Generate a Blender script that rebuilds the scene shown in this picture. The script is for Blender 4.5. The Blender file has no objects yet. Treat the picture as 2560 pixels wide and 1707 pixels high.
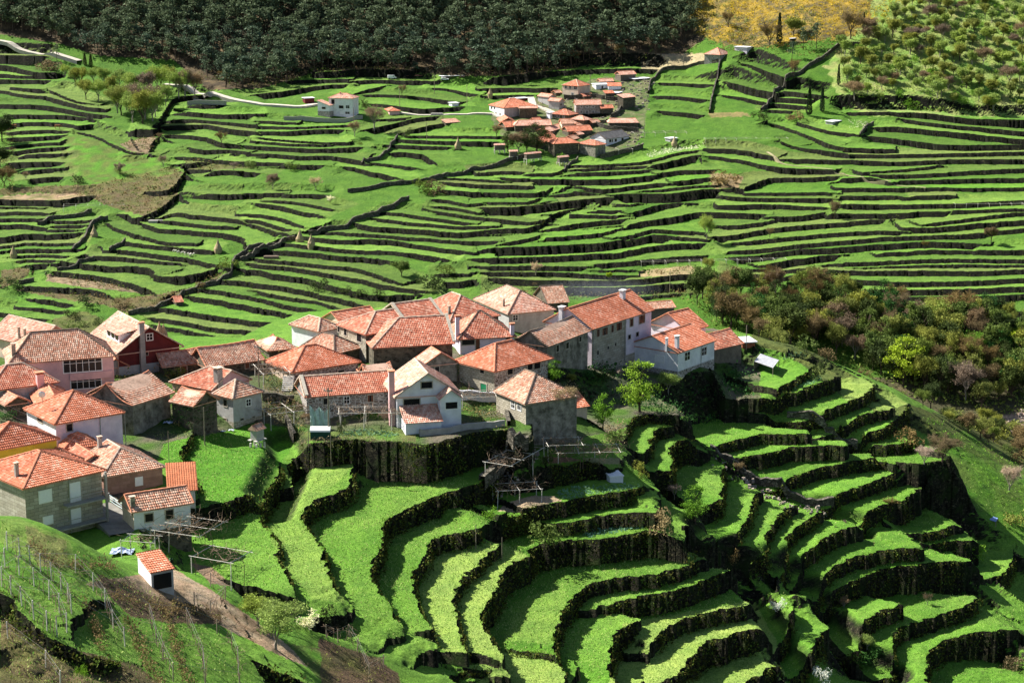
import bpy, bmesh, math, random
import numpy as np
from mathutils import Vector, Matrix
R = math.radians
random.seed(7); RNG = np.random.default_rng(7)
C = bpy.context.scene.collection
# ---------------------------------------------------------------- camera, sky, sun, exposure
PITCH = R(13.0); F = 5000.0; CX, CY = 1280.0, 853.5
cam = bpy.data.cameras.new("camera"); cam.sensor_width = 36; cam.lens = F/2560*36
cam.clip_start = 1; cam.clip_end = 4000
co = bpy.data.objects.new("camera", cam); C.objects.link(co)
co.location = (0,0,0); co.rotation_euler = (R(90)-PITCH, 0, 0)
bpy.context.scene.camera = co
SUN = Vector((-0.89, 0.45, 0.0)).normalized(); SUN_EL = R(43)
world = bpy.data.worlds.new("World"); bpy.context.scene.world = world; world.use_nodes = True
wn = world.node_tree; bg = wn.nodes["Background"]
sky = wn.nodes.new("ShaderNodeTexSky"); sky.sky_type = 'NISHITA'; sky.sun_disc = False
sky.sun_elevation = SUN_EL; sky.sun_rotation = math.atan2(SUN.x, SUN.y)
wn.links.new(sky.outputs[0], bg.inputs[0]); bg.inputs[1].default_value = 0.05
sl = bpy.data.lights.new("sun", 'SUN'); sl.energy = 5.0; sl.angle = R(0.5); sl.color = (1.0, 0.955, 0.88)
so = bpy.data.objects.new("sun", sl); C.objects.link(so)
sd = Vector((SUN.x*math.cos(SUN_EL), SUN.y*math.cos(SUN_EL), math.sin(SUN_EL)))
so.rotation_euler = sd.to_track_quat('Z', 'Y').to_euler(); so.location = (-100, 200, 150)
vs = bpy.context.scene.view_settings
vs.view_transform = 'Standard'; vs.look = 'None'; vs.exposure = 1.4; vs.gamma = 1.0
cy = bpy.context.scene.cycles; cy.max_bounces = 4; cy.diffuse_bounces = 2; cy.transparent_max_bounces = 8

# ---------------------------------------------------------------- photograph -> ray helpers
TILES = {'A':(0,400,3.267),'B':(600,360,3.267),'C':(1200,340,3.267),'TL':(0,80,3.672),'TM':(640,0,3.672),
 'V':(1150,160,4.704),'TR':(1600,0,2.45),'MR':(1600,640,2.45),'BL':(0,1067,2.45),'BM':(800,1067,2.45),
 'BR':(1600,1067,2.45),'H1':(0,700,3.672),'H2':(400,700,3.672),'H3':(960,680,4.356),'H4':(1300,680,3.92),
 'H5':(0,980,3.672),'H6':(640,850,3.672),'H7':(1180,900,3.672),'S':(0,0,1.0),'W':(0,0,0.91875)}
def pts(s):
    out = []; t = TILES['S']
    for w in s.split():
        if w in TILES: t = TILES[w]; continue
        a, b = w.split(','); out.append((t[0]+float(a)/t[2], t[1]+float(b)/t[2]))
    return out
def P1(s): return pts(s)[0]
sp_, cp_ = math.sin(PITCH), math.cos(PITCH)
def ray(x, y):
    xc = (x-CX)/F; yc = -(y-CY)/F
    return (xc, cp_+yc*sp_, -sp_+yc*cp_)
def proj(X, Y, Z):
    f = Y*cp_ - Z*sp_; u = Y*sp_ + Z*cp_
    return CX+F*X/f, CY-F*u/f
# ---------------------------------------------------------------- base relief
CTRL = """600,1120,-75 640,1200,-75.5 700,1060,-74 850,1045,-74 850,1000,-73.5 1150,800,-75 1150,1000,-75 1750,940,-84 1750,960,-85 400,930,-72 500,880,-71.5 100,890,-70 300,900,-71.5
1000,1110,-75.5 750,1250,-77.5 1000,1230,-79.5 1200,1190,-79.5 870,1500,-84 870,1350,-81 1000,1700,-87 1300,1400,-87.5 1180,1450,-86.5 1400,1500,-91.5 1500,1600,-94 1350,1690,-91.5 1700,1650,-98.5 1850,1690,-102 1700,1500,-95
1900,1500,-99 2000,1500,-102 2200,1500,-107 2400,1650,-112 2200,1690,-111 1950,960,-86 2050,1020,-89 2200,1100,-95 1900,1090,-92.5 2100,1160,-96 2200,1260,-100 2200,1380,-103.5 1980,1400,-99
1450,1160,-82 1600,1240,-86 1650,1330,-89 1500,1450,-91.5 1500,1000,-79.5 1600,1080,-84 1700,1150,-88 1850,1230,-93.5 1700,1330,-91.5 1780,1420,-95
2400,1100,-101 2500,1200,-106 2450,1350,-109 2540,1500,-114
1650,1000,-84 1560,1030,-82.5 1700,1036,-85.5 1480,925,-80.5 440,1322,-74.6 480,1315,-74.8 300,1350,-75.2 1050,1090,-75.6
1440,1095,-79.8 1380,1112,-80 1316,1129,-79.8
1240,1110,-77 1300,1240,-83 1500,1240,-85
330,1370,-75.2 400,1300,-74.2 380,1390,-75 100,1300,-63.7 0,1300,-62.5 180,1340,-65.8 286,1400,-69 61,1290,-63.4  0,1450,-62.7 0,1700,-61.5 300,1500,-69.7 400,1700,-71.5 600,1600,-76 800,1700,-82 700,1450,-78.5 450,1440,-73.5 390,1440,-72.2 560,1330,-76.5 100,1500,-65 0,1050,-70 250,1000,-72 350,1150,-73.5 500,1250,-75.5
450,1010,-73 350,1060,-73 1200,900,-75 1575,912,-83.5 1640,925,-83.8 1695,945,-84 1600,895,-82.5 1400,950,-77.5 0,900,-69.5""".split()
cp = []
for w in CTRL:
    x, y, z = map(float, w.split(',')); d = ray(x, y); k = z/d[2]; cp.append((d[0]*k, d[1]*k, z))
CRX = [-400,0,300,600,750,1200,1700,1900,2090,2280,2400,2560,3000]
CRR = [295,300,316,320,355,368,372,372,360,364,380,405,440]
CRZ = [-69,-70,-72,-73.5,-77,-78.5,-83,-85,-87.5,-95,-104,-113,-125]
for x, r, z in zip(CRX, CRR, CRZ):
    t = (x-CX)/F/cp_; cp.append((t*r, r, z))
for x, y, z in ((-60,120,-58),(0,120,-75),(60,150,-128),(110,160,-140),(-100,170,-58),(120,250,-122),(150,320,-124),(-120,240,-64),(-140,300,-66)): cp.append((x,y,z))
for x, y, z in ((-40,207,-72.0),(0,209,-73),(61,211,-74),(120,212,-74.5),(180,212,-75),(240,216,-75.3),(250,230,-75.4),(120,230,-75),(0,228,-74)): cp.append(((x-CX)/F*(y*cp_-z*sp_), y, z))
cp = np.array(cp)
def tps_fit(p):
    n = len(p); d = np.hypot(p[:,None,0]-p[None,:,0], p[:,None,1]-p[None,:,1])/100
    K = np.where(d > 0, d*d*np.log(d+1e-9), 0) + np.eye(n)*0.002
    Q = np.c_[np.ones(n), p[:,:2]/100]; A = np.zeros((n+3,n+3)); A[:n,:n] = K; A[:n,n:] = Q; A[n:,:n] = Q.T
    return np.linalg.solve(A, np.r_[p[:,2], np.zeros(3)])
tw = tps_fit(cp)
def tps(X, Y):
    z = tw[-3] + tw[-2]*X/100 + tw[-1]*Y/100
    for i in range(len(cp)):
        d2 = ((X-cp[i,0])**2+(Y-cp[i,1])**2)/1e4
        z += tw[i]*0.5*d2*np.log(d2+1e-12)
    return z
def sstep(a, b, x):
    t = np.clip((x-a)/(b-a), 0, 1); return t*t*(3-2*t)
def far_base(X, Y):
    x = CX + F*cp_*X/Y                                   # rough photo column
    z = -294 + 0.178*Y + 1.5*np.sin(X/47.0+Y/90.0)
    yb = np.interp(x, [0,1100,1700,1800,2000,2560], [1075,1068,1075,1035,1000,985])
    k = np.interp(x, [0,1600,1850,2100,2560], [.27,.28,.22,.30,.34])
    z = z + np.maximum(Y-yb, 0)*k
    z = z - 12*sstep(770, 640, Y)*sstep(1500, 2100, x)
    return z
def base_z(X, Y):
    x = CX + F*cp_*X/Y
    rc = np.interp(x, CRX, CRR)
    zn = tps(X, np.minimum(Y, rc+12))
    w = sstep(rc+3, 640, Y); w = np.where(Y > rc+3, np.clip((Y-rc-3)/(640-rc-3), 0, 1)**0.75, 0)
    return np.where(Y < rc, zn, zn*(1-w)+far_base(X, np.maximum(Y,500))*w)
TN = 1040; TT = np.linspace(-0.315, 0.315, TN)
YY = np.concatenate([np.arange(125,425,0.32), np.arange(425,690,1.6), np.arange(690,1125,0.75), np.arange(1125,1640,5.0)])
NY = len(YY)
GX = YY[:,None]*TT[None,:]; GY = np.repeat(YY[:,None], TN, 1)
BZ = np.zeros_like(GX)
for i in range(0, NY, 200): BZ[i:i+200] = base_z(GX[i:i+200], GY[i:i+200])
def look(G, X, Y):
    X = np.asarray(X, float); Y = np.asarray(Y, float)
    i = np.clip(np.interp(Y, YY, np.arange(NY)), 0, NY-1.001); j = np.clip((X/Y-TT[0])/(TT[1]-TT[0]), 0, TN-1.001)
    a = i.astype(int); b = j.astype(int); u = i-a; v = j-b
    return (G[a,b]*(1-u)*(1-v)+G[a+1,b]*u*(1-v)+G[a,b+1]*(1-u)*v+G[a+1,b+1]*u*v)
NEARY = np.arange(126, 470, 0.4); FARY = np.arange(600, 1630, 0.7); ALLY = np.concatenate([NEARY, np.arange(470, 1630, 0.8)])
def hit(G, x, y, rng):
    d = ray(x, y); Y = rng; X = Y*d[0]/d[1]; Z = Y*d[2]/d[1]
    k = np.nonzero(Z <= look(G, X, Y))[0]
    if len(k) == 0: i = len(Y)-1
    else: i = k[0]
    return float(X[i]), float(Y[i])
# ---------------------------------------------------------------- terrace walls traced on the photograph; '=' gives the height
NEAR_L = """2.5 BL 1310,480 1480,425 1580,390 1640,290 1700,200 1705,130
1.2 BL 1220,395 1150,250 1105,165 1150,90 1170,50
2.6 BL 2110,1050 2040,960 1990,850 1975,740 1900,650 1850,560 1870,500 1950,450 2090,400 2150,340 2165,235
1.3 BL 1795,960 1740,880 1700,800 1695,700 1650,640 1600,570 1605,500
3.2 BM 500,1215 400,1060 310,920 330,820 370,720 380,620 420,560 520,510 700,430 900,380 1050,310 1105,240
4.6 H6 310,1050 330,945 700,930 900,915 1300,930 1500,960 1700,940 1920,860 2280,820 2340,860
2.0 BM 720,1320 610,1090 570,960 580,880 660,790 690,690 850,660 990,620
2.0 BM 900,1370 870,1300 840,1190 820,1060 870,940 950,870 1000,800 1090,750
4.8 BM 1120,1380 1040,1270 985,1180 1010,1090 1080,980 1130,880 1270,790 1330,730 1500,700 1700,690 1900,660 1990,635 2100,650 2200,690
1.6 BM 1120,1290 1230,1325 1330,1340 1445,1385
2.6 BM 1520,1580 1450,1420 1430,1330 1450,1250 1480,1150 1540,1050 1650,960 1950,910 2100,890 2360,810
2.8 BM 1735,1100 1830,1070 2000,1030 2200,990 2500,880
4.0 BM 1850,1600 1770,1480 1790,1340 1840,1240 1955,1170
2.8 BR 90,1310 140,1240 300,1160 480,1125 690,1085
2.8 BR 150,1560 270,1480 330,1390 420,1310 560,1270 780,1225
2.4 BR 600,1600 780,1490 830,1470
2.0 MR 830,810 950,760 1040,690
2.8 MR 650,875 880,850 1100,780 1195,740
2.8 MR 700,960 920,965 1100,950 1300,880 1400,830 1425,790
2.2 MR 1130,1050 1300,1000 1400,960 1570,930
2.0 MR 1250,1110 1400,1080 1500,1050 1620,950 1640,920
2.6 MR 1330,1160 1500,1160 1620,1150 1680,1140
2.5 BR 450,130 550,90 740,45 900,45 1030,40
2.5 BR 560,200 740,170 920,130 1100,115 1270,110
2.8 BR 740,330 880,330 1000,280 1200,230 1400,190 1500,185 1560,210
2.5 BR 990,440 1150,430 1300,380 1450,330 1610,265
2.2 BR 1230,550 1330,540 1450,490 1600,450 1715,375
2.6 BR 560,690 640,580 690,470 735,400
2.6 BR 655,745 760,725 790,620 850,540 940,480
3.0 BR 840,795 880,790 905,680 960,610 1050,560 1100,530
2.2 BR 970,790 1080,720 1160,660 1300,610
2.6 BR 1040,940 1090,950 1150,880 1280,810 1450,760 1600,750 1720,745
4.2 BR 1140,1015 1230,980 1400,900 1560,860 1800,835 2030,815
2.2 BR 1210,1290 1280,1290 1350,1230 1400,1170 1500,1120 1600,1090
3.2 BR 1480,1430 1560,1400 1550,1300 1600,1230 1800,1160 1960,1110 2060,1060 2075,1040
4.5 BR 1760,1620 1750,1450 1770,1380 1880,1300 2050,1260 2300,1240
1.8 BR 1680,650 1800,640 1930,600
2.2 BR 1760,720 1900,700 2030,690
2.6 BR 2160,920 2240,880 2300,770
2.6 BR 890,1420 960,1430 1060,1340 1150,1230
1.8 BR 850,1250 900,1180 930,1110
2.6 BR 90,270 190,265 195,200 190,130 260,80 340,60
2.6 BR 430,470 490,440 500,330 515,220
-1.6 H7 660,970 800,965 1000,930 1150,960
3.0 H7 250,1420 420,1380 600,1350 870,1300 1100,1240 1300,1220 1500,1180 1570,1170
2.2 H7 230,1480 450,1430 650,1420 750,1445 950,1440 1180,1370 1400,1370 1680,1400
2.0 H7 1410,700 1420,600 1490,530 1620,500 1900,500
2.0 H7 1600,850 1650,700 1720,620 1830,600
-1.5 BL 0,1000 110,1130 220,1230 400,1340 560,1400 750,1440
-1.6 BL 1540,1430 1700,1500 1860,1570
-1.4 BM 780,1520 900,1480 1050,1490""".split('\n')
FAR_L = """2.6 A 0,335 300,345 480,350 640,320 800,300
1.4 A 0,385 150,385 310,395
1.5 A 0,440 150,435 320,440
1.5 A 0,490 330,490
1.7 A 0,545 170,540 340,560
1.4 A 400,505 600,510 760,500
1.4 A 410,550 560,545 720,545
1.2 A 420,585 640,575
2.4 A 0,650 200,620 400,625 640,605
1.2 A 0,715 200,690 400,695 610,690
1.6 A 40,750 200,735 400,740 570,740
1.2 A 130,790 350,785 560,795
1.2 A 100,830 280,825 480,835
1.9 A 240,865 410,858
1.8 A 1140,525 1300,575 1450,585 1650,600 1850,620 1980,650 2025,740
1.4 A 850,520 950,570 1100,620 1250,660 1400,685 1560,690
1.3 A 1030,685 1200,705 1400,720 1500,735 1660,745
1.8 A 900,750 1000,750 1200,775 1400,800 1550,820 1700,860 1790,875
1.3 A 780,800 950,805 1150,830 1420,840
2.4 A 610,860 750,875 900,890 1100,890 1240,905 1270,955 1400,965 1550,960 1700,930 1790,885
2.0 A 400,925 600,950 800,970 1000,1010 1170,1050 1250,1085
1.8 A 160,1035 350,1055 550,1065 750,1075 900,1120
1.8 A 290,1150 400,1160 600,1195
1.0 A 160,1215 300,1220 500,1235
1.6 A 0,1260 150,1290 400,1310
1.0 A 1310,510 1500,530 1700,550 1850,555
1.8 A 1200,490 1400,450 1550,465 1750,480 2000,510 2200,570 2300,600
2.0 A 1480,285 1700,295 1900,300 2150,290 2352,280
1.8 A 1520,120 1700,115 1900,105 2150,120
1.8 A 1500,60 1740,20 1900,30 2352,40
2.5 A 1180,465 1300,410 1400,340 1460,290
2.5 A 1390,245 1450,190 1500,130 1520,70
2.2 B 0,1040 150,1060 300,1090 400,1100 600,1130 700,1160 900,1200 1050,1240 1250,1240 1450,1230
1.9 A 1790,1000 1900,1010 B 0,1145 150,1160 400,1190 600,1230 700,1255 900,1290 1050,1340 1250,1370
1.4 B 100,1215 300,1250 500,1280 700,1310 900,1385
1.6 A 1620,1070 1800,1090 B 0,1250 150,1270 300,1310 450,1340 600,1360 820,1415
1.9 A 1500,1130 1700,1155 B 0,1325 200,1360 400,1400 530,1425
1.9 A 1300,1220 1500,1250 1700,1285 B 0,1445 150,1465 450,1470
1.6 A 1200,1290 1500,1340 1750,1385 B 0,1530 200,1560 400,1570
1.3 A 1200,1350 1500,1400 1800,1460
1.7 B 40,985 200,1010 400,1025 600,1055 750,1080 950,1110 1150,1150 1400,1190 1520,1205
1.5 B 80,945 250,965 500,990 700,1010 900,1020 1100,1070 1300,1130
1.9 B 220,880 400,895 600,910 800,930 1000,940 1220,965
1.6 B 400,830 600,850 800,870 1000,885 1250,890 1450,915 1660,940
1.8 B 540,770 700,790 900,800 1100,795 1300,810 1500,840 1850,880
1.4 B 720,735 900,745 1100,755 1300,770 1500,780 1800,800 2150,805
2.2 B 940,660 1050,685 1200,695 1400,705 1550,715 1700,730 1850,730 2050,710 2352,700 C 700,620 900,570
1.4 B 1070,615 1200,630 1400,655 1600,665 1800,680 2100,675
1.4 B 1170,570 1300,580 1500,605 1700,630 1920,655
1.4 B 1560,555 1700,575 1900,600 2100,620 2352,650 C 560,690
1.2 B 1600,520 1750,530 1920,565
1.3 B 1560,460 1700,470 1850,500 2000,490 2352,490 C 600,430
2.0 B 1620,385 1800,400 2000,410 2352,420 C 720,425
1.8 B 1680,320 1850,335 2000,345 2352,355
1.0 B 1750,290 1950,300 2160,310
1.5 B 2010,240 2200,240 2352,245
2.0 B 1650,1140 1800,1140 1940,1120
1.2 B 1660,1075 1820,1075
1.9 B 0,20 300,40 600,50 800,45 1010,35
1.4 B 0,90 300,100 500,115 750,110 1000,150
1.7 B 0,170 300,180 550,185 700,185
1.7 B 820,190 950,210 1100,245 1280,280
2.2 B 1190,90 1350,85 1480,100 1590,155
1.0 B 1020,160 1200,175 1460,200
1.7 B 0,420 300,425 550,425 720,425
1.2 B 200,475 400,480 600,510 720,530
1.5 B 100,500 300,515 450,550 620,580
1.5 B 0,590 200,595 350,620 500,670
1.5 B 0,630 150,640 300,680 450,710
1.6 C 650,320 800,310 1000,305 1250,295 1390,285
1.4 C 760,280 1000,265 1200,260 1400,250
1.3 C 780,245 1000,240 1300,220 1500,180 1650,150 1830,130
3.0 C 1380,255 1500,235 1650,200 1810,175
1.7 C 1450,320 1600,300 1750,295 1960,290
2.6 C 400,365 700,370 1000,370 1200,360 1460,330
2.2 C 1560,385 1700,375 1845,355
1.5 C 30,310 200,300 400,305
1.5 C 400,320 600,315 680,280
1.3 C 150,350 400,360
2.0 C 0,475 300,480 600,475 960,465
1.9 C 800,425 1000,450 1200,430 1400,405 1560,400
1.0 C 1280,470 1500,450 1700,430 1910,415
4.0 C 1080,500 1300,490 1500,495 1700,480 1850,460 1980,450
1.2 C 0,550 200,555 400,555 620,550
3.4 C 0,590 200,600 400,590 600,570 800,545 950,530 1110,520
1.3 C 920,585 1050,575 1170,575
1.5 C 740,625 900,625 1170,620
1.5 C 520,660 700,660 900,665 1180,660
1.4 C 1220,570 1420,550
2.2 C 1230,640 1350,610 1500,580 1680,565
2.0 C 0,775 200,770 400,765 700,750 900,720 1210,685
1.5 C 880,750 1050,735 1220,725
1.2 C 440,855 600,840 800,825 1000,805 1160,765
1.5 C 150,895 300,870 520,820
2.4 C 1210,740 1350,710 1500,690 1650,670 1750,645 1900,645 2100,650 2352,655
1.6 C 1100,850 1250,825 1400,785 1600,790 1820,800
1.0 C 1550,840 1830,855
3.4 C 50,930 200,925 500,920 800,905 1000,895 1200,865 1400,830 1600,840
2.4 C 0,1010 300,1010 600,1000 900,985 1150,970 1350,930 1550,910 1860,890
1.8 C 0,1080 300,1080 600,1080 900,1075
1.9 C 910,1065 1150,1045 1400,1025 1600,1010 1890,985
1.0 C 930,1105 1250,1105
1.8 C 0,1125 300,1130 600,1125 900,1140 1260,1150
2.2 C 50,1170 300,1190 600,1195 900,1200 1250,1190 1500,1165 1860,1130
3.0 C 480,1240 700,1255 1000,1255 1300,1250 1500,1235 1730,1220
1.8 C 1280,1320 1500,1300 1700,1290
1.7 C 1990,510 2150,515 2352,520 TR 1160,1225
1.6 C 2000,580 2352,575 TR 1130,1280
1.7 C 1960,745 2150,735 2352,710
2.0 C 1900,830 2100,810 2352,770 TR 900,1400 1200,1380 1530,1355
1.7 C 2100,870 2352,850 TR 850,1465 1100,1445 1400,1430 1640,1430
1.8 C 2080,940 2352,920 TR 1000,1500 1300,1480 1600,1460 2000,1450 2352,1420
2.4 C 2070,990 2200,990 2352,975 TR 900,1540 1200,1530 1500,1510 1800,1500 2100,1510
1.2 C 2150,1100 2352,1095
1.9 C 2030,1130 2352,1150 MR 900,90 1300,100 1700,100 2100,105 2352,95
1.9 C 2020,1175 2200,1195 MR 900,130 1200,150 1500,165 2000,165 2352,150
2.6 TR 1410,795 1600,800 1800,815 2000,830 2352,860
2.6 TR 1380,845 1600,870 1800,895 2000,900 2352,895
1.3 TR 1260,950 1550,955 1900,950 2352,940
1.9 TR 900,985 1100,990 1300,995 1600,1000 1900,990 2352,990
1.0 TR 1380,1065 1600,1045 1820,1025
1.8 TR 1420,1080 1700,1075 2000,1060 2352,1045
1.7 TR 1600,1115 1900,1110 2352,1105
1.9 TR 1220,1110 1400,1095 1510,1120
1.7 TR 1220,1160 1450,1165 1780,1160
1.4 TR 1800,1160 2000,1165 2352,1165
1.2 TR 670,1190 900,1190 1210,1190
1.8 TR 1220,1210 1500,1210 1600,1215
1.5 TR 1700,1210 1880,1205
2.0 TR 1240,1260 1500,1265 1900,1260 2352,1240
2.2 TR 800,1340 1000,1335 1150,1310
2.2 TR 1200,1320 1500,1325 1700,1310 1920,1305
1.4 TR 1930,1300 2100,1295 2352,1290
1.5 TR 1740,1380 2000,1350 2352,1310
2.0 TR 1610,1405 1900,1395 2352,1365
1.2 TR 1500,1560 1800,1545 2352,1545
1.4 TR 780,770 900,800 1050,850 1200,900 1350,910 1540,920
1.1 TR 850,870 940,910 1100,930 1260,950
1.0 TR 990,770 1100,800 1320,830
1.4 TR 420,925 600,930 800,965
1.6 TR 390,970 600,990 800,1030 1000,1045 1160,1050
2.0 TR 660,1150 790,1105 1000,1105 1240,1090
1.3 TR 90,515 250,520 440,530
1.4 TR 60,595 200,600 420,620
1.8 TR 100,685 250,700 400,710
1.2 TR 490,510 650,545 840,575
1.0 TR 480,590 650,610 760,630
1.2 TR 870,565 1000,580 1100,590
1.2 TR 840,605 1000,615
1.2 TR 800,640 1000,655
1.2 TR 770,680 950,690
1.6 TR 1240,705 1500,710 1750,715 2000,735 2352,740
1.8 TR 1580,745 1800,770 2100,790 2352,810
1.2 TR 600,400 740,440 870,475
2.6 MR 740,65 900,40 1100,15 1240,0
1.6 MR 1060,60 1300,50 1600,35 1900,30 2352,35
1.2 MR 1290,75 1500,65 1900,62 2352,65
2.2 MR 1450,215 1800,215 2352,205
2.0 MR 1600,255 2000,260 2352,245
1.6 MR 1610,310 1900,320 2200,330
1.6 MR 1640,375 2000,370 2352,355
1.5 TL 0,240 200,240 390,235
1.9 TL 0,330 150,345 330,380 495,375
1.3 TL 0,400 200,415 340,410
2.0 TL 0,455 250,455 490,455
1.0 TL 110,530 250,540 430,540
1.6 TL 0,560 100,580 250,600 420,610 600,650 800,690 900,700
1.0 TL 430,545 550,590 700,640 850,660
2.2 TL 0,690 200,690 400,695 600,720 800,755 980,770
1.6 TL 40,775 300,780 590,780 820,800
1.6 TL 60,880 130,850 300,845 530,850 700,880
1.6 TL 50,930 250,920 500,915 650,930
1.6 TL 60,980 300,975 550,965
1.3 TL 80,1060 300,1040 500,1030
2.0 TL 80,1110 300,1090 570,1070
1.0 TL 250,1145 560,1130
2.6 TL 60,1215 300,1210 570,1205
1.9 TL 250,1290 510,1270
1.9 TL 250,1360 600,1340
1.4 TL 1600,680 1850,690 2080,685
2.2 TL 1530,735 1800,755 2050,770 2352,765
1.5 TL 1490,810 1750,820 2100,840 2352,860
2.0 TL 1450,870 1700,880 1900,870 2100,905 2352,930
1.8 TL 1470,960 1650,965 1900,990 2050,1035 2352,1060
1.5 TL 1730,1080 1850,1100 2100,1100 2352,1130
1.5 TL 1560,1160 1800,1170 2000,1200 2352,1225
2.4 TL 1430,880 1500,760 1560,670 1640,630 1950,600
2.2 TL 1365,1110 1390,1050 1465,970
1.0 TL 680,930 850,970 1000,1030 1100,1070 1230,1110 1370,1120
1.7 TM 230,755 450,750 700,745 880,740
1.9 TM 0,870 250,850 500,815 700,795 870,790
2.6 TM 590,680 800,670 1000,665 1370,665
1.8 TM 880,760 1100,755 1400,760 1590,760
1.2 TM 910,865 1050,830 1210,800
1.3 TM 940,880 1200,885 1500,905 1800,940
1.2 TM 1580,820 1750,830 1900,855 2060,880
1.6 TM 1030,960 1250,985 1500,1015 1650,1010 1930,985
1.4 TM 0,1120 330,1135
1.2 TM 0,1165 300,1175 600,1170 860,1155
1.9 TM 0,1220 300,1220 600,1205 830,1200
1.9 TM 1000,1195 1200,1160 1450,1110 1700,1080
1.4 TM 1180,1105 1400,1095
1.0 TM 0,1275 300,1300 600,1315 800,1315
1.2 TM 0,1310 300,1330 650,1335
1.8 TM 1420,1210 1600,1170 1750,1140
1.3 TM 1420,1260 1700,1260 2240,1260
1.8 TM 1310,1290 1500,1300 1800,1310 2240,1310
1.0 TM 1270,1350 1600,1355 1820,1365
2.2 V 280,300 600,300 900,305 1170,295
1.4 V 220,390 500,385 900,380
2.2 V 400,165 800,135 1200,115 1700,100 2352,90
1.4 V 1500,600 1750,600
1.4 V 1540,690 1750,660""".split('\n')
def catmull(p, step):
    p = np.asarray(p, float); out = []
    q = np.vstack([2*p[0]-p[1], p, 2*p[-1]-p[-2]])
    for i in range(1, len(q)-2):
        n = max(2, int(np.hypot(*(q[i+1]-q[i])[:2])/step))
        for k in range(n):
            t = k/n; a, b, c, d = q[i-1], q[i], q[i+1], q[i+2]
            out.append(0.5*(2*b+(c-a)*t+(2*a-5*b+4*c-d)*t*t+(3*b-a-3*c+d)*t**3))
    out.append(q[-2]); return np.array(out)
def vnoise(X, Y, s, seed=0):
    x = X/s; y = Y/s; xi = np.floor(x).astype(np.int64); yi = np.floor(y).astype(np.int64); u = x-xi; v = y-yi
    u = u*u*(3-2*u); v = v*v*(3-2*v)
    def h(a, b):
        n = (a*374761393+b*668265263+seed*1442695041) & 0xffffffff; n = ((n^(n>>13))*1274126177) & 0xffffffff
        return ((n^(n>>16)) & 0xffff)/65535.0
    return (h(xi,yi)*(1-u)+h(xi+1,yi)*u)*(1-v)+(h(xi,yi+1)*(1-u)+h(xi+1,yi+1)*u)*v
_f = np.where(GY < 425, 1.0, 1.6)
JX = GX+(vnoise(GX, GY, 1.1, 21)-.5)*.7*_f+(vnoise(GX, GY, .45, 22)-.5)*.45; JY = GY+(vnoise(GX, GY, 1.3, 23)-.5)*.8*_f+(vnoise(GX, GY, .5, 24)-.5)*.5
DUP = np.full_like(BZ, 99.0); DLO = np.full_like(BZ, 99.0); HLO = np.zeros_like(BZ); LIP = BZ.copy(); WUP = np.zeros_like(BZ); LLO = np.full_like(BZ, 1e3); TLO = np.zeros_like(BZ); TID = np.zeros(BZ.shape, np.int32)
WALLPTS = []; LINE_NO = 0                                 # wall-top points, for tufts of grass
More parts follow.
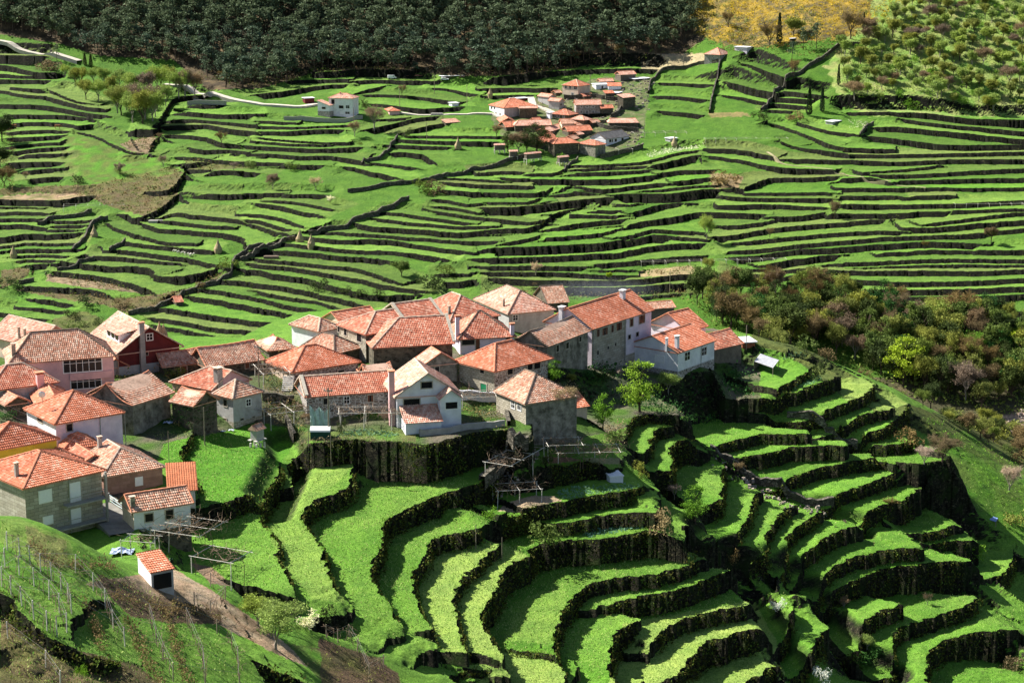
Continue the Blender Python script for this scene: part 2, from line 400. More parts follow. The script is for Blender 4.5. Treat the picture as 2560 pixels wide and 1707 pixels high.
def add_line(s, rng, cap, near):
    """a terrace lip: unprojected, levelled, and the ground above it laid flat at its height"""
    global LINE_NO
    LINE_NO += 1
    h, rest = s.split(' ', 1); h = float(h); pp = pts(rest)
    if pp[0][0] < 6: pp.insert(0, (pp[0][0]-180, pp[0][1]+(pp[0][1]-pp[1][1])*.3))
    if pp[-1][0] > 2553: pp.append((pp[-1][0]+180, pp[-1][1]+(pp[-1][1]-pp[-2][1])*.3))
    if not near: h *= 1.15
    w0 = [hit(BZ, x, y, rng) for x, y in pp]; zb = np.array([float(look(BZ, *p)) for p in w0]); k = (1.0 if h < 0 else .3) if near else .8; h = abs(h)
    wk = .2 if h < 0 or k == 1.0 else 1.0; zl = zb.mean()+(zb-zb.mean())*k; w = []
    for (x, y), (_, Y0), z1, z0 in zip(pp, w0, zl, zb):
        z1 = z0+np.clip(z1-z0, -2.0, 2.0); d = ray(x, y); q = z1/d[2]; w.append((d[0]*q, d[1]*q, z1))
    w = catmull(np.array(w), 3.0 if near else 6.0); zw = w[:,2].copy(); w = w[:,:2].copy()
    nrm = np.diff(w, axis=0); L = np.r_[0, np.cumsum(np.hypot(nrm[:,0], nrm[:,1]))]; tot = L[-1]
    ph = random.random()*9; off = (0.22 if near else 0.35)*np.sin(L*0.9+ph)+0.2*np.sin(L*2.3+ph*2)
    tg = np.gradient(w, axis=0); tg /= np.hypot(tg[:,0], tg[:,1])[:,None]+1e-9
    w = w + np.c_[-tg[:,1], tg[:,0]]*off[:,None]*0.6
    tp = min(3.0 if near else 4.0, tot*0.15)
    x0, x1 = w[:,0].min()-cap, w[:,0].max()+cap; y0, y1 = w[:,1].min()-cap, w[:,1].max()+cap
    i0, i1 = np.searchsorted(YY, [y0, y1]); t0 = min(x0/y0, x0/y1); t1 = max(x1/y0, x1/y1)
    j0, j1 = np.clip(np.searchsorted(TT, [t0, t1]), 0, TN)
    if i1 <= i0 or j1 <= j0: return
    X = JX[i0:i1,j0:j1]; Y = JY[i0:i1,j0:j1]
    best = np.full(X.shape, 1e9); sg = np.ones(X.shape); S = np.zeros(X.shape); ZL = np.zeros(X.shape); PA = np.zeros(X.shape); n = len(w)
    for k in range(n-1):
        a, b = w[k], w[k+1]; ym, yM = min(a[1],b[1])-cap, max(a[1],b[1])+cap
        r0, r1 = np.searchsorted(YY[i0:i1], [ym, yM])
        if r1 <= r0: continue
        xm, xM = min(a[0],b[0])-cap, max(a[0],b[0])+cap
        c0, c1 = np.searchsorted(TT[j0:j1], [min(xm/ym,xm/yM), max(xM/ym,xM/yM)])
        if c1 <= c0: continue
        sx = X[r0:r1,c0:c1]-a[0]; sy = Y[r0:r1,c0:c1]-a[1]; dx, dy = b-a; l2 = dx*dx+dy*dy+1e-9; ln = math.sqrt(l2)
        tr = (sx*dx+sy*dy)/l2; t = np.clip(tr, 0, 1); d = np.hypot(sx-t*dx, sy-t*dy); cr = dx*sy-dy*sx
        past = np.zeros_like(d)
        if k == 0: past = np.maximum(past, -tr*ln)
        if k == n-2: past = np.maximum(past, (tr-1)*ln)
        B = best[r0:r1,c0:c1]; m = d < B
        B[m] = d[m]; sg[r0:r1,c0:c1][m] = np.sign(cr[m]); S[r0:r1,c0:c1][m] = (L[k]+t*(L[k+1]-L[k]))[m]
        ZL[r0:r1,c0:c1][m] = (zw[k]+t*(zw[k+1]-zw[k]))[m]; PA[r0:r1,c0:c1][m] = past[m]
    m = best < cap
    tap = np.clip(np.minimum(S, tot-S)/tp, 0, 1); fe = 4.0 if near else 6.0
    wu = np.clip(1-PA/fe, 0, 1)*np.clip((cap-best)/5.0, 0, 1)*wk
    eff = best+PA*1.5
    up = m & (sg > 0) & (eff < DUP[i0:i1,j0:j1]) & (wu > 0)
    for A, V in ((DUP,eff),(LIP,ZL),(WUP,wu)): A[i0:i1,j0:j1][up] = V[up]
    TID[i0:i1,j0:j1][up] = LINE_NO
    lo = m & (sg <= 0) & (best < DLO[i0:i1,j0:j1]) & (tap > 0)
    DLO[i0:i1,j0:j1][lo] = best[lo]; HLO[i0:i1,j0:j1][lo] = (h*tap)[lo]; LLO[i0:i1,j0:j1][lo] = ZL[lo]
    for k in range(len(w)):
        if 0.03*tot < L[k] < 0.97*tot: WALLPTS.append((w[k][0], w[k][1], near, h, tg[k][0], tg[k][1]))
for s in NEAR_L: add_line(s, NEARY, 16.0, True)
for s in FAR_L: add_line(s, FARY, 15.0, False)
CAP = 15.5
du = np.minimum(DUP, CAP); fac = np.minimum(np.clip(1-DLO/CAP, 0, 1), du/(du+np.minimum(DLO,CAP)+1e-6))
fac = np.where(DLO < CAP, fac, 0)
Z1 = WUP*LIP+(1-WUP)*(BZ-HLO*fac)
cut_ = LLO-HLO*np.where(GY < 425, .75, .95)+DLO*.12                # every wall keeps a foot below its lip
Z1 = np.where((DLO < CAP) & (HLO > 0), Z1-np.maximum(Z1-cut_, 0)*np.clip(HLO*2, 0, 1)*np.clip((CAP-DLO)/8, 0, 1), Z1)
def blur(A, r, ax):
    c = np.cumsum(np.concatenate([np.repeat(A.take([0], ax), r+1, ax), A, np.repeat(A.take([-1], ax), r, ax)], ax), ax); n = A.shape[ax]
    return (c.take(range(2*r+1, 2*r+1+n), ax)-c.take(range(0, n), ax))/(2*r+1)
fr_ = int(np.searchsorted(YY, 690)); DF = (BZ-Z1)[fr_:]
for _ in range(2): DF = blur(blur(DF, 11, 0), 14, 1)
MEAN = np.zeros_like(BZ); MEAN[fr_:] = DF
BZZ = Z1+MEAN*0.85
N1 = vnoise(GX, GY, 0.9, 1); N2 = vnoise(GX, GY, 6.0, 2); N3 = vnoise(GX, GY, 2.3, 3)
ZZ = BZZ + (N1-.5)*0.14 + (N2-.5)*0.3 + (N3-.5)*0.12
DW = np.where(DLO < 1.2, 1, 0)
def pdist(poly_w, X, Y):
    d = np.full(X.shape, 1e9)
    for k in range(len(poly_w)-1):
        a, b = poly_w[k], poly_w[k+1]; dx, dy = b[0]-a[0], b[1]-a[1]; l2 = dx*dx+dy*dy+1e-9
        t = np.clip(((X-a[0])*dx+(Y-a[1])*dy)/l2, 0, 1); d = np.minimum(d, np.hypot(X-a[0]-t*dx, Y-a[1]-t*dy))
    return d
for s, dep, wd in (("BR 440,660 650,790 850,860 1010,950 1120,1040 1180,1200 1300,1320 1500,1430", 3.0, 3.0),
                   ("BR 600,900 680,1010 790,1190 860,1350 950,1500", 2.5, 3.0),
                   ("BR 380,150 560,290 740,370 920,450 1180,520 1330,560", 2.0, 2.0),
                   ("MR 870,980 1130,1060 1330,1160", 1.5, 1.5),
                   ("BL 1730,40 1770,200 1700,420 1650,540", 2.2, 1.8)):
    w = [hit(ZZ, x, y, NEARY) for x, y in pts(s)]
    n = 950; d = pdist(w, GX[:n], GY[:n]); ZZ[:n] -= dep*sstep(wd+2.0, wd*0.5, d)
# ground colours: what grows or lies where
PX, PY = proj(GX, GY, ZZ)
NC1 = vnoise(GX, GY, 12.0, 5); NC2 = vnoise(GX, GY, 3.5, 6); NC3 = vnoise(GX, GY, 30.0, 7); NC4 = vnoise(GX, GY, 1.3, 8)
near = GY < 425
col = np.zeros(GX.shape+(3,))
GR = np.array([.085,.235,.016]); LI = np.array([.28,.38,.085]); DK = np.array([.05,.17,.012])
tt = np.clip(NC1*0.7+NC2*0.3, 0, 1)[...,None]
hs = np.random.default_rng(3).random((4000,3)); TV = hs[TID % 4000]; ta = np.clip(TV[...,0:1]*.6+tt*.35, 0, 1)
gfar = (GR*(1-ta*.6)+LI*(ta*.55))*(.50+.40*TV[...,1:2]); ol_ = (TV[...,2:3] > .86)*.55; gfar = gfar*(1-ol_)+np.array([.13,.15,.045])*ol_
gnear = (GR*(1-tt*.35)+LI*(tt*.35))*(.85+.3*TV[...,1:2])
col = np.where(near[...,None], gnear, gfar)
EJ = (NC2-.5)*9; EK = (NC4-.5)*9
def inpoly(s, ymin, ymax, jit=1.0):
    p = pts(s); x = PX+EJ*jit; y = PY+EK*jit*.5
    m = np.zeros(GX.shape, bool); rows = np.nonzero((YY >= ymin) & (YY <= ymax))[0]; r = slice(rows[0], rows[-1]+1)
    xs, ys = x[r], y[r]; res = np.zeros(xs.shape, bool); n = len(p)
    for i in range(n):
        (x1, y1), (x2, y2) = p[i], p[(i+1)%n]
        if y1 == y2: continue
        c = ((y1 > ys) != (y2 > ys)) & (xs < (x2-x1)*(ys-y1)/(y2-y1)+x1); res ^= c
    m[r] = res; return m
def mixcol(c1, c2, n): n = np.clip(n, 0, 1)[...,None]; return np.array(c1)*(1-n)+np.array(c2)*n
BR1 = (.115,.078,.045); OL = (.105,.115,.030); STR = (.30,.24,.14)
scrub = mixcol(BR1, OL, (NC2*.6+NC4*.6-.1)); vil = mixcol(mixcol((.07,.11,.03), (.10,.085,.05), NC2*1.6-.3), (.24,.20,.14), NC4*1.2-.5)
def paint(s, y0, y1, c, k=1.0, jit=1.0):
    m = inpoly(s, y0, y1, jit)
    c = np.broadcast_to(np.array(c), col.shape); col[m] = col[m]*(1-k)+c[m]*k
FY, NY0 = 560, 425
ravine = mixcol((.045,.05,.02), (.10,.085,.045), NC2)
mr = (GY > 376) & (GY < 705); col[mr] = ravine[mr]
paint("A 0,230 500,210 800,200 1000,150 1200,100 1400,50 1500,110 1420,230 1460,290 1300,420 1180,460 950,400 800,340 700,300 300,260 0,290", FY, 2000, scrub)
paint("A 100,1050 400,1070 700,1080 900,1130 1200,1110 1600,1040 1850,900 1790,960 1450,1150 1250,1210 1050,1260 850,1180 600,1150 350,1110", FY, 2000, scrub)
paint("A 380,930 700,960 1000,1010 1230,1090 1200,1100 900,1060 600,1030 380,985", FY, 2000, mixcol(BR1, STR, NC4))
paint("A 0,900 240,870 240,940 0,1060", FY, 2000, scrub)
paint("A 420,1300 700,1230 900,1330 850,1450 650,1470 450,1380", FY, 2000, scrub, .7)
paint("TL 1100,1030 1400,950 1450,980 1360,1120 1200,1100", FY, 2000, mixcol(BR1, STR, NC4*.7))
paint("TL 600,950 1000,1000 1250,1120 1500,1150 1650,1290 1200,1380 700,1400 560,1150", FY, 2000, mixcol(GR, OL, NC2*1.6-.2), .6)
paint("TL 0,1510 380,1480 800,1490 750,1530 0,1565", FY, 2000, mixcol((.34,.24,.15), OL, NC2), 1, 1.5)
paint("TL 1700,1180 2300,1190 2352,1240 1720,1290", FY, 2000, scrub, .7)
paint("S -300,-400 1700,-400 1745,20 1760,100 1700,140 1500,160 1300,188 1150,192 1000,180 800,178 650,222 520,225 430,150 250,140 150,110 -300,40", FY, 2000, mixcol((.05,.038,.022), (.16,.12,.06), NC2*1.3-.4))
paint("S 1730,-400 2500,-400 2330,0 2210,60 2150,90 1950,115 1840,120 1745,90 1700,30", FY, 2000, mixcol((.36,.25,.03), (.09,.075,.035), (NC4*.7+NC2*.9-.1)), 1, 3)
paint("S 2060,140 2160,70 2330,-400 3200,-400 3200,300 2400,290 2160,290 2090,240", FY, 2000, mixcol((.16,.30,.05), (.27,.28,.10), NC2), 1, 3)
paint("TR 0,330 400,330 400,390 180,430 0,450", FY, 2000, (.42,.33,.20), .8)
paint("TR 420,690 650,690 680,712 430,720", FY, 2000, (.24,.17,.08), .7)
paint("C 1860,290 2160,330 2100,430 1900,430", FY, 2000, (.26,.16,.10), .7)
paint("C 1300,1100 1700,1060 1850,1090 1800,1130 1300,1150", FY, 2000, (.34,.24,.14), .8)
paint("C 0,1060 900,1140 1250,1150 1850,1130 1850,1290 0,1330", FY, 2000, scrub, .35)
paint("V 1150,300 1700,150 2250,150 2200,560 2150,800 2050,1000 1500,1080 1000,1020 500,850 400,700 350,600 900,400", FY, 2000, vil, .75)
paint("MR 2000,1090 2130,1000 2352,950 2420,950 2420,1180 2200,1170", 405, 800, mixcol((.45,.33,.23), (.16,.11,.08), NC4))
# near side
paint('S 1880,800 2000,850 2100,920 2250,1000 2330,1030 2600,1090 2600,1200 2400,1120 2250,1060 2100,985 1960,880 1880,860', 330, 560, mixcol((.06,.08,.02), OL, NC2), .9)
paint("S -50,880 340,860 640,900 720,880 1100,800 1300,800 1720,800 1900,860 1900,1000 1470,1090 1300,1150 1160,1110 900,1112 650,1095 600,1095 450,1100 330,1250 -50,1250", 100, NY0, mixcol((.13,.115,.08), (.055,.12,.015), np.clip(NC2*1.8-.55+NC4*.3,0,1)))
paint("H6 320,850 1480,820 1480,940 900,900 330,940", 100, NY0, mixcol(GR, BR1, NC2), .9)
paint("H5 1440,660 1500,480 1750,400 1840,410 2352,280 2700,330 2650,560 2352,900 2000,1030 1700,820", 100, NY0, GR)
paint("BL 520,960 1060,870 1300,1000 1720,1300 1980,1500 1750,1420 1400,1250 1150,1110", 100, NY0, mixcol((.42,.33,.22), (.25,.17,.10), NC4))
paint("BL 1150,830 1300,860 1440,980 1290,960", 100, NY0, mixcol((.3,.2,.13), (.2,.14,.09), NC4))
paint("H7 240,1390 300,1310 560,1240 750,1250 830,1290 600,1340 400,1390", 100, NY0, (.42,.32,.20))
paint("H7 650,880 900,890 1000,920 700,950", 100, NY0, (.22,.13,.08))
paint("H7 1000,900 1350,900 1400,940 1050,960", 100, NY0, (.30,.24,.15), .7)
paint("BL 150,600 400,700 440,860 240,850 180,740", 100, NY0, mixcol(BR1, (.22,.2,.08), NC2))
paint("BL 600,900 900,1020 1350,1130 1350,1210 1050,1200 800,1160 680,1040", 100, NY0, BR1)
paint("BL 0,1010 200,1230 400,1350 850,1460 1000,1600 0,1600", 100, NY0, mixcol(BR1, OL, NC2))
paint("BL 1750,1320 2352,1420 2352,1600 1950,1540", 100, NY0, mixcol(GR, BR1, NC2*1.3))
paint("BM 0,1290 250,1380 480,1500 500,1600 0,1600", 100, NY0, mixcol(OL, BR1, NC2*1.3))
paint("BL 0,560 130,560 420,690 500,900 200,830 0,700", 100, NY0, LI*.8, .5)
lime = mixcol(LI*1.05, GR, NC2*.35)
paint("BM 610,1000 640,880 700,760 1090,700 1280,790 1020,1090 1000,1200 1100,1370 1450,1400 1560,1600 1000,1600 700,1300", 100, NY0, lime, .85)
paint("BR -100,1200 690,1060 830,1300 900,1600 -200,1600", 100, NY0, lime, .9)
paint("BL 1700,240 2170,230 1900,500 2000,860 2120,1080 1900,1050 1650,700", 100, NY0, lime, .4)
paint("BM 1120,1300 1250,1050 1500,950 1500,1100 1430,1330", 100, NY0, lime, .25)
paint("MR 1190,740 1400,750 1640,900 1500,960 1350,900 1250,880", 100, NY0, lime, .8)
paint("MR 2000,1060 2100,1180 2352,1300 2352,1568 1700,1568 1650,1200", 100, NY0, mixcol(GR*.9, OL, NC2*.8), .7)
def attr_mesh(name, i0, i1, mat, label=None):
    X, Y, Z = GX[i0:i1], GY[i0:i1], ZZ[i0:i1]; n, m = X.shape
    co = np.stack([X, Y, Z], -1).reshape(-1, 3).astype(np.float32)
    idx = np.arange(n*m).reshape(n, m); q = np.stack([idx[:-1,:-1], idx[:-1,1:], idx[1:,1:], idx[1:,:-1]], -1).reshape(-1, 4).astype(np.int32)
    me = bpy.data.meshes.new(name); me.vertices.add(len(co)); me.vertices.foreach_set('co', co.ravel())
    me.loops.add(q.size); me.loops.foreach_set('vertex_index', q.ravel())
    me.polygons.add(len(q)); me.polygons.foreach_set('loop_start', np.arange(0, q.size, 4, dtype=np.int32))
    try: me.polygons.foreach_set('loop_total', np.full(len(q), 4, dtype=np.int32))
    except Exception: pass
    me.update(calc_edges=True)
    a = me.attributes.new('Col', 'FLOAT_COLOR', 'POINT')
    a.data.foreach_set('color', np.c_[col[i0:i1].reshape(-1,3), np.ones(n*m)].astype(np.float32).ravel())
    nrm = np.zeros(len(q)*3, dtype=np.float32); me.polygons.foreach_get('normal', nrm); me.polygons.foreach_set('use_smooth', nrm.reshape(-1,3)[:,2] < .6)
    me.materials.append(mat); o = bpy.data.objects.new(name, me); C.objects.link(o)
    o['kind'] = 'structure'; return o
class NT:
    """small node-tree helper"""
    def __init__(s, name):
        s.m = bpy.data.materials.new(name); s.m.use_nodes = True; s.t = s.m.node_tree; s.b = s.t.nodes['Principled BSDF']
        s.b.inputs['Roughness'].default_value = .9; s.b.inputs['Specular IOR Level'].default_value = .15
    def n(s, ty, **k):
        x = s.t.nodes.new(ty)
        for a, v in k.items():
            if a == 'ins':
                for kk, vv in v.items():
                    if isinstance(vv, bpy.types.NodeSocket): s.t.links.new(vv, x.inputs[kk])
                    else: x.inputs[kk].default_value = vv
            else: setattr(x, a, v)
        return x
    def noise(s, vec, scale, detail=3, rough=.6):
        return s.n('ShaderNodeTexNoise', ins={'Vector':vec,'Scale':scale,'Detail':detail,'Roughness':rough}).outputs['Fac']
    def ramp(s, fac, stops):
        r = s.n('ShaderNodeValToRGB', ins={'Fac':fac}); e = r.color_ramp.elements
        while len(e) < len(stops): e.new(.5)
        for q, (p, c) in zip(e, stops): q.position = p; q.color = tuple(c)+(1,) if len(c) == 3 else c
        return r.outputs['Color']
    def mix(s, f, a, b, mode='MIX'):
        x = s.n('ShaderNodeMix', data_type='RGBA', blend_type=mode)
        for k, v in ((0,f),(6,a),(7,b)):
            if isinstance(v, bpy.types.NodeSocket): s.t.links.new(v, x.inputs[k])
            else: x.inputs[k].default_value = v if k == 0 else (tuple(v)+(1,) if len(v) == 3 else v)
        return x.outputs[2]
    def math(s, op, a, b=0.0, clamp=False):
        x = s.n('ShaderNodeMath', operation=op, use_clamp=clamp)
        for k, v in ((0,a),(1,b)):
            if isinstance(v, bpy.types.NodeSocket): s.t.links.new(v, x.inputs[k])
            else: x.inputs[k].default_value = v
        return x.outputs[0]
    def bump(s, h, strength, dist):
        b = s.n('ShaderNodeBump', ins={'Height':h,'Strength':strength,'Distance':dist}); s.t.links.new(b.outputs[0], s.b.inputs['Normal'])
    def out(s, c, rough=None):
        if isinstance(c, bpy.types.NodeSocket): s.t.links.new(c, s.b.inputs['Base Color'])
        else: s.b.inputs['Base Color'].default_value = tuple(c)+(1,)
        if rough is not None: s.b.inputs['Roughness'].default_value = rough
        return s.m
def ground_mat(name, fine):
    t = NT(name); co = t.n('ShaderNodeTexCoord').outputs['Object']
    geo = t.n('ShaderNodeNewGeometry'); nz = t.n('ShaderNodeSeparateXYZ', ins={0:geo.outputs['True Normal']}).outputs['Z']
    c = t.n('ShaderNodeAttribute', attribute_name='Col').outputs['Color']
    a = t.noise(co, 2.6 if fine else 1.6, 5, .8); b = t.noise(co, .35 if fine else .2, 3, .6)
    k = t.ramp(a, [(.28,(.42,.45,.40)),(.47,(.9,.92,.9)),(.58,(1.15,1.1,1.2)),(.72,(1.75,1.5,1.7))])  # pale flecks put tuft highlights into the ground colour
    g = t.mix(1.0, c, k, 'MULTIPLY'); g = t.mix(1.0, g, t.ramp(b, [(.3,(.75,.8,.8)),(.7,(1.22,1.15,1.1))]), 'MULTIPLY')
    w1 = t.noise(co, 1.6 if fine else 1.0, 4, .75); mp = t.n('ShaderNodeMapping', ins={'Vector':co,'Scale':(1.7,1.7,3.0) if fine else (1,1,2)}).outputs[0]
    vo = t.n('ShaderNodeTexVoronoi', ins={'Vector':mp,'Scale':1.0}).outputs['Color']; ve = t.n('ShaderNodeTexVoronoi', feature='DISTANCE_TO_EDGE', ins={'Vector':mp,'Scale':1.0}).outputs['Distance']
    wc = t.ramp(w1, [(.30,(.006,.006,.004)),(.5,(.020,.019,.011)),(.62,(.045,.042,.025)),(.76,(.16,.145,.105))] if fine else [(.30,(.003,.003,.002)),(.55,(.010,.010,.006)),(.76,(.06,.055,.04))])  # wall stone kept near black, so deep shade is part of its colour
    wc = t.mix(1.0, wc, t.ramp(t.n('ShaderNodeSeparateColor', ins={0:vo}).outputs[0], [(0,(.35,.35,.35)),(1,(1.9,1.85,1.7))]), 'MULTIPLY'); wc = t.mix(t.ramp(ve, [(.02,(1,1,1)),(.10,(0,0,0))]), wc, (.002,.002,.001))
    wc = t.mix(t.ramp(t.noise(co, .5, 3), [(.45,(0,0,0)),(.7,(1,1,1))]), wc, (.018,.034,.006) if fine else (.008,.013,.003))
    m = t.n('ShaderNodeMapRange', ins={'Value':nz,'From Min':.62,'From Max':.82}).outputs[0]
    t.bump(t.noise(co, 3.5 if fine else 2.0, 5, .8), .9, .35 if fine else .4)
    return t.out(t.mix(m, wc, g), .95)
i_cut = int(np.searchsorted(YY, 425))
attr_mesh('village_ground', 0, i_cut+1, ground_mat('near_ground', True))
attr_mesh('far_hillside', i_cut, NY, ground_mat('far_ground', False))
def ground(X, Y): return float(look(ZZ, X, Y))
def at(x, y, far=False, lift=0.0):
    X, Y = hit(ZZ, x, y, FARY if far else NEARY); return X, Y, ground(X, Y)+lift
# ---------------------------------------------------------------- materials
def roof_mat(name, stops, stain=.5):
    t = NT(name); co = t.n('ShaderNodeTexCoord').outputs['Object']; uv = t.n('ShaderNodeUVMap').outputs[0]
    mp = t.n('ShaderNodeMapping', ins={'Vector':uv,'Scale':(3.6,2.6,1)}).outputs[0]
    cell = t.n('ShaderNodeTexWhiteNoise', noise_dimensions='2D'); fl = t.n('ShaderNodeVectorMath', operation='FLOOR', ins={0:mp}); t.t.links.new(fl.outputs[0], cell.inputs['Vector'])
    c = t.ramp(cell.outputs['Value'], [(i/(len(stops)-1), x) for i, x in enumerate(stops)])
    big = t.noise(co, .45, 4, .7); c = t.mix(1.0, c, t.ramp(big, [(.3,(.72,.68,.66)),(.6,(1.1,1.1,1.1))]), 'MULTIPLY')
    d = t.ramp(t.noise(co, 1.7, 4, .75), [(.52,(0,0,0)),(.72,(stain,stain,stain))]); c = t.mix(d, c, (.10,.075,.05)); c = t.mix(t.ramp(t.noise(co, 2.6, 5, .8), [(.60,(0,0,0)),(.70,(stain*.8,)*3)]), c, (.30,.29,.20))
    t.bump(t.noise(co, 6, 3), .4, .05); return t.out(c, .85)
def wall_mat(name, c1, c2, kind='plaster', mortar=(.5,.48,.43), sx=.9, sy=.42, ms=.03):
    t = NT(name); co = t.n('ShaderNodeTexCoord').outputs['Object']; uv = t.n('ShaderNodeUVMap').outputs[0]
    n = t.noise(co, .8, 4, .7); c = t.ramp(n, [(.3,c2),(.65,c1)])
    if kind == 'block':
        b = t.n('ShaderNodeTexBrick', ins={'Vector':uv,'Scale':1.0,'Brick Width':sx,'Row Height':sy,'Mortar Size':ms,'Color1':(1,1,1,1),'Color2':(.72,.70,.66,1),'Mortar':tuple(mortar)+(1,),'Bias':.1})
        c = t.mix(1.0, c, b.outputs['Color'], 'MULTIPLY')
        t.bump(t.math('ADD', t.math('MULTIPLY', b.outputs['Fac'], -1.0), t.noise(co, 5, 4)), .5, .05)
    elif kind == 'rubble':
        mp = t.n('ShaderNodeMapping', ins={'Vector':co,'Scale':(1.6,1.6,2.4)}).outputs[0]
        v = t.n('ShaderNodeTexVoronoi', feature='DISTANCE_TO_EDGE', ins={'Vector':mp,'Scale':1.0})
        v2 = t.n('ShaderNodeTexVoronoi', ins={'Vector':mp,'Scale':1.0})
        hs = t.n('ShaderNodeSeparateColor', ins={0:v2.outputs['Color']}).outputs[0]
        c = t.mix(hs, c, tuple(x*.45 for x in c2)); e = t.ramp(v.outputs['Distance'], [(.03,(1,1,1)),(.09,(0,0,0))])
        c = t.mix(e, c, mortar); t.bump(v.outputs['Distance'], .6, .1)
    elif kind == 'plank':
        w = t.n('ShaderNodeTexWave', bands_direction='X', ins={'Vector':uv,'Scale':1.2,'Distortion':.6,'Detail':2})
        c = t.mix(1.0, c, t.ramp(w.outputs['Fac'], [(.0,(.45,.45,.45)),(.5,(1,1,1))]), 'MULTIPLY')
    else:
        t.bump(t.noise(co, 4, 4), .3, .03)
    s = t.ramp(t.noise(co, .35, 4, .7), [(.42,(0,0,0)),(.78,(.45,.45,.45))]); c = t.mix(s, c, tuple(x*.4 for x in c2))
    return t.out(c, .9)
def plain(name, c, rough=.8, var=.3, sc=3.0, metal=0, bump=.02):
    t = NT(name); co = t.n('ShaderNodeTexCoord').outputs['Object']; n = t.noise(co, sc, 4, .7)
    r = t.ramp(n, [(.3, tuple(x*(1-var) for x in c)), (.7, tuple(min(1, x*(1+var*.6)) for x in c))])
    if bump: t.bump(t.noise(co, sc*2, 3), .4, bump)
    t.b.inputs['Metallic'].default_value = metal; return t.out(r, rough)
RM = {'new': roof_mat('new_clay_tile', [(.48,.15,.075),(.58,.21,.12),(.52,.17,.09),(.70,.36,.25)], .3),
 'red': roof_mat('red_clay_tile', [(.46,.14,.08),(.60,.25,.16),(.40,.12,.07),(.68,.40,.29)], .5),
 'old': roof_mat('weathered_clay_tile', [(.50,.24,.15),(.62,.36,.25),(.42,.17,.10),(.68,.50,.38),(.33,.17,.11)], .75),
 'pale': roof_mat('bleached_clay_tile', [(.62,.38,.28),(.52,.22,.15),(.70,.50,.40),(.60,.30,.20)], .55),
 'orange': roof_mat('orange_sheet', [(.38,.13,.06),(.43,.15,.07)], .35),
 'slate': roof_mat('grey_slate', [(.09,.09,.10),(.13,.13,.13),(.07,.07,.08)], .3),
 'white': plain('white_roof_sheet', (.75,.76,.78), .5, .12, .6)}
WM = {'white': wall_mat('white_plaster', (.80,.80,.82), (.66,.66,.70)), 'lilac': wall_mat('pale_pink_plaster', (.80,.70,.76), (.66,.57,.66)),
 'pink': wall_mat('pink_plaster', (.72,.45,.43), (.58,.36,.36)), 'cream': wall_mat('cream_plaster', (.72,.58,.46), (.55,.42,.32)),
 'yellow': wall_mat('yellow_plaster', (.80,.55,.06), (.7,.45,.05)), 'redw': wall_mat('dark_red_plaster', (.15,.03,.028), (.11,.022,.022)),
 'grey': wall_mat('grey_render', (.46,.45,.44), (.32,.31,.29)),
 'ashlar': wall_mat('granite_block', (.50,.46,.38), (.36,.33,.27), 'block', (.32,.30,.27), 1.1, .42, .018),
 'pinkblock': wall_mat('pink_granite_block', (.42,.25,.19), (.32,.19,.15), 'block', (.8,.75,.7), 1.0, .4, .018),
 'stone': wall_mat('pale_stone_course', (.56,.52,.42), (.38,.35,.28), 'block', (.30,.27,.22), .7, .32, .03),
 'rubble': wall_mat('rubble_stone', (.36,.33,.29), (.24,.20,.17), 'rubble', (.55,.53,.50)),
 'oldstone': wall_mat('dark_old_stone', (.20,.17,.12), (.09,.08,.055), 'rubble', (.12,.11,.08)),
 'stain': wall_mat('stained_render', (.36,.33,.27), (.06,.055,.04)),
 'plank': wall_mat('grey_planks', (.22,.19,.15), (.12,.10,.08), 'plank'),
 'brick': wall_mat('hollow_brick', (.42,.16,.09), (.32,.12,.07), 'block', (.5,.45,.4), .4, .22, .03)}
M_DARK = plain('dark_glass', (.012,.012,.015), .25, .3, 2); M_FRAME = plain('white_painted_wood', (.78,.77,.74), .6, .1)
M_BROWN = plain('brown_wood', (.16,.07,.04), .7, .3); M_STONE = plain('granite_trim', (.42,.38,.31), .9, .3); M_SHUT = plain('white_shutter', (.80,.80,.80), .5, .06)
M_GREEN = plain('green_door_paint', (.02,.20,.09), .5, .2); M_METAL = plain('grey_metal', (.35,.36,.37), .45, .2, 2, .6)
M_CONC = plain('concrete', (.34,.325,.295), .9, .25, 1.2); M_POST = plain('weathered_post', (.28,.23,.17), .9, .4); M_GPOST = plain('granite_post', (.55,.52,.46), .9, .3)
M_CAP = plain('ridge_tile', (.58,.24,.14), .85, .4, 2); M_CAPO = plain('pale_ridge_tile', (.55,.42,.32), .9, .45, 2); M_CAPD = plain('dark_ridge_tile', (.16,.12,.09), .9, .4, 2)
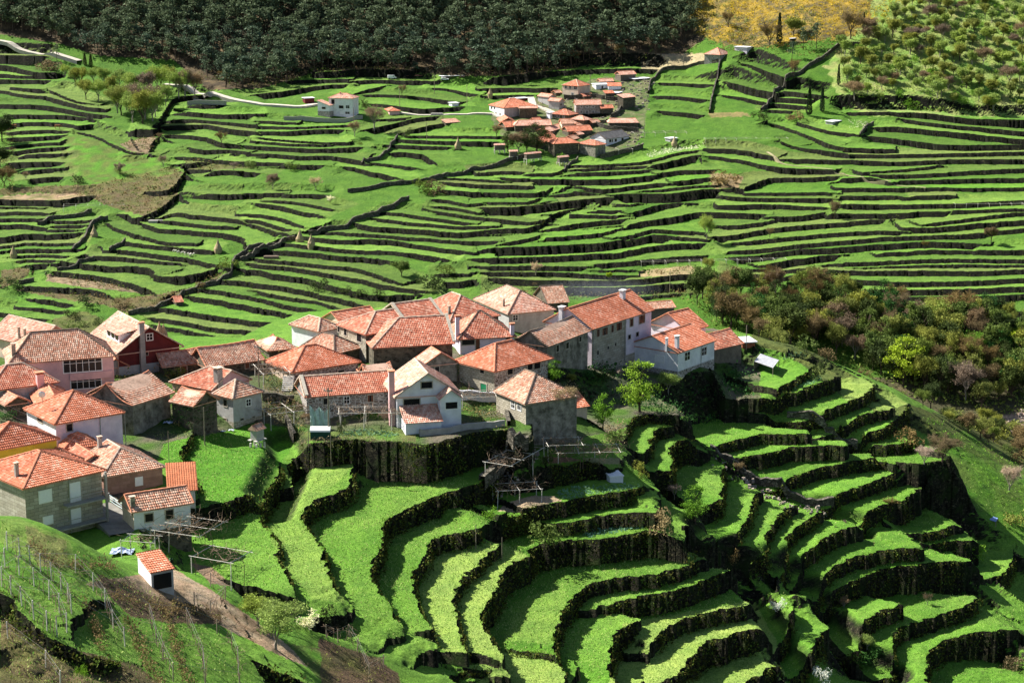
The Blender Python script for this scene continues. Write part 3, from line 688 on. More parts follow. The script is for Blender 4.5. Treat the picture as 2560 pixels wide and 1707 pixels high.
# ---------------------------------------------------------------- mesh helpers
class MB:
    def __init__(s): s.v = []; s.f = []; s.uv = []
    def quad(s, a, b, c, d, uv=None):
        n = len(s.v); s.v += [tuple(a), tuple(b), tuple(c), tuple(d)]; s.f.append((n,n+1,n+2,n+3)); s.uv += uv or [(0,0),(1,0),(1,1),(0,1)]
    def poly(s, P, uv=None):
        n = len(s.v); s.v += [tuple(p) for p in P]; s.f.append(tuple(range(n, n+len(P)))); s.uv += uv or [(0,0)]*len(P)
    def box(s, o, ax, ay, az):
        o, ax, ay, az = map(Vector, (o, ax, ay, az)); p = [o, o+ax, o+ax+ay, o+ay]; q = [x+az for x in p]; lx, ly, lz = ax.length, ay.length, az.length
        s.poly([p[3],p[2],p[1],p[0]]); s.poly(q, [(0,0),(lx,0),(lx,ly),(0,ly)])
        for i in range(4):
            j = (i+1)%4; w = (p[j]-p[i]).length; s.poly([p[i],p[j],q[j],q[i]], [(0,0),(w,0),(w,lz),(0,lz)])
    def cbox(s, c, u, v, w, d, h):  # box centred in plan on c, base at c.z
        s.box(Vector(c)-u*w/2-v*d/2, u*w, v*d, Vector((0,0,h)))
    def tube(s, P, r, n=5, r2=None, cap=True):
        P = [Vector(p) for p in P]; N = len(P); rings = []
        for i, p in enumerate(P):
            t = (P[min(i+1,N-1)]-P[max(i-1,0)]).normalized(); a = t.orthogonal().normalized() if abs(t.z) > .95 else Vector((0,0,1)).cross(t).normalized(); b = t.cross(a)
            rr = r+(r2-r)*i/max(1,N-1) if r2 is not None else r; k0 = len(s.v); rings.append(k0)
            for k in range(n): s.v.append(tuple(p+a*rr*math.cos(2*math.pi*k/n)+b*rr*math.sin(2*math.pi*k/n)))
        for i in range(N-1):
            for k in range(n):
                s.f.append((rings[i]+k, rings[i]+(k+1)%n, rings[i+1]+(k+1)%n, rings[i+1]+k)); s.uv += [(0,0)]*4
        if cap:
            s.f.append(tuple(rings[-1]+k for k in range(n))); s.uv += [(0,0)]*n; s.f.append(tuple(rings[0]+k for k in reversed(range(n)))); s.uv += [(0,0)]*n
    def build(s, name, mat, parent=None, smooth=False, origin=None):
        me = bpy.data.meshes.new(name); v = s.v
        if origin is not None: v = [(a-origin[0], b-origin[1], c-origin[2]) for a, b, c in v]
        me.from_pydata(v, [], s.f); u = me.uv_layers.new(name='UVMap'); u.data.foreach_set('uv', np.array(s.uv, dtype=np.float32).ravel()); me.update()
        if smooth: me.polygons.foreach_set('use_smooth', [True]*len(me.polygons))
        me.materials.append(mat); o = bpy.data.objects.new(name, me); C.objects.link(o)
        if origin is not None and parent is None: o.location = origin
        if parent is not None: o.parent = parent
        return o
def tag(o, label, cat, group=None, kind=None):
    o['label'] = label; o['category'] = cat
    if group: o['group'] = group
    if kind: o['kind'] = kind
    return o
def empty(name, loc, label=None, cat=None, group=None):
    o = bpy.data.objects.new(name, None); C.objects.link(o); o.location = loc
    if label: tag(o, label, cat, group)
    return o
UP = Vector((0,0,1))
def tile_face(mb, P, fine=1.0, wave=.06, step=.06, sag=0.0):
    """P: eave a, eave b, then the other corners counter-clockwise; real corrugated, stepped tiling"""
    P = [Vector(p) for p in P]; a = P[0]; x = (P[1]-P[0]).normalized(); n = x.cross(P[2]-P[0]).normalized(); y = n.cross(x)
    q = [((p-a).dot(x), (p-a).dot(y)) for p in P]; W0, W1 = min(t[0] for t in q), max(t[0] for t in q); H = max(t[1] for t in q)
    pit = .27*fine; nx = max(2, int((W1-W0)/pit))*3; row = .38*fine; ny = max(1, int(H/row)); bm = bmesh.new(); V = []; U = []
    ph = random.random()*6
    for j in range(ny+1):
        for k in (0, 1):
            if j == ny and k: continue
            yy = H*j/ny if k == 0 else H*(j+1)/ny-.02
            zz = step if k == 0 else 0.0
            r = []
            for i in range(nx+1):
                xx = W0+(W1-W0)*i/nx; w = (0, wave, wave*.6)[i%3]
                sg = -sag*math.sin(math.pi*min(1,max(0,(xx-W0)/(W1-W0))))*(.4+.6*math.sin(yy*.8+ph)**2)*(yy/H)
                r.append(bm.verts.new(a+x*xx+y*yy+n*(w+zz+random.uniform(-.012,.012)*fine)+UP*sg))
            V.append((r, yy))
    L = bm.loops.layers.uv.new('u')
    for j in range(len(V)-1):
        for i in range(nx):
            f = bm.faces.new((V[j][0][i], V[j][0][i+1], V[j+1][0][i+1], V[j+1][0][i]))
            for l, (xx, yy) in zip(f.loops, ((W0+(W1-W0)*i/nx, V[j][1]), (W0+(W1-W0)*(i+1)/nx, V[j][1]), (W0+(W1-W0)*(i+1)/nx, V[j+1][1]), (W0+(W1-W0)*i/nx, V[j+1][1]))): l[L].uv = (xx+50, yy+50+random.Random(int(xx*3)).random()*0)
    for i in range(1, len(P)):
        p, r = P[i], P[(i+1)%len(P)]; e = r-p
        if e.length < .05: continue
        no = e.cross(n).normalized()
        bmesh.ops.bisect_plane(bm, geom=bm.verts[:]+bm.edges[:]+bm.faces[:], plane_co=p, plane_no=no, clear_outer=True)
    bm.verts.index_update(); k0 = len(mb.v); mb.v += [tuple(v.co) for v in bm.verts]
    for f in bm.faces: mb.f.append(tuple(k0+v.index for v in f.verts)); mb.uv += [tuple(l[L].uv) for l in f.loops]
    bm.free()
def line_hit(x0, y0, c, s, px, py):
    q = ray(px, py); q = q[0]/q[1]; return (y0*q-x0)/(c-s*q)
HOUSES = {}
def house(name, label, F, R_, L, G, far=False, roof='hip', axis='v', inset=(1,1), pitch=.42, rm='red', wm='white', wmL=None, wins=(), chims=(), over=.35, cat='house', base=None, cap=None, sag=0.0, fine=1.0, sub=None, deep=5.0, group=None, wave=.06, step=.06, pars=(), pipes=(), Yf=None):
    t0 = F.split()[0]; pf = P1(F); pr = P1(t0+' '+R_) if R_[0].isdigit() or R_[0] == '-' else P1(R_)
    gp = P1(t0+' '+F.split()[1].split(',')[0]+','+str(G)); gx, gy, gz = at(gp[0], gp[1], far)
    if Yf: gy = Yf; gz = ray(*gp)[2]/ray(*gp)[1]*gy
    d = ray(*pf); k = gy/d[1]; X0, Y0, Z0 = d[0]*k, gy, d[2]*k
    pl = None if isinstance(L, (int,float)) else (P1(t0+' '+L) if L[0].isdigit() or L[0] == '-' else P1(L))
    best = None
    for i in range(4, 85):
        a = R(i); c, s = math.cos(a), math.sin(a); w = line_hit(X0, Y0, c, s, *pr)
        if w <= 0: continue
        e = (proj(X0+w*c, Y0+w*s, Z0)[1]-pr[1])**2
        if pl:
            dl = line_hit(X0, Y0, -s, c, *pl)
            if dl <= 0: continue
            e += (proj(X0-dl*s, Y0+dl*c, Z0)[1]-pl[1])**2
        else: dl = L
        e += (i-35)**2*.004*(1 if pl else .3)
        if best is None or e < best[0]: best = (e, a, w, dl)
    _, a, w, dl = best; u = Vector((math.cos(a), math.sin(a), 0)); v = Vector((-math.sin(a), math.cos(a), 0))
    O = Vector((X0, Y0, Z0)); gz = min(gz, Z0-1.5); hw = Z0-gz; org = Vector((X0, Y0, gz))
    root = sub or empty(name, org, label, cat, group); oo = root.location if sub else org
    def rel(p): return Vector(p)-oo
    def mk(mb, nm, mat, par=None):
        o = mb.build(nm, mat, None); 
        for vv in o.data.vertices: vv.co = vv.co-oo
        o.parent = par or root; return o
    # local coords (s along u, t along v, z above eave) -> world
    def W(s, t, z=0.0): return O+u*s+v*t+UP*z
    long_v = axis == 'v'; half = (w if long_v else dl)/2; rise = half*pitch; ln = dl if long_v else w
    lo = -hw-deep
    def rz(s, t):  # roof height above eave
        if roof == 'flat': return .15
        if roof == 'shed': return pitch*t
        aa, ll = (s, t) if long_v else (t, s); m = min(aa, 2*half-aa)
        r = m*pitch
        if inset[0] > 0: r = min(r, ll*pitch/inset[0])
        if inset[1] > 0: r = min(r, (ln-ll)*pitch/inset[1])
        return r
    # walls
    def side(mb, p0, p1, gable, low=lo, high=0.0, zz=None):
        Lw = (p1-p0).length
        P = [p0+UP*low, p1+UP*low, p1+UP*(high if zz is None else zz[1]), p0+UP*(high if zz is None else zz[0])]; uv = [(0,low),(Lw,low),(Lw,P[2].z-p1.z),(0,P[3].z-p0.z)]
        if gable: P.insert(3, (p0+p1)/2+UP*rise); uv.insert(3, (Lw/2, rise))
        mb.poly(P, uv)
    c0, c1, c2, c3 = W(0,0), W(w,0), W(w,dl), W(0,dl)
    gU = roof == 'hip' and not long_v; gab_F = roof == 'hip' and long_v and inset[0] == 0; gab_B = roof == 'hip' and long_v and inset[1] == 0
    gab_L = roof == 'hip' and not long_v and inset[0] == 0; gab_R = roof == 'hip' and not long_v and inset[1] == 0
    nm = 'wing_' if sub else ''
    zs = pitch*dl if roof == 'shed' else 0
    m1 = MB(); split = wmL is not None
    side(m1, c0, c1, gab_F); side(m1, c1, c2, gab_R, zz=(0, zs) if roof == 'shed' else None); side(m1, c2, c3, gab_B, zz=(zs, zs) if roof == 'shed' else None)
    if not split: side(m1, c3, c0, gab_L, zz=(zs, 0) if roof == 'shed' else None)
    mk(m1, nm+'wall', WM[wm])
    if split: m2 = MB(); side(m2, c3, c0, gab_L, zz=(zs, 0) if roof == 'shed' else None); mk(m2, nm+'wall', WM[wmL])
    if base:  # lower storey in another material, proud of the wall: (material, metres below the eave)
        m3 = MB(); e = .03
        for p0, p1, off in ((c0-v*e-u*e, c1-v*e+u*e, 0), (c3-u*e, c0-u*e-v*e, 0), (c1+u*e-v*e, c2+u*e, 0)): side(m3, p0, p1, False, lo, -base[1])
        mk(m3, 'stone_base', WM[base[0]])
    # roof
    ov = over; rb = MB(); cb = MB(); capm = {'d': M_CAPD, 'o': M_CAPO}.get(cap, M_CAP)
    if roof == 'flat':
        rb.box(W(-ov,-ov,-.02), u*(w+2*ov), v*(dl+2*ov), UP*.18)
    elif roof == 'shed':
        A, B = W(-ov,-ov,-ov*pitch), W(w+ov,-ov,-ov*pitch); D, E = W(w+ov,dl+ov,zs+ov*pitch), W(-ov,dl+ov,zs+ov*pitch)
        if rm == 'white': rb.box(A, B-A, E-A, UP*.06)
        else: tile_face(rb, [A+UP*.06,B+UP*.06,D+UP*.06,E+UP*.06], fine, wave, step, sag); rb.poly([A,E,D,B]); rb.quad(A,B,B+UP*.08,A+UP*.08)
    else:
        if long_v: X = lambda a_, l_, z: W(a_, l_, z)
        else: X = lambda a_, l_, z: W(l_, 2*half-a_, z)       # mirrored so faces stay counter-clockwise
        zo = -ov*pitch; g0 = inset[0] == 0; g1 = inset[1] == 0
        if long_v: i0, i1 = inset
        else: i0, i1 = inset
        e0 = -ov; e1 = ln+ov
        r0 = half*i0 if i0 else e0; r1 = ln-half*i1 if i1 else e1
        if r1 < r0: r0 = r1 = (r0+r1)/2
        A, B, Cc, D = X(-ov,e0,zo), X(2*half+ov,e0,zo), X(2*half+ov,e1,zo), X(-ov,e1,zo); T0, T1 = X(half,r0,rise), X(half,r1,rise)
        lift = UP*.07
        faces = [[D,A,T0,T1],[B,Cc,T1,T0]]
        if i0: faces.append([A,B,T0])
        if i1: faces.append([Cc,D,T1])
        for f in faces: tile_face(rb, [p+lift for p in f], fine, wave, step, sag); rb.poly(list(reversed(f)))
        for p, q in ((A,B),(B,Cc),(Cc,D),(D,A)): rb.quad(p-UP*.05, q-UP*.05, q+UP*.1, p+UP*.1)
        def capline(p, q, r=.13):
            n = max(1, int((q-p).length/.5)); mb = cb; pts_ = [p+(q-p)*(i/n)+UP*(.12+(.03 if i%2 else 0)) for i in range(n+1)]
            if sag: pts_ = [x-UP*sag*math.sin(math.pi*i/n)*.8 for i, x in enumerate(pts_)]
            mb.tube(pts_, r*fine**.5, 5)
        if (T1-T0).length > .1: capline(T0, T1)
        if i0: capline(A, T0); capline(B, T0)
        else: capline(A, T0, .1); capline(B, T0, .1)
        if i1: capline(Cc, T1); capline(D, T1)
        else: capline(Cc, T1, .1); capline(D, T1, .1)
    ro = mk(rb, nm+'roof', RM[rm])
    if cb.v: mk(cb, 'ridge_tiles', capm, ro)
    # windows and doors: side, corner px, corner px, kind
    for wi in wins:
        sd_, p_, q_, kd = wi.split(); x0, y0 = P1(t0+' '+p_); x1, y1 = P1(t0+' '+q_)
        dv = u if sd_ == 'R' else v; outn = -v if sd_ == 'R' else -u
        def hz(x, y):
            s = line_hit(X0, Y0, dv.x, dv.y, x, y); Yp = Y0+dv.y*s; dd = ray(x, y); return s, dd[2]/dd[1]*Yp
        s0, z0 = hz(x0, y0); s1, z1 = hz(x1, y1); sm = (s0+s1)/2; ww = abs(s1-s0); zt = hz((x0+x1)/2, y0)[1]; zb = hz((x0+x1)/2, y1)[1]; hh = zt-zb
        c = Vector((X0, Y0, 0))+dv*sm+UP*zb+outn*.0
        fr = MB(); t_ = min(.14, ww*.14); pr_ = .06
        for (ox, oz, lx, lz) in ((-ww/2-t_,-t_,ww+2*t_,t_),(-ww/2-t_,hh,ww+2*t_,t_),(-ww/2-t_,0,t_,hh),(ww/2,0,t_,hh)):
            fr.box(c+dv*ox+UP*oz, dv*lx, outn*pr_, UP*lz)
        door = kd in ('door','gdoor','bdoor','wdoor'); fm = {'dark':M_STONE,'frame':M_FRAME,'shut':M_FRAME,'brown':M_STONE,'glass':M_FRAME,'small':M_STONE}.get(kd, M_STONE)
        if kd == 'glass':
            nn = max(3, int(ww/.8))
            for i in range(1, nn): fr.box(c+dv*(-ww/2+ww*i/nn-.035), dv*.07, outn*.05, UP*hh)
            fr.box(c-dv*ww/2+UP*hh*.62, dv*ww, outn*.055, UP*.06)
        elif kd == 'frame':
            fr.box(c-dv*.03, dv*.06, outn*.05, UP*hh); fr.box(c-dv*ww/2+UP*hh*.5, dv*ww, outn*.045, UP*.05)
        fo = mk(fr, 'door' if door else 'window', fm)
        pn = MB(); pn.box(c-dv*ww/2, dv*ww, outn*.02, UP*hh)
        if kd in ('shut','wdoor'):
            for i in range(int(hh/.16)): pn.box(c-dv*ww*.49+UP*(i*.16+.02), dv*ww*.98, outn*.035, UP*.12)
        mk(pn, 'door_leaf' if door else ('shutter' if kd == 'shut' else 'pane'), {'shut':M_SHUT,'wdoor':M_SHUT,'gdoor':M_GREEN,'bdoor':M_BROWN,'brown':M_BROWN}.get(kd, M_DARK), fo)
        if kd == 'brown': pn2 = MB(); pn2.box(c-dv*ww*.16+outn*.02, dv*ww*.32, outn*.01, UP*hh*.98); mk(pn2, 'pane', M_DARK, fo)
    for cs in chims:  # px at its foot on the roof, height, width, kind
        p_, hgt, wd, kd = cs.split(); x, y = P1(t0+' '+p_); hgt = float(hgt); wd = float(wd); dd = ray(x, y); hitp = None
        for Yq in np.arange(Y0-2, Y0+30, .1):
            p = Vector((dd[0]/dd[1]*Yq, Yq, dd[2]/dd[1]*Yq)); s_ = (p-O).dot(u); tt_ = (p-O).dot(v)
            if -.4 <= s_ <= w+.4 and -.4 <= tt_ <= dl+.4 and p.z-Z0 <= rz(min(max(s_,0),w), min(max(tt_,0),dl)): hitp = p; break
        if hitp is None: continue
        cmb = MB(); mt = {'w':WM['white'],'p':WM['lilac'],'g':M_CONC,'d':WM['stain'],'r':WM['pink']}[kd]
        cmb.cbox(hitp-UP*1.0, u, v, wd, wd*.8, hgt+1.0); co_ = mk(cmb, 'chimney', mt)
        k2 = MB(); k2.cbox(hitp+UP*(hgt+.22), u, v, wd*1.35, wd*1.15, .1); k2.cbox(hitp+UP*hgt, u, v, wd*1.12, wd*.95, .06)
        for a_ in (-1,1):
            for b_ in (-1,1): k2.cbox(hitp+u*a_*wd*.35+v*b_*wd*.25+UP*(hgt+.06), u, v, .1, .1, .17)
        mk(k2, 'chimney_cap', M_CAPO if kd in 'dg' else (M_CAP if kd in 'pr' else M_FRAME), co_)
    for sx in pars:  # stone parapets on the gables of u-axis roofs, s along u
        pm = MB(); s_ = (-.25 if sx == 0 else w+.0)
        for (t0_, t1_) in ((-.4, half), (half, dl+.3)):
            z0_, z1_ = rz(0, max(t0_, 0))+.2, rz(w/2, half)+.25 if t0_ < 0 else 0.2
            if t0_ < 0: a0, a1 = W(s_, t0_, .1), W(s_, t1_, rise+.2)
            else: a0, a1 = W(s_, t0_, rise+.2), W(s_, t1_, .1)
            pm.box(a0, u*.45, a1-a0, UP*.2)
        mk(pm, 'parapet', M_STONE)
    for ps in pipes:  # drain pipes: side, px x
        sd_, px_ = ps.split(); dv = u if sd_ == 'R' else v; outn = -v if sd_ == 'R' else -u; x = P1(t0+' '+px_+',0')[0]; s_ = line_hit(X0, Y0, dv.x, dv.y, x, 900)
        p = O+dv*s_+outn*.12; pm = MB(); pm.tube([p+outn*.25+UP*-.1, p-UP*.5, p-UP*(hw+1)], .055, 6); mk(pm, 'drain_pipe', M_METAL)
    H = dict(root=root, O=O, u=u, v=v, w=w, dl=dl, hw=hw, half=half, rise=rise, W=W, mk=mk, rz=rz, t0=t0, X0=X0, Y0=Y0)
    HOUSES[label] = H; return H
# ---------------------------------------------------------------- the near village, house by house
h1 = house('granite_house', 'two-storey granite block house with bright red hip roof and white balconies, lowest on the left', 'H5 225,865', '930,745', '-195,705', 1320, rm='new', wm='ashlar', cap='r', inset=(1,1), pitch=.40,
  wins=('R 360,905 470,1005 shut','R 635,825 745,1005 wdoor','R 640,1065 750,1240 wdoor','R 400,1145 480,1205 shut'), chims=('155,780 1.5 .45 g',), pipes=('R 570',), over=.5, Yf=222)
def balcony(H, x0, x1, ytop, depth=1.1, corner=True):
    t0 = H['t0']; u, v, O = H['u'], H['v'], H['O']; s0 = line_hit(H['X0'], H['Y0'], u.x, u.y, *P1('%s %s,%s' % (t0, x0, ytop))); s1 = H['w']
    dd = ray(*P1('%s %s,%s' % (t0, x0, ytop))); z = dd[2]/dd[1]*(H['Y0']+u.y*s0); b = Vector((O.x, O.y, z))+u*s0
    m = MB(); m.box(b-v*depth, u*(s1-s0), v*depth, UP*.16); o = H['mk'](m, 'balcony', M_CONC)
    r = MB(); n = int((s1-s0)/.14)
    for i in range(n+1): r.box(b-v*depth+u*(s1-s0)*i/n+UP*.16, u*.02, v*.02, UP*.9)
    for i in range(int(depth/.14)): r.box(b-v*depth+u*(s1-s0)+v*i*.14+UP*.16, u*.02, v*.02, UP*.9)
    r.box(b-v*depth+UP*1.05, u*(s1-s0), v*.05, UP*.05); r.box(b-v*depth+u*(s1-s0-.04)+UP*1.05, u*.05, v*depth, UP*.05); H['mk'](r, 'railing', M_METAL, o)
balcony(h1, 580, 0, 1045); balcony(h1, 450, 0, 1275)
m = MB(); m.box(h1['W'](h1['w']-.15, -1.1, -6.6), h1['u']*.25, h1['v']*.25, UP*6.5); h1['mk'](m, 'corner_pillar', M_CONC)
house('yellow_house', 'house with yellow wall band under a scalloped red hip roof, at the left edge', 'H5 -150,545', '520,457', '-330,480', 860, rm='new', wm='yellow', pitch=.45, cap='r')
house('small_house', 'small hip roof of bright red tiles tucked behind the two-storey granite house', 'H5 500,655', '742,603', '330,570', 880, rm='new', wm='cream', pitch=.5)
house('pink_block_house', 'brown-pink block house with weathered hip roof and one pink shutter', 'H5 948,767', '1490,700', '735,640', 960, rm='old', wm='pinkblock', inset=(1,0.0), pitch=.5, wins=('R 1245,785 1305,850 shut',), chims=('918,515 1.3 .5 g',), cap='o')
h5 = house('white_cottage', 'small whitewashed cottage with two dark openings and old gable roof, below the brown-pink house', 'H5 1225,1085', '1745,1005', 4.2, 1270, rm='old', wm='white', wmL='cream', axis='u', inset=(0,0), pitch=.62, wins=('R 1330,1115 1405,1185 dark','R 1520,1080 1590,1160 dark'), chims=('1218,1050 1.0 .55 d','1155,925 .7 .35 d'), base=('oldstone', 2.9))
house('sheet_roof_shed', 'lean-to shed with rusty orange sheet roof beside the green field', 'H5 1560,900', '1790,888', 5.0, 1080, roof='shed', rm='orange', wm='grey', pitch=.35, cat='shed', step=.01)
house('pink_white_house', 'tall pale pink house with clean orange ribbed hip roof, left of the dark barn', 'H1 510,1310', '1120,1250', '245,1200', 1570, rm='new', wm='lilac', wmL='white', pitch=.55, wins=('R 610,1320 665,1385 dark','L 345,1245 390,1300 dark'), pipes=('R 888','R 1118'), cap='r')
house('orange_wing_house', 'white gable house with faded orange ribbed roof behind the tall pale pink house', 'H1 350,1150', '640,1060', '285,1015', 1330, rm='new', wm='white', axis='v', inset=(0,0), pitch=.55)
house('ridge_house', 'low long house with pale red roof and tall pink chimney, at the left edge', 'H1 -100,1005', '520,960', '-240,920', 1180, rm='red', wm='grey', axis='u', inset=(1,1), pitch=.6, chims=('370,985 1.9 .95 r',), cap='o')
house('dark_lean_to', 'small old house with sagging tile roof at the left edge, below the long low house', 'H1 60,1140', '255,1105', '-140,1030', 1250, rm='old', wm='oldstone', axis='v', inset=(0,0), pitch=.5)
h11 = house('veranda_house', 'old pink house with a glazed white veranda and brown hip roof', 'H1 100,757', '1040,684', 8.5, 1010, rm='old', wm='pink', axis='u', inset=(.8,1), pitch=.72, wins=('R 580,712 935,838 glass','R 650,892 930,990 glass'), chims=('128,700 1.6 .55 d',), cap='d')
m = MB(); s0 = line_hit(h11['X0'], h11['Y0'], h11['u'].x, h11['u'].y, *P1('H1 640,850')); m.box(h11['W'](s0, -.25, -3.3), h11['u']*(h11['w']-s0-.3), h11['v']*.2, UP*1.0); h11['mk'](m, 'siding_panel', WM['pink'])
house('block_gable_house', 'cream house with brown block gable and two dark stovepipes on its roof, far left', 'H1 312,605', '695,520', '-90,505', 830, rm='pale', wm='pinkblock', wmL='cream', axis='v', inset=(0,0), pitch=.62, chims=('178,540 1.5 .32 d','232,555 1.5 .32 d'), cap='o')
h13 = house('red_gable_house', 'house with dark red gable wall, external chimney and a dormer in its orange roof', 'H1 1085,660', '1645,578', '830,515', 880, rm='pale', wm='redw', wmL='cream', axis='v', inset=(0,0), pitch=.66, base=('grey', 2.3), over=.55, wins=('R 1345,495 1400,550 frame','R 1336,655 1360,690 dark'), cap='o')
u, v, W = h13['u'], h13['v'], h13['W']
m = MB(); m.box(W(h13['w']*.34, -.62, -9), u*.75, v*.6, UP*(9+h13['rise']+.9)); o = h13['mk'](m, 'chimney', M_CONC); m = MB(); m.box(W(h13['w']*.34-.1, -.7, h13['rise']+.9), u*.95, v*.8, UP*.12); h13['mk'](m, 'chimney_cap', M_CAP, o)
dz = 1.35; m = MB(); A, B = W(1.0, h13['dl']*.18, .2), W(1.0, h13['dl']*.62, .2)
m.box(A, v*(h13['dl']*.44), u*3.0, UP*1.9); o = h13['mk'](m, 'dormer', WM['white'])
m = MB(); tile_face(m, [W(.55, h13['dl']*.66, 2.05), W(.55, h13['dl']*.14, 2.05), W(4.3, h13['dl']*.14, 2.75), W(4.3, h13['dl']*.66, 2.75)]); h13['mk'](m, 'dormer_roof', RM['pale'], o)
m = MB()
for k in range(3): m.box(W(.97, h13['dl']*(.21+.14*k), 1.1), v*(h13['dl']*.1), u*.05, UP*.75)
h13['mk'](m, 'pane', M_DARK, o)
house('garden_shed', 'small rendered shed with gabled tile roof between the veranda house and the red-gabled house', 'H1 950,802', '1168,772', '885,725', 880, rm='pale', wm='grey', axis='v', inset=(0,0), pitch=.6, cat='shed')
house('barn', 'short low barn with ragged old tile roof, right of the red-gabled house', 'H1 1503,787', '1870,745', 5.0, 880, rm='old', wm='oldstone', axis='u', inset=(0,0), pitch=.6, cat='barn', sag=.25, step=.06, wins=('R 1660,790 1715,860 bdoor',))
house('barn', 'long low barn with old orange tile roof and dark front, above the chimney house', 'H2 440,790', '930,718', 6.0, 910, rm='old', wm='oldstone', axis='u', inset=(0,0), pitch=.72, cat='barn', sag=.2, step=.06, wins=('R 780,745 820,810 bdoor',))
house('wavy_barn', 'tall dark stone barn with rippling old tile roof, beside the pale pink house', 'H1 1215,1130', '1560,1020', 8.5, 1430, rm='old', wm='stain', axis='u', inset=(0,0), pitch=.52, cat='barn', sag=.7, over=.5)
house('rendered_house', 'grey-white rendered house on a stone base with brown hip roof, facing the lawn', 'H2 668,1078', '930,1022', '510,1046', 1370, rm='old', wm='grey', axis='v', inset=(1,.6), pitch=.62, base=('stone', 3.6), wins=('R 790,1095 832,1152 frame','L 583,1098 617,1158 dark','L 583,1270 615,1340 bdoor','R 735,1270 768,1296 dark','R 845,1250 872,1276 small'), cap='o')
house('chimney_house', 'low house with red tile slope and one big square chimney, behind the grey-white rendered house', 'H2 470,1004', '820,935', '112,962', 1110, rm='red', wm='pink', axis='v', inset=(0,1), pitch=.5, chims=('535,935 1.9 1.05 g',), cap='o')
house('ivy_ruin', 'small ivy-grown stone outhouse with brown tile roof, left of the grey-white rendered house', 'H2 300,1148', '520,1110', '110,1135', 1390, rm='old', wm='oldstone', axis='v', inset=(0,0), pitch=.6, cat='outhouse', sag=.3)
house('brown_shack', 'collapsing brown tiled shack left of the tall bright white house', 'H2 1000,640', '1235,600', '885,560', 720, rm='old', wm='oldstone', pitch=.6, cat='shack', sag=.5, step=.06)
house('white_house', 'bright white house with small brown hip roof and a pole, above the barn', 'H2 1455,464', '1640,432', '1208,405', 650, rm='old', wm='white', pitch=.62, cap='o')
house('low_hip_house', 'low house with worn red hip roof between the bright white house and the round-fronted house', 'H2 1600,668', '1840,612', '1310,612', 780, rm='old', wm='oldstone', axis='v', inset=(1,.5), pitch=.62, cap='d')
house('striped_roof_shed', 'shed with bright pink-red striped roof behind the long stone house', 'H2 1660,388', '1990,335', 5.0, 470, rm='red', wm='cream', axis='u', inset=(0,0), pitch=.5, cat='shed')
house('round_front_house', 'low wide house with clean fanned red hip roof above the long red-roofed stone house', 'H2 1215,835', '1820,742', 8.0, 960, rm='new', wm='rubble', wmL='cream', axis='u', inset=(1.1,1.3), pitch=.6, wins=('R 1635,828 1690,878 dark',), cap='r')
h24 = house('long_stone_house', 'long stone house with low bright red roof and stone gables, behind the bare vines', 'H2 1345,1064', '2160,1003', 7.0, 1290, rm='red', wm='rubble', axis='u', inset=(0,0), pitch=.55, wins=('R 1500,1085 1545,1140 dark','R 1690,1070 1738,1132 frame','R 1905,1055 1957,1115 brown'), pars=(0,1), cap='o')
h25 = house('white_gable_house', 'white three-storey gable house with side turret and lean-to roof, centre front above the retaining wall', 'H3 140,1342', '803,1303', '20,1180', 1700, rm='pale', wm='white', axis='v', inset=(0,0), pitch=.66, over=.45, wins=('R 405,1197 523,1262 dark','R 215,1382 388,1460 dark'), cap='o')
rt = h25['root']
house('turret', 'w2', 'H3 578,1372', '792,1360', 2.4, 1700, rm='pale', wm='white', axis='v', inset=(0,0), pitch=.75, over=.25, wins=('R 640,1404 752,1466 dark',), sub=rt) if 0 else None
def wing(H, s0, s1, t0, t1, z0, pitch, rm, wm, wins=(), shed=False, low=9):
    u, v, W = H['u'], H['v'], H['W']; w = s1-s0; m = MB(); p = [W(s0,t0,z0), W(s1,t0,z0), W(s1,t1,z0), W(s0,t1,z0)]
    for i in range(4):
        a, b = p[i], p[(i+1)%4]; P = [a-UP*low, b-UP*low, b, a]
        if not shed and i in (0,2): P.insert(3, (a+b)/2+UP*w*pitch/2)
        m.poly(P)
    H['mk'](m, 'wing_wall', WM[wm]); m = MB(); o = .25
    if shed:
        A, B = W(s0-o,t0-o,z0-o*pitch+.06), W(s1+o,t0-o,z0-o*pitch+.06); D, E = W(s1+o,t1,z0+(t1-t0)*pitch+.06), W(s0-o,t1,z0+(t1-t0)*pitch+.06)
        tile_face(m, [A,B,D,E]); m.poly([A,E,D,B])
    else:
        r = w*pitch/2
        for fc in ([W(s0-o,t1,z0-o*pitch+.06), W(s0-o,t0-o,z0-o*pitch+.06), W((s0+s1)/2,t0-o,z0+r+.06), W((s0+s1)/2,t1,z0+r+.06)], [W(s1+o,t0-o,z0-o*pitch+.06), W(s1+o,t1,z0-o*pitch+.06), W((s0+s1)/2,t1,z0+r+.06), W((s0+s1)/2,t0-o,z0+r+.06)]):
            tile_face(m, fc); m.poly(list(reversed(fc)))
    H['mk'](m, 'wing_roof', RM[rm])
    for (a, b, ww, hh) in wins:
        f = MB(); c = W(s0+a, t0, z0-b); 
        for q in ((-.1,-.1,ww+.2,.1),(-.1,hh,ww+.2,.1),(-.1,0,.1,hh),(ww,0,.1,hh)): f.box(c+u*q[0]+UP*q[1], u*q[2], -v*.06, UP*q[3])
        fo = H['mk'](f, 'window', M_FRAME); f = MB(); f.box(c, u*ww, -v*.02, UP*hh); H['mk'](f, 'pane', M_DARK, fo)
wing(h25, h25['w']*.66, h25['w']+.0, -2.2, 3, -.35, .8, 'pale', 'white', wins=((.75, 1.5, 1.7, .95),))
wing(h25, h25['w']*.06, h25['w']*.64, -3.6, 0, -3.15, .42, 'pale', 'white', shed=True)
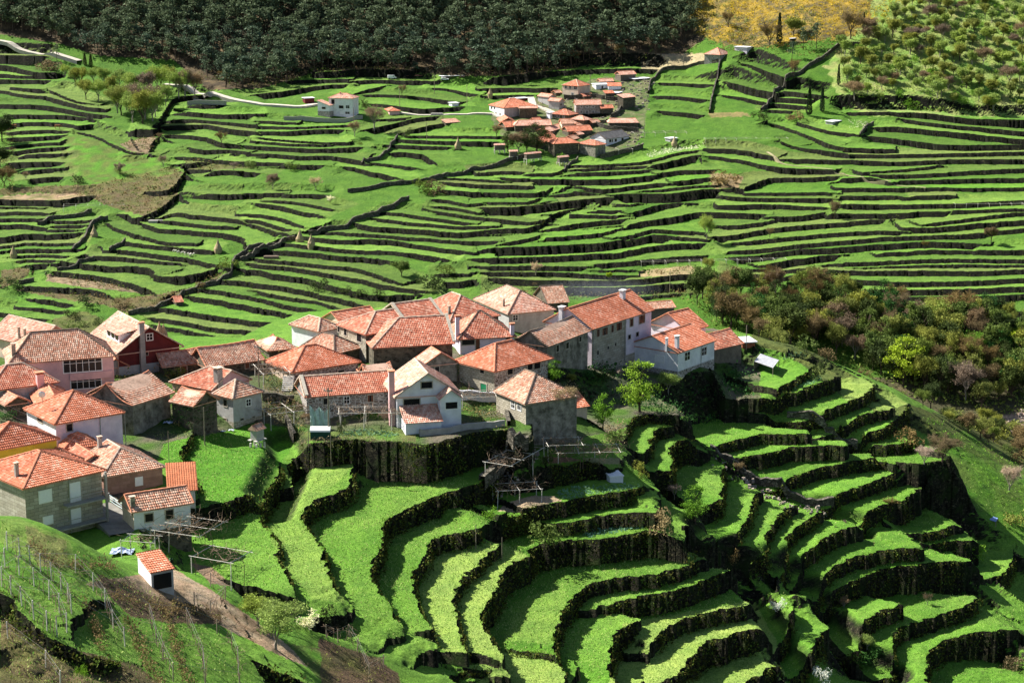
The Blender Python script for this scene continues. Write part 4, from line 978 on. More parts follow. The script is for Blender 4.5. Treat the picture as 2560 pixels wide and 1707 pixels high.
m = MB(); c = h25['W'](-.9, 1.0, -8); m.box(c, h25['u']*.8, h25['v']*.8, UP*11.2); o = h25['mk'](m, 'chimney', WM['pink']); m = MB(); m.box(c+UP*11.2-h25['u']*.1-h25['v']*.1, h25['u']*1.0, h25['v']*1.0, UP*.15); h25['mk'](m, 'chimney_cap', M_CAP, o)
house('stone_shed', 'dark stone shed with light sheet gable roof just behind the white three-storey gable house', 'H3 432,1010', '790,962', '345,945', 1180, rm='pale', wm='stain', axis='v', inset=(0,0), pitch=.6, cat='shed', wins=('R 555,1030 600,1085 dark',))
house('mortared_stone_house', 'stone house with white mortar joints, green door and clean orange hip roof', 'H3 1203,1045', '1782,925', '820,962', 1390, rm='new', wm='rubble', wmL='stone', axis='u', inset=(1,1), pitch=.62, over=.7, wins=('R 1345,1040 1400,1112 dark','R 1563,990 1616,1062 dark','R 1634,980 1700,1052 dark','L 1048,1045 1092,1100 dark','L 1053,1215 1115,1325 gdoor'), cap='r')  # left wall has a paler stone: its sunlit tone is put into the material
h28 = house('corner_stone_house', 'tall stone corner house with pinkish brown hip roof and dead brush on its eave', 'H3 1545,1422', '2100,1340', '1222,1290', 1950, rm='old', wm='stain', wmL='stone', axis='v', inset=(1,.25), pitch=.62, over=.35, wins=('L 1388,1402 1424,1480 frame','L 1455,1405 1492,1500 frame'), cap='d', Yf=278)
house('small_annex', 'tiny annex with bright orange tile roof at the right of the tall stone corner house', 'H3 2098,1468', '2212,1452', 3.0, 1580, rm='new', wm='cream', roof='shed', pitch=.45, cat='annex')
house('porch_house', 'pink-white house with dark recessed porch, brown hip roof and tall pink chimneys at both ends', 'H3 828,718', '1415,688', 9.0, 900, rm='red', wm='lilac', axis='u', inset=(.9,1), pitch=.72, wins=('R 850,728 985,790 dark','R 1000,725 1040,870 bdoor','R 1332,708 1388,772 dark'), chims=('800,700 3.2 .65 p','1395,680 1.6 .65 p'), cap='d')
house('long_dark_eave_house', 'long house with deep red roof over a black front, left of the pink-white porch house', 'S 934,867', '1131,855.6', 10.0, 925, rm='red', wm='oldstone', axis='u', inset=(1,0), pitch=.62, pars=(1,), cap='o')
house('upper_stone_house', 'pale granite house with long red hip roof, left end of the upper row', 'H2 1888,492', '2258,427', '1640,395', 760, rm='red', wm='oldstone', wmL='stone', axis='u', inset=(1,0), pitch=.5, wins=('L 1690,445 1716,508 dark','L 1808,490 1850,565 dark','L 1632,428 1650,478 dark'), cap='o')  # pale stone on the sunlit left wall, dark on the others: light put into colour
house('upper_row_house', 'middle house of the upper row with red tile roof and stone parapets', 'H3 240,562', '640,507', 9.0, 660, rm='red', wm='oldstone', axis='u', inset=(0,0), pitch=.55, pars=(0,1), cap='o')
house('hip_row_house', 'large hip-roofed house with a dark stovepipe, right end of the upper row', 'H3 722,528', '1245,482', '370,402', 660, rm='red', wm='oldstone', wmL='cream', axis='v', inset=(1,.8), pitch=.62, chims=('712,465 1.3 .42 d',), cap='o')
house('faded_roof_house', 'big house with faded pinkish hip roof at the top of the near village', 'H3 1360,447', '1850,402', '995,290', 640, rm='pale', wm='grey', axis='v', inset=(1,.9), pitch=.62, chims=('1305,385 1.3 .3 d',), wins=('R 1405,470 1455,525 frame',), cap='d')
house('rear_cottage', 'little old cottage with mossy tile roof behind the big faded-roof house', 'H3 1785,335', '2005,302', '1640,245', 400, rm='old', wm='oldstone', axis='u', inset=(0,0), pitch=.6, cap='d', step=.06)
house('dark_barn_house', 'dark stained barn with ragged orange tile roof left of the large white and granite house', 'H4 270,718', '665,572', 6.5, 940, rm='old', wm='stain', axis='u', inset=(0,0), pitch=.6, sag=.35, step=.06, cat='barn', wins=('R 355,715 380,780 dark','R 450,690 476,750 dark','R 580,630 600,680 dark'), cap='d')
h38 = house('long_granite_house', 'large granite and pale lilac house with striped red gable roof and brown windows', 'H4 705,548', '1287,363', '253,468', 940, rm='new', wm='ashlar', wmL='lilac', axis='u', inset=(0,0), pitch=.58, over=.4, cap='r',
  wins=('R 752,560 778,634 brown','R 805,545 858,617 brown','R 893,518 917,590 brown','R 945,495 997,570 brown','R 1078,455 1107,530 brown','R 1167,425 1220,500 brown','R 755,770 770,810 small','R 857,725 870,755 small','R 930,692 943,722 small','R 1060,617 1083,655 small','R 1138,590 1160,628 small'), chims=('1005,262 1.3 .9 w','410,420 1.2 .9 w'), pipes=('R 712','R 1022'))
m = MB(); s0 = line_hit(h38['X0'], h38['Y0'], h38['u'].x, h38['u'].y, *P1('H4 1040,600')); m.box(h38['W'](s0, -.012, -6.8), h38['u']*(h38['w']-s0+.01), h38['v']*.05, UP*6.75); h38['mk'](m, 'plastered_wall', WM['lilac'])
house('upper_lilac_house', 'small pale lilac house with striped red roof behind the end white house', 'H4 1640,568', '1820,517', '1275,492', 740, rm='new', wm='white', wmL='lilac', axis='u', inset=(0,0), pitch=.55, cap='r', pipes=('R 1660',))
house('end_white_house', 'white house on a rubble stone base with striped red roof, right end of village', 'H4 1550,788', '1905,690', '1060,747', 1060, rm='new', wm='white', axis='u', inset=(0,0), pitch=.42, over=.3, base=('rubble', 3.4), deep=7, wins=('R 1615,785 1662,862 frame','R 1780,740 1826,812 frame','L 1328,823 1408,880 shut'), chims=('1437,722 1.1 .42 w','1537,748 2.0 .7 w'), pipes=('R 1770',), cap='r')
house('weathered_barn', 'weathered barn with ragged red tile roof right of the end white house', 'H4 1880,757', '2172,690', 6.5, 900, rm='red', wm='plank', axis='u', inset=(0,0), pitch=.6, cat='barn', sag=.2, step=.06)
house('brick_hut', 'small hollow-brick hut with flat white roof at the far right end of the village', 'H4 2180,692', '2305,662', '2112,642', 760, roof='flat', wm='brick', rm='white', cat='hut')
house('plank_barn', 'plank-sided barn with mossy loose-tiled roof behind the large white and granite house', 'H4 1285,360', '1512,344', 5.0, 470, rm='old', wm='plank', axis='u', inset=(0,0), pitch=.4, cat='barn', step=.07)
house('ruined_roof_shed', 'ruined shed with collapsed tile roof behind the long red-roofed stone house', 'H2 1920,888', '2140,868', 5.0, 980, rm='old', wm='oldstone', axis='u', inset=(0,0), pitch=.5, cat='shed', sag=.8, step=.08)
house('orange_hip_shed', 'low outbuilding with ribbed orange hip roof in front of the pale pink house', 'H5 600,510', '890,478', '540,442', 640, rm='new', wm='cream', pitch=.6, cat='shed', cap='r')
house('lower_red_house', 'house with scalloped red roof seen between the yellow-walled house and the brown-pink house', 'H5 740,655', '980,600', '540,520', 800, rm='red', wm='cream', axis='v', inset=(0,0), pitch=.45)
hh = house('vineyard_hut', 'small white hut with red mono-pitch roof and dark open front in the vineyard', 'BL 925,893', '1062,899', '845,842', 985, rm='new', wm='grey', wmL='white', roof='shed', pitch=.25, cat='hut', deep=1.5, over=.15)
m = MB(); m.box(hh['W'](.25, -.05, -1.9), hh['u']*(hh['w']-.5), hh['v']*.08, UP*1.6); hh['mk'](m, 'dark_front_panel', M_DARK)  # dark panel standing in for the shade inside the open front
house('white_pump_hut', 'small white box hut among the bare vines below the corner house', 'H7 1268,1075', '1388,1066', 3.0, 1125, roof='flat', wm='white', rm='white', cat='hut', over=.1)
# open shelter with corrugated sheets at the ridge terraces, and the blue-roofed one low on the right
def shelter(name, label, F, R_, L, G, mat):
    t0 = F.split()[0]; pf = P1(F); gp = P1(t0+' '+F.split()[1].split(',')[0]+','+str(G)); gx, gy, gz = at(*gp); d = ray(*pf); k = gy/d[1]; z = d[2]*k; O = Vector((d[0]*k, gy, z))
    def pl(p):
        q = ray(*P1(t0+' '+p)); kk = z/q[2]; return Vector((q[0]*kk, q[1]*kk, z))
    A, B = pl(R_)-O, pl(L)-O; A = A*min(1, 6/A.length); B = B*min(1, 8/B.length); root = empty(name, (O.x, O.y, gz), label, 'shelter'); oo = Vector((O.x, O.y, gz))
    m = MB(); m.box(O-oo, A, B, UP*.08)
    for i in range(12): m.box(O-oo+B*(i/12)+UP*.08, A, B*.02, UP*.04)
    m.build('roof', mat, root); 
    for p in (O, O+A, O+B, O+A+B):
        q = MB(); g = min(ground(p.x, p.y), z-1.5); q.box(p-oo-Vector((.06,.06,0)), Vector((.12,0,0)), Vector((0,.12,0)), UP*(g-z-.3)); q.build('post', M_POST, root)
    q = MB(); q.box(O-oo+B*.98-UP*2.0, A, B*.02, UP*2.0); q.build('back_panel', WM['plank'], root)
shelter('open_shelter', 'open lean-to of corrugated grey sheets on posts beside the ridge terraces', 'MR 815,686', '857,632', '700,645', 740, plain('corrugated_sheet', (.50,.50,.52), .5, .3, 1.5, .3))
shelter('blue_roof_shelter', 'shelter with pale blue sheet roof low among the shaded terraces at the right edge', 'BR 2180,582', '2192,560', '2040,535', 610, plain('blue_sheet', (.20,.30,.55), .5, .15, 1.5, .2))
# ---------------------------------------------------------------- far hamlet and farms
RF = {'fine':1.9, 'far':True, 'over':.4, 'wave':.09, 'step':.08}
def fh(name, label, F, R_, L, G, **k):
    q = dict(RF); q.update(k); g = q.pop('group', None); return house(name, label, F, R_, L, G, **q)
fh('hamlet_house','white-fronted hamlet house with orange hip roof and two storeys, leftmost of the far hamlet','V 520,517','890,512','345,492',640,rm='new',wm='grey',wmL='white',axis='u',inset=(1,1),pitch=.45,wins=('L 365,505 380,530 dark','L 398,508 412,532 dark','L 418,570 430,605 dark','L 465,580 478,620 dark','R 785,585 830,630 bdoor'),deep=2)
fh('hamlet_house','tall hamlet house with orange pyramid roof and pale walls, top of the far hamlet','V 1390,262','1530,238','1205,245',395,rm='new',wm='cream',wmL='cream',pitch=.5,wins=('L 1235,258 1255,290 frame','L 1285,262 1308,295 frame','L 1340,265 1375,300 frame','L 1310,340 1335,372 frame'),cap='o')
fh('hamlet_house','grey gabled hamlet house beside the pale lane','V 1045,392','1125,372','918,372',490,rm='pale',wm='grey',axis='v',inset=(0,0),pitch=.5)
fh('hamlet_house','small grey gabled hamlet house just in front of the other grey gabled one','V 1165,442','1222,432','1042,437',545,rm='pale',wm='grey',axis='v',inset=(0,0),pitch=.5,wins=('R 1180,470 1195,490 dark',))
fh('hamlet_house','blue-grey stone hamlet house with six white-framed windows and pale roof','V 1365,480','1655,478',7.0,605,rm='pale',wm='rubble',axis='u',inset=(0,0),pitch=.55,wins=('R 1418,492 1440,515 frame','R 1485,492 1508,515 frame','R 1555,492 1578,515 frame','R 1415,550 1438,580 frame','R 1480,550 1505,580 frame','R 1555,550 1578,580 frame'))
fh('hamlet_annex','low annex with orange roof right of the blue-grey stone hamlet house','V 1668,522','1800,518',5.0,600,rm='new',wm='oldstone',axis='u',inset=(0,0),pitch=.5,cat='annex')
fh('hamlet_house','hamlet house with wide orange hip roof and three white upper windows, below the lane','V 1275,602','1385,585','1080,590',665,rm='red',wm='oldstone',pitch=.5,wins=('L 1110,598 1130,630 frame','L 1150,600 1170,632 frame','L 1210,602 1230,635 frame'))
fh('hamlet_annex','small white cube annex with flat top left of the three-window hamlet house','V 1060,575','1085,572','1018,572',650,roof='flat',wm='white',rm='white',cat='annex')
fh('hamlet_house','hamlet house with salmon hip roof right of the three-window hamlet house','V 1458,662','1548,650','1303,652',755,rm='pale',wm='oldstone',pitch=.5)
fh('hamlet_shed','low shed with red roof at the left edge of the far hamlet','V 482,682','645,667','440,645',745,rm='red',wm='oldstone',axis='v',inset=(0,0),pitch=.5,cat='shed')
fh('hamlet_shed','orange-roofed shed just below the left edge red shed of the far hamlet','V 545,742','672,728','460,718',800,rm='new',wm='oldstone',axis='u',inset=(0,0),pitch=.5,cat='shed')
fh('hamlet_house','long hamlet house with bleached orange roof behind the dark olive trees','V 648,725','1070,718',8.0,800,rm='pale',wm='oldstone',axis='u',inset=(.6,0),pitch=.5)
fh('hamlet_house','square hamlet house with pale orange roof and white window, right of the dark olive trees','V 1055,795','1240,742',7.0,850,rm='pale',wm='pinkblock',axis='u',inset=(0,0),pitch=.4,wins=('R 1100,805 1130,835 frame',))
fh('hamlet_house','brown-roofed hamlet house with stone gable, in the centre of the hamlet','V 1200,702','1395,700',7.0,760,rm='old',wm='cream',axis='u',inset=(0,0),pitch=.5)
fh('hamlet_house','hamlet house with broad bright orange speckled roof, centre right','V 1275,792','1550,778',7.5,870,rm='new',wm='oldstone',axis='u',inset=(0,0),pitch=.5)
fh('hamlet_shed','small brown-roofed shed under the broad bright orange speckled roof','V 1330,885','1490,850',5.0,910,rm='old',wm='oldstone',axis='u',inset=(0,0),pitch=.5,cat='shed')
fh('hamlet_house','hamlet house with faded orange roof hard against the dark olive tree','V 950,925','1150,885',8.0,1010,rm='new',wm='oldstone',axis='u',inset=(0,0),pitch=.5)
fh('hamlet_house','tall dark stone hamlet house with spotted orange hip roof, front row','V 1110,938','1395,925',8.0,1095,rm='new',wm='oldstone',axis='u',inset=(.8,1),pitch=.5)
fh('hamlet_house','dark stained hamlet house with orange hip roof in front of the white slate-roofed house','V 1592,957','1712,940','1398,932',1110,rm='red',wm='stain',wmL='stain',pitch=.45)
fh('slate_house','white hamlet house with dark grey slate roof','V 1715,882','1985,846','1532,862',970,rm='slate',wm='white',wmL='white',axis='u',inset=(0,0),pitch=.5,wins=('R 1755,890 1778,920 dark','R 1788,888 1798,918 dark','R 1820,884 1843,914 dark','R 1900,872 1922,902 dark'),cap='d')
fh('hamlet_house','dark hamlet house with crumbling salmon roof on the right of the hamlet','V 1755,692','2095,690',7.0,775,rm='pale',wm='oldstone',axis='u',inset=(.3,.3),pitch=.5,sag=.4)
fh('white_flat_house','pale blue hamlet outbuilding with white sheet roof','V 1600,246','1760,242',6.0,305,roof='flat',wm='white',rm='white',cat='outbuilding',wins=('R 1665,262 1682,290 dark',))
fh('hamlet_shed','little shed with orange roof beside the white sheet roof','V 1745,262','1895,280',4.0,310,rm='new',wm='white',roof='shed',pitch=.3,cat='shed')
fh('hamlet_shed','narrow salmon-roofed shed atop the far hamlet, left of the dark wooden barn','V 1650,208','1800,205',4.5,240,rm='pale',wm='oldstone',axis='u',inset=(0,0),pitch=.5,cat='shed')
fh('hamlet_barn','dark wooden barn with pale roof, topmost of the far hamlet','V 1890,128','2065,120',6.0,210,rm='pale',wm='plank',axis='u',inset=(0,0),pitch=.45,cat='barn')
fh('hamlet_shed','shed with crumpled white sheet roof in the hamlet rubble','V 1845,345','2030,300',5.0,375,roof='flat',wm='oldstone',rm='white',cat='shed')
fh('hamlet_ruin','roofless dark stone ruin with one yellowish roof patch, right side of the hamlet','V 1920,400','2060,385',4.0,545,rm='pale',wm='oldstone',roof='shed',pitch=.3,cat='ruin')
fh('hamlet_shed','open shed with long white sheet roof against the tall field wall','V 2060,180','2230,168',5.0,215,roof='flat',wm='plank',rm='white',cat='shed')
fh('hamlet_hut','tiny hut with orange roof above the blue-grey stone hamlet house','V 1715,347','1815,345',3.0,415,rm='new',wm='oldstone',roof='shed',pitch=.3,cat='hut')
fh('farm_shed','low farm shed with red wall left of the pale lane, above the leftmost hamlet house','V 630,412','800,402',4.0,450,roof='flat',wm='redw',rm='white',cat='shed')
vh = fh('white_villa','tall white and blue-grey villa with orange hip roof standing alone beside the road','TM 885,905','940,887','668,902',1090,rm='pale',wm='white',wmL='white',pitch=.42,cap='r',wins=('L 693,915 720,955 dark','L 700,972 730,996 shut','L 762,972 802,996 dark','L 825,970 858,996 frame','L 702,1028 730,1048 shut','L 775,1028 805,1048 shut','L 820,1028 860,1048 frame'),chims=('775,868 1.0 .6 r',),deep=2)
fh('villa_wing','low white wing with orange roof attached left of the tall villa','TM 672,970','712,962','566,968',1085,rm='pale',wm='white',wmL='white',roof='shed',pitch=.3,cat='annex',base=('rubble',3),wins=('L 605,985 638,1002 dark',))
fh('red_hut','small dark red hut with flat pale roof at the roadside left of the villa','TM 450,905','535,902',4.0,955,roof='flat',wm='redw',rm='white',cat='hut')
fh('orange_roof_shed','low shed with orange roof right of the tall villa','TM 1225,1020','1320,1005','1185,1000',1062,rm='new',wm='pink',pitch=.4,cat='shed')
fh('white_sheet_barn','long low barn with white sheet roof below the pine forest','TM 1712,703','1912,695',7.0,738,roof='flat',wm='plank',rm='white',cat='barn')
fh('rust_roof_barn','low dark barn with patchy rust-red roof left of the white sheet barn','TM 1390,698','1620,692',5.0,716,rm='red',wm='plank',roof='shed',pitch=.25,cat='barn')
fh('field_box_hut','small pale box hut at the end of the dotted field right of the villa','TM 1800,950','1860,948',4.0,980,roof='flat',wm='white',rm='white',cat='hut')
fh('hilltop_cottage','stone cottage with salmon roof on the hilltop by the gorse','TR 490,337','555,326','395,333',385,rm='pale',wm='rubble',wmL='rubble',pitch=.5)
fh('hilltop_block_house','square pale flat-roofed block house with little roof boxes, on the hilltop','TR 655,292','688,285','580,287',338,roof='flat',wm='lilac',rm='white',cat='house')
fh('field_hut','small concrete hut with flat roof below the two cypresses','TR 1180,747','1230,738','1137,740',768,roof='flat',wm='grey',rm='white',cat='hut')
fh('hill_hut','tiny dark hut with flat roof among the trees on the green hilltop field','TR 930,238','972,233','918,236',255,roof='flat',wm='oldstone',rm='white',cat='hut')
fh('lane_hut','small stone hut with flat roof right of the slate-roofed hamlet house, above the blossoming plot','TR 185,850','228,845','155,845',872,roof='flat',wm='grey',rm='white',cat='hut')
fh('field_barn','tiny field barn with rusty red roof beside the lower stone boundary wall','A 1440,1160','1490,1148','1400,1135',1195,rm='red',wm='oldstone',axis='u',inset=(0,0),pitch=.5,cat='barn')
fh('ruin_hut','tumbledown brown stone hut between the villa road and the hamlet','TM 1745,1130','1870,1120',4.0,1160,rm='old',wm='oldstone',roof='shed',pitch=.3,cat='hut')
def granary(name, label, x, y, ln, far, sc=1.0):
    X, Y, Z = at(*P1('%s %s,%s' % (name, x, y)), far); root = empty('granary', (X,Y,Z), label, 'granary'); a = R(random.choice((10,35,60)) if far else 55); u = Vector((math.cos(a),math.sin(a),0)); v = Vector((-u.y,u.x,0)); w, h = 1.6*sc, 1.9*sc; l = ln*sc
    for i in range(3):
        for s in (0,1):
            m = MB(); p = u*(l*i/2-l/2)+v*(s*w-w/2); m.cbox(p-UP*1.5, u, v, .25, .25, 2.3*sc+.5); m.cbox(p+UP*(.8*sc+.35), u, v, .55, .55, .12); m.build('leg', M_GPOST, root)
    z = .8*sc+.5; m = MB(); m.box(-u*l/2-v*w/2+UP*z, u*l, v*w, UP*.15); m.build('floor', M_GPOST, root)
    m = MB(); m.box(-u*l/2-v*w/2+UP*(z+.15), u*l, v*w, UP*h)
    for i in range(int(l/.35)):
        m.box(-u*l/2+u*(i*.35+.05)-v*(w/2+.04)+UP*(z+.2), u*.2, v*.05, UP*(h-.15)); m.box(-u*l/2+u*(i*.35+.05)+v*(w/2-.01)+UP*(z+.2), u*.2, v*.05, UP*(h-.15))
    m.build('slatted_wall', WM['plank'] if far else WM['grey'], root)
    m = MB(); tz = z+.15+h; A, B, Cc, D = [-u*(l/2+.25)-v*(w/2+.25)+UP*tz, u*(l/2+.25)-v*(w/2+.25)+UP*tz, u*(l/2+.25)+v*(w/2+.25)+UP*tz, -u*(l/2+.25)+v*(w/2+.25)+UP*tz]; T0, T1 = -u*(l/2+.25)+UP*(tz+.7), u*(l/2+.25)+UP*(tz+.7)
    tile_face(m, [A,B,T1,T0], 1.6); tile_face(m, [Cc,D,T0,T1], 1.6); m.poly([A,T0,D]); m.poly([B,Cc,T1]); m.poly([D,Cc,B,A]); m.build('roof', RM['old'] if not far else RM['pale'], root)
granary('H2', 'small stone and wood granary on pillars at the right corner of the green lawn', 895, 1530, 2.4, False, .66)
granary('V', 'slatted granary on stilts left of the dark olive trees', 465, 1050, 4, True, 1.2)
granary('V', 'short square granary on stilts in front of the dark olive trees', 628, 1125, 3, True, 1.2)
granary('V', 'long white-grey granary on stilts beside the stepped stone wall below the hamlet', 855, 1150, 7, True, 1.2)
granary('V', 'brown-roofed granary on stilts at the front right edge of the hamlet green', 1210, 1195, 4.5, True, 1.2)
# ---------------------------------------------------------------- roads, paths, dry-stone walls
M_ROAD = plain('pale_gravel', (.46,.42,.35), .95, .25, .6); M_PATH = plain('trodden_earth', (.30,.26,.15), .95, .4, .4); M_WALLS = wall_mat('dry_stone', (.26,.23,.18), (.10,.09,.07), 'rubble', (.03,.03,.02))
def world_line(s, far, step=2.5):
    w = [hit(BZ if far else ZZ, x, y, FARY if far else NEARY) for x, y in pts(s)]; return catmull(np.array(w), step)
def ribbon(name, s, far, width, mat, lift=.25):
    w = world_line(s, far); m = MB(); tg = np.gradient(w, axis=0); tg /= np.hypot(tg[:,0], tg[:,1])[:,None]+1e-9; prev = None
    for p, t in zip(w, tg):
        n = np.array((-t[1], t[0])); a, b = p-n*width/2, p+n*width/2; z = max(ground(*a), ground(*b), ground(*p))+lift; A, B = (a[0],a[1],z), (b[0],b[1],z)
        if prev:
            m.quad(prev[0], A, B, prev[1]); m.quad((prev[0][0],prev[0][1],prev[0][2]-2), (A[0],A[1],z-2), A, prev[0]); m.quad(B, (B[0],B[1],z-2), (prev[1][0],prev[1][1],prev[1][2]-2), prev[1])
        prev = (A, B)
    o = m.build(name, mat); o['kind'] = 'structure'; return o
ribbon('road', 'TL -60,100 60,125 200,160 420,200 730,285', True, 4.5, M_ROAD); ribbon('road', 'TL 1510,485 1750,525 2000,600 2352,665 TM 150,972 400,985 560,965', True, 4.5, M_ROAD)
ribbon('path', 'TM 1330,1030 1600,1050 2100,1050 V 420,610 480,630', True, 3, M_ROAD); ribbon('path', 'V 830,400 870,500 960,520 1060,560 1200,640', True, 3.5, M_ROAD)
ribbon('path', 'TR 780,930 850,990 1050,1030 1300,1080 1500,1120 1750,1160', True, 1.2, M_PATH, .1)

ribbon('yard', 'H5 880,1060 960,1120 1080,1220 1180,1300', False, 4.5, plain('yard_concrete', (.20,.19,.165), .95, .3, 1), .1)
def dry_wall(label, s, far, h=1.2, th=.6, cat='wall', name='stone_wall', mat=None, lumpy=.25):
    w = world_line(s, far, 1.6 if far else .8); m = MB(); tg = np.gradient(w, axis=0); tg /= np.hypot(tg[:,0], tg[:,1])[:,None]+1e-9; prev = None
    o0 = (float(w[0][0]), float(w[0][1]), ground(*w[0])); zt = None
    for p, t in zip(w, tg):
        n = np.array((-t[1], t[0])); a, b = p-n*th/2, p+n*th/2; g = ground(*p); z = max(ground(*a), ground(*b), g)+h+random.uniform(-lumpy,lumpy); lo = max(g-2.0, z-h-1.0); q = [(a[0],a[1],lo),(a[0],a[1],z),(b[0],b[1],z),(b[0],b[1],lo)]
        if prev:
            for k in range(3): m.quad(prev[k], q[k], q[k+1], prev[k+1])
        prev = q
    return tag(m.build(name, mat or M_WALLS, origin=o0), label, cat)
for i, (lb, s, h) in enumerate((
 ('long dark dry-stone wall climbing diagonally right across the middle terraces', 'B 0,960 150,895 300,830 450,765', 1.6),
 ('thick dry-stone wall running up to the stone junction, right of the two haystacks', 'B 560,740 700,712 850,680 950,630 1100,580 1250,510 1380,460', 1.9),
 ('dry-stone wall from the bare bush up to the hamlet granaries', 'B 1500,320 1650,275 1800,245 1960,205 2200,150 2352,105 V 745,1100', 1.7),
 ('dry-stone wall below the large bright field in the middle', 'B 880,400 1050,380 1200,345 1330,335 1500,310', 1.6),
 ('lower dark boundary wall descending left beside the bushy strip', 'A 2300,670 2100,750 1930,815 1860,960 1600,1060 1400,1150 1290,1210 1050,1275', 1.8),
 ('short dark wall between two small left terraces', 'A 470,915 620,860 770,805', 1.4), ('short dark wall at the left tip of the lime strip', 'A 155,1018 275,980', 1.6),
 ('stubby dark wall in the centre of the left terraces', 'A 895,750 960,705 1025,680', 1.6), ('crooked wall leading up past the leaning haystack', 'A 590,740 680,670 720,590 775,520 880,480', 1.6),
 ('dark wall along the vine posts at the left', 'A 310,545 420,490 560,470 750,425', 1.6),
 ('straight dark wall climbing between the two steep green fields right of the hamlet', 'TR 425,690 445,590 470,490 490,390', 1.8),
 ('tall dark wall curving over the top of the first steep green field', 'TR 50,570 70,500 130,450 190,430 330,405 480,388', 1.6),
 ('long dark wall and hedge running down from the gorse hill', 'TR 1350,280 1220,290 1130,360 1000,440 900,515 820,595 740,690', 2.0),
 ('crooked dark wall left of the oval sunken plot', 'TM 1300,1260 1240,1340 1190,1420 1080,1470 970,1510', 1.4),
 ('dark wall and step at the left of the lower steep field', 'C 680,290 740,240 800,190', 1.5),
 ('wall ending the upper right terraces below the cypresses', 'TR 1345,850 1375,800 1430,750', 1.6))):
    dry_wall(lb, s, True, h)
for s_, r_, l_, g_, rm_, lb_ in (('V 880,668','955,662',4.0,700,'red','small red-roofed hamlet hut above the long bleached roof'),('V 1395,735','1500,728',4.5,770,'old','hamlet shed with brown gabled roof left of the slate-roofed house, upper one'),('V 700,520','905,545',3.0,640,'pale','lean-to on the right flank of the leftmost hamlet house'),('V 1395,830','1450,822',4.0,880,'pale','small pale-roofed hamlet shed touching the broad bright orange roof'),('V 1560,690','1640,680',4.0,740,'old','little brown-roofed hut between the salmon roofs of the hamlet'),('V 1010,860','1110,845',4.5,905,'red','low red-roofed shed behind the tall dark stone hamlet house'),('V 1130,340','1190,335',3.5,380,'old','little brown-roofed shed at the left foot of the orange pyramid roof'),('V 1460,380','1560,372',4.0,420,'red','low red-roofed shed right of the orange pyramid roof')):
    fh('hamlet_shed', lb_, s_, r_, l_, g_, rm=rm_, wm='oldstone', axis='u', inset=(0,0), pitch=.5, cat='shed')
for lb_, s_ in (('rough stone wall through the rubble right of the hamlet','V 1880,420 1900,500 1860,600 1780,640'),('stone wall below the crumbling salmon roof of the hamlet','V 1560,720 1700,760 1900,790 2100,800'),('curved stone wall at the top right of the hamlet','V 1720,430 1850,440 1890,400'),('garden wall in front of the white slate-roofed house','V 1650,1110 1800,1090 2000,1040 2150,1000'),('wall under the orange pyramid-roofed hamlet house','V 1220,420 1400,410 1560,400 1700,420')): dry_wall(lb_, s_, True, 2.0)
dry_wall('long grey yard wall in front of the tall villa', 'TM 255,1100 500,1110 750,1112 980,1100', True, 2.0, .4, mat=M_CONC, lumpy=.02)
dry_wall('grey retaining wall of the roadside car park', 'TL 1720,680 1900,685 2080,685', True, 2.2, .5, mat=M_CONC, lumpy=.02)
dry_wall('crumbling stone ridge wall dropping from the corner house past the pergolas', 'H7 520,880 470,940 400,1010 300,1110 180,1230 90,1310', False, 1.0, 1.0, lumpy=.3)
dry_wall('low pale wall round the terrace of the white three-storey gable house', 'H6 1500,880 1600,880 1780,862 1900,828 2050,815 2280,792', False, .9, .3, mat=M_CONC, lumpy=.02, name='parapet_wall')
dry_wall('thin white parapet wall in front of the mortared stone house', 'H6 1860,545 1960,555 2205,570', False, 1.4, .3, mat=WM['white'], lumpy=.02, name='parapet_wall')
dry_wall('stone gully wall slanting down between the shaded right-hand terraces', 'MR 430,1170 560,1270 740,1400 920,1470 BR 1050,480 1180,530', False, .6, .8, lumpy=.3)
dry_wall('rough stone wall edge at the foot of the right ridge terraces', 'MR 900,990 1120,1070 1330,1170', False, .6, .8, lumpy=.3)
dry_wall('concrete yard fence wall beside the white cottage', 'H5 1000,990 1130,1080 1250,1200 1390,1300', False, .5, .2, mat=M_CONC, lumpy=.02, name='fence_wall')
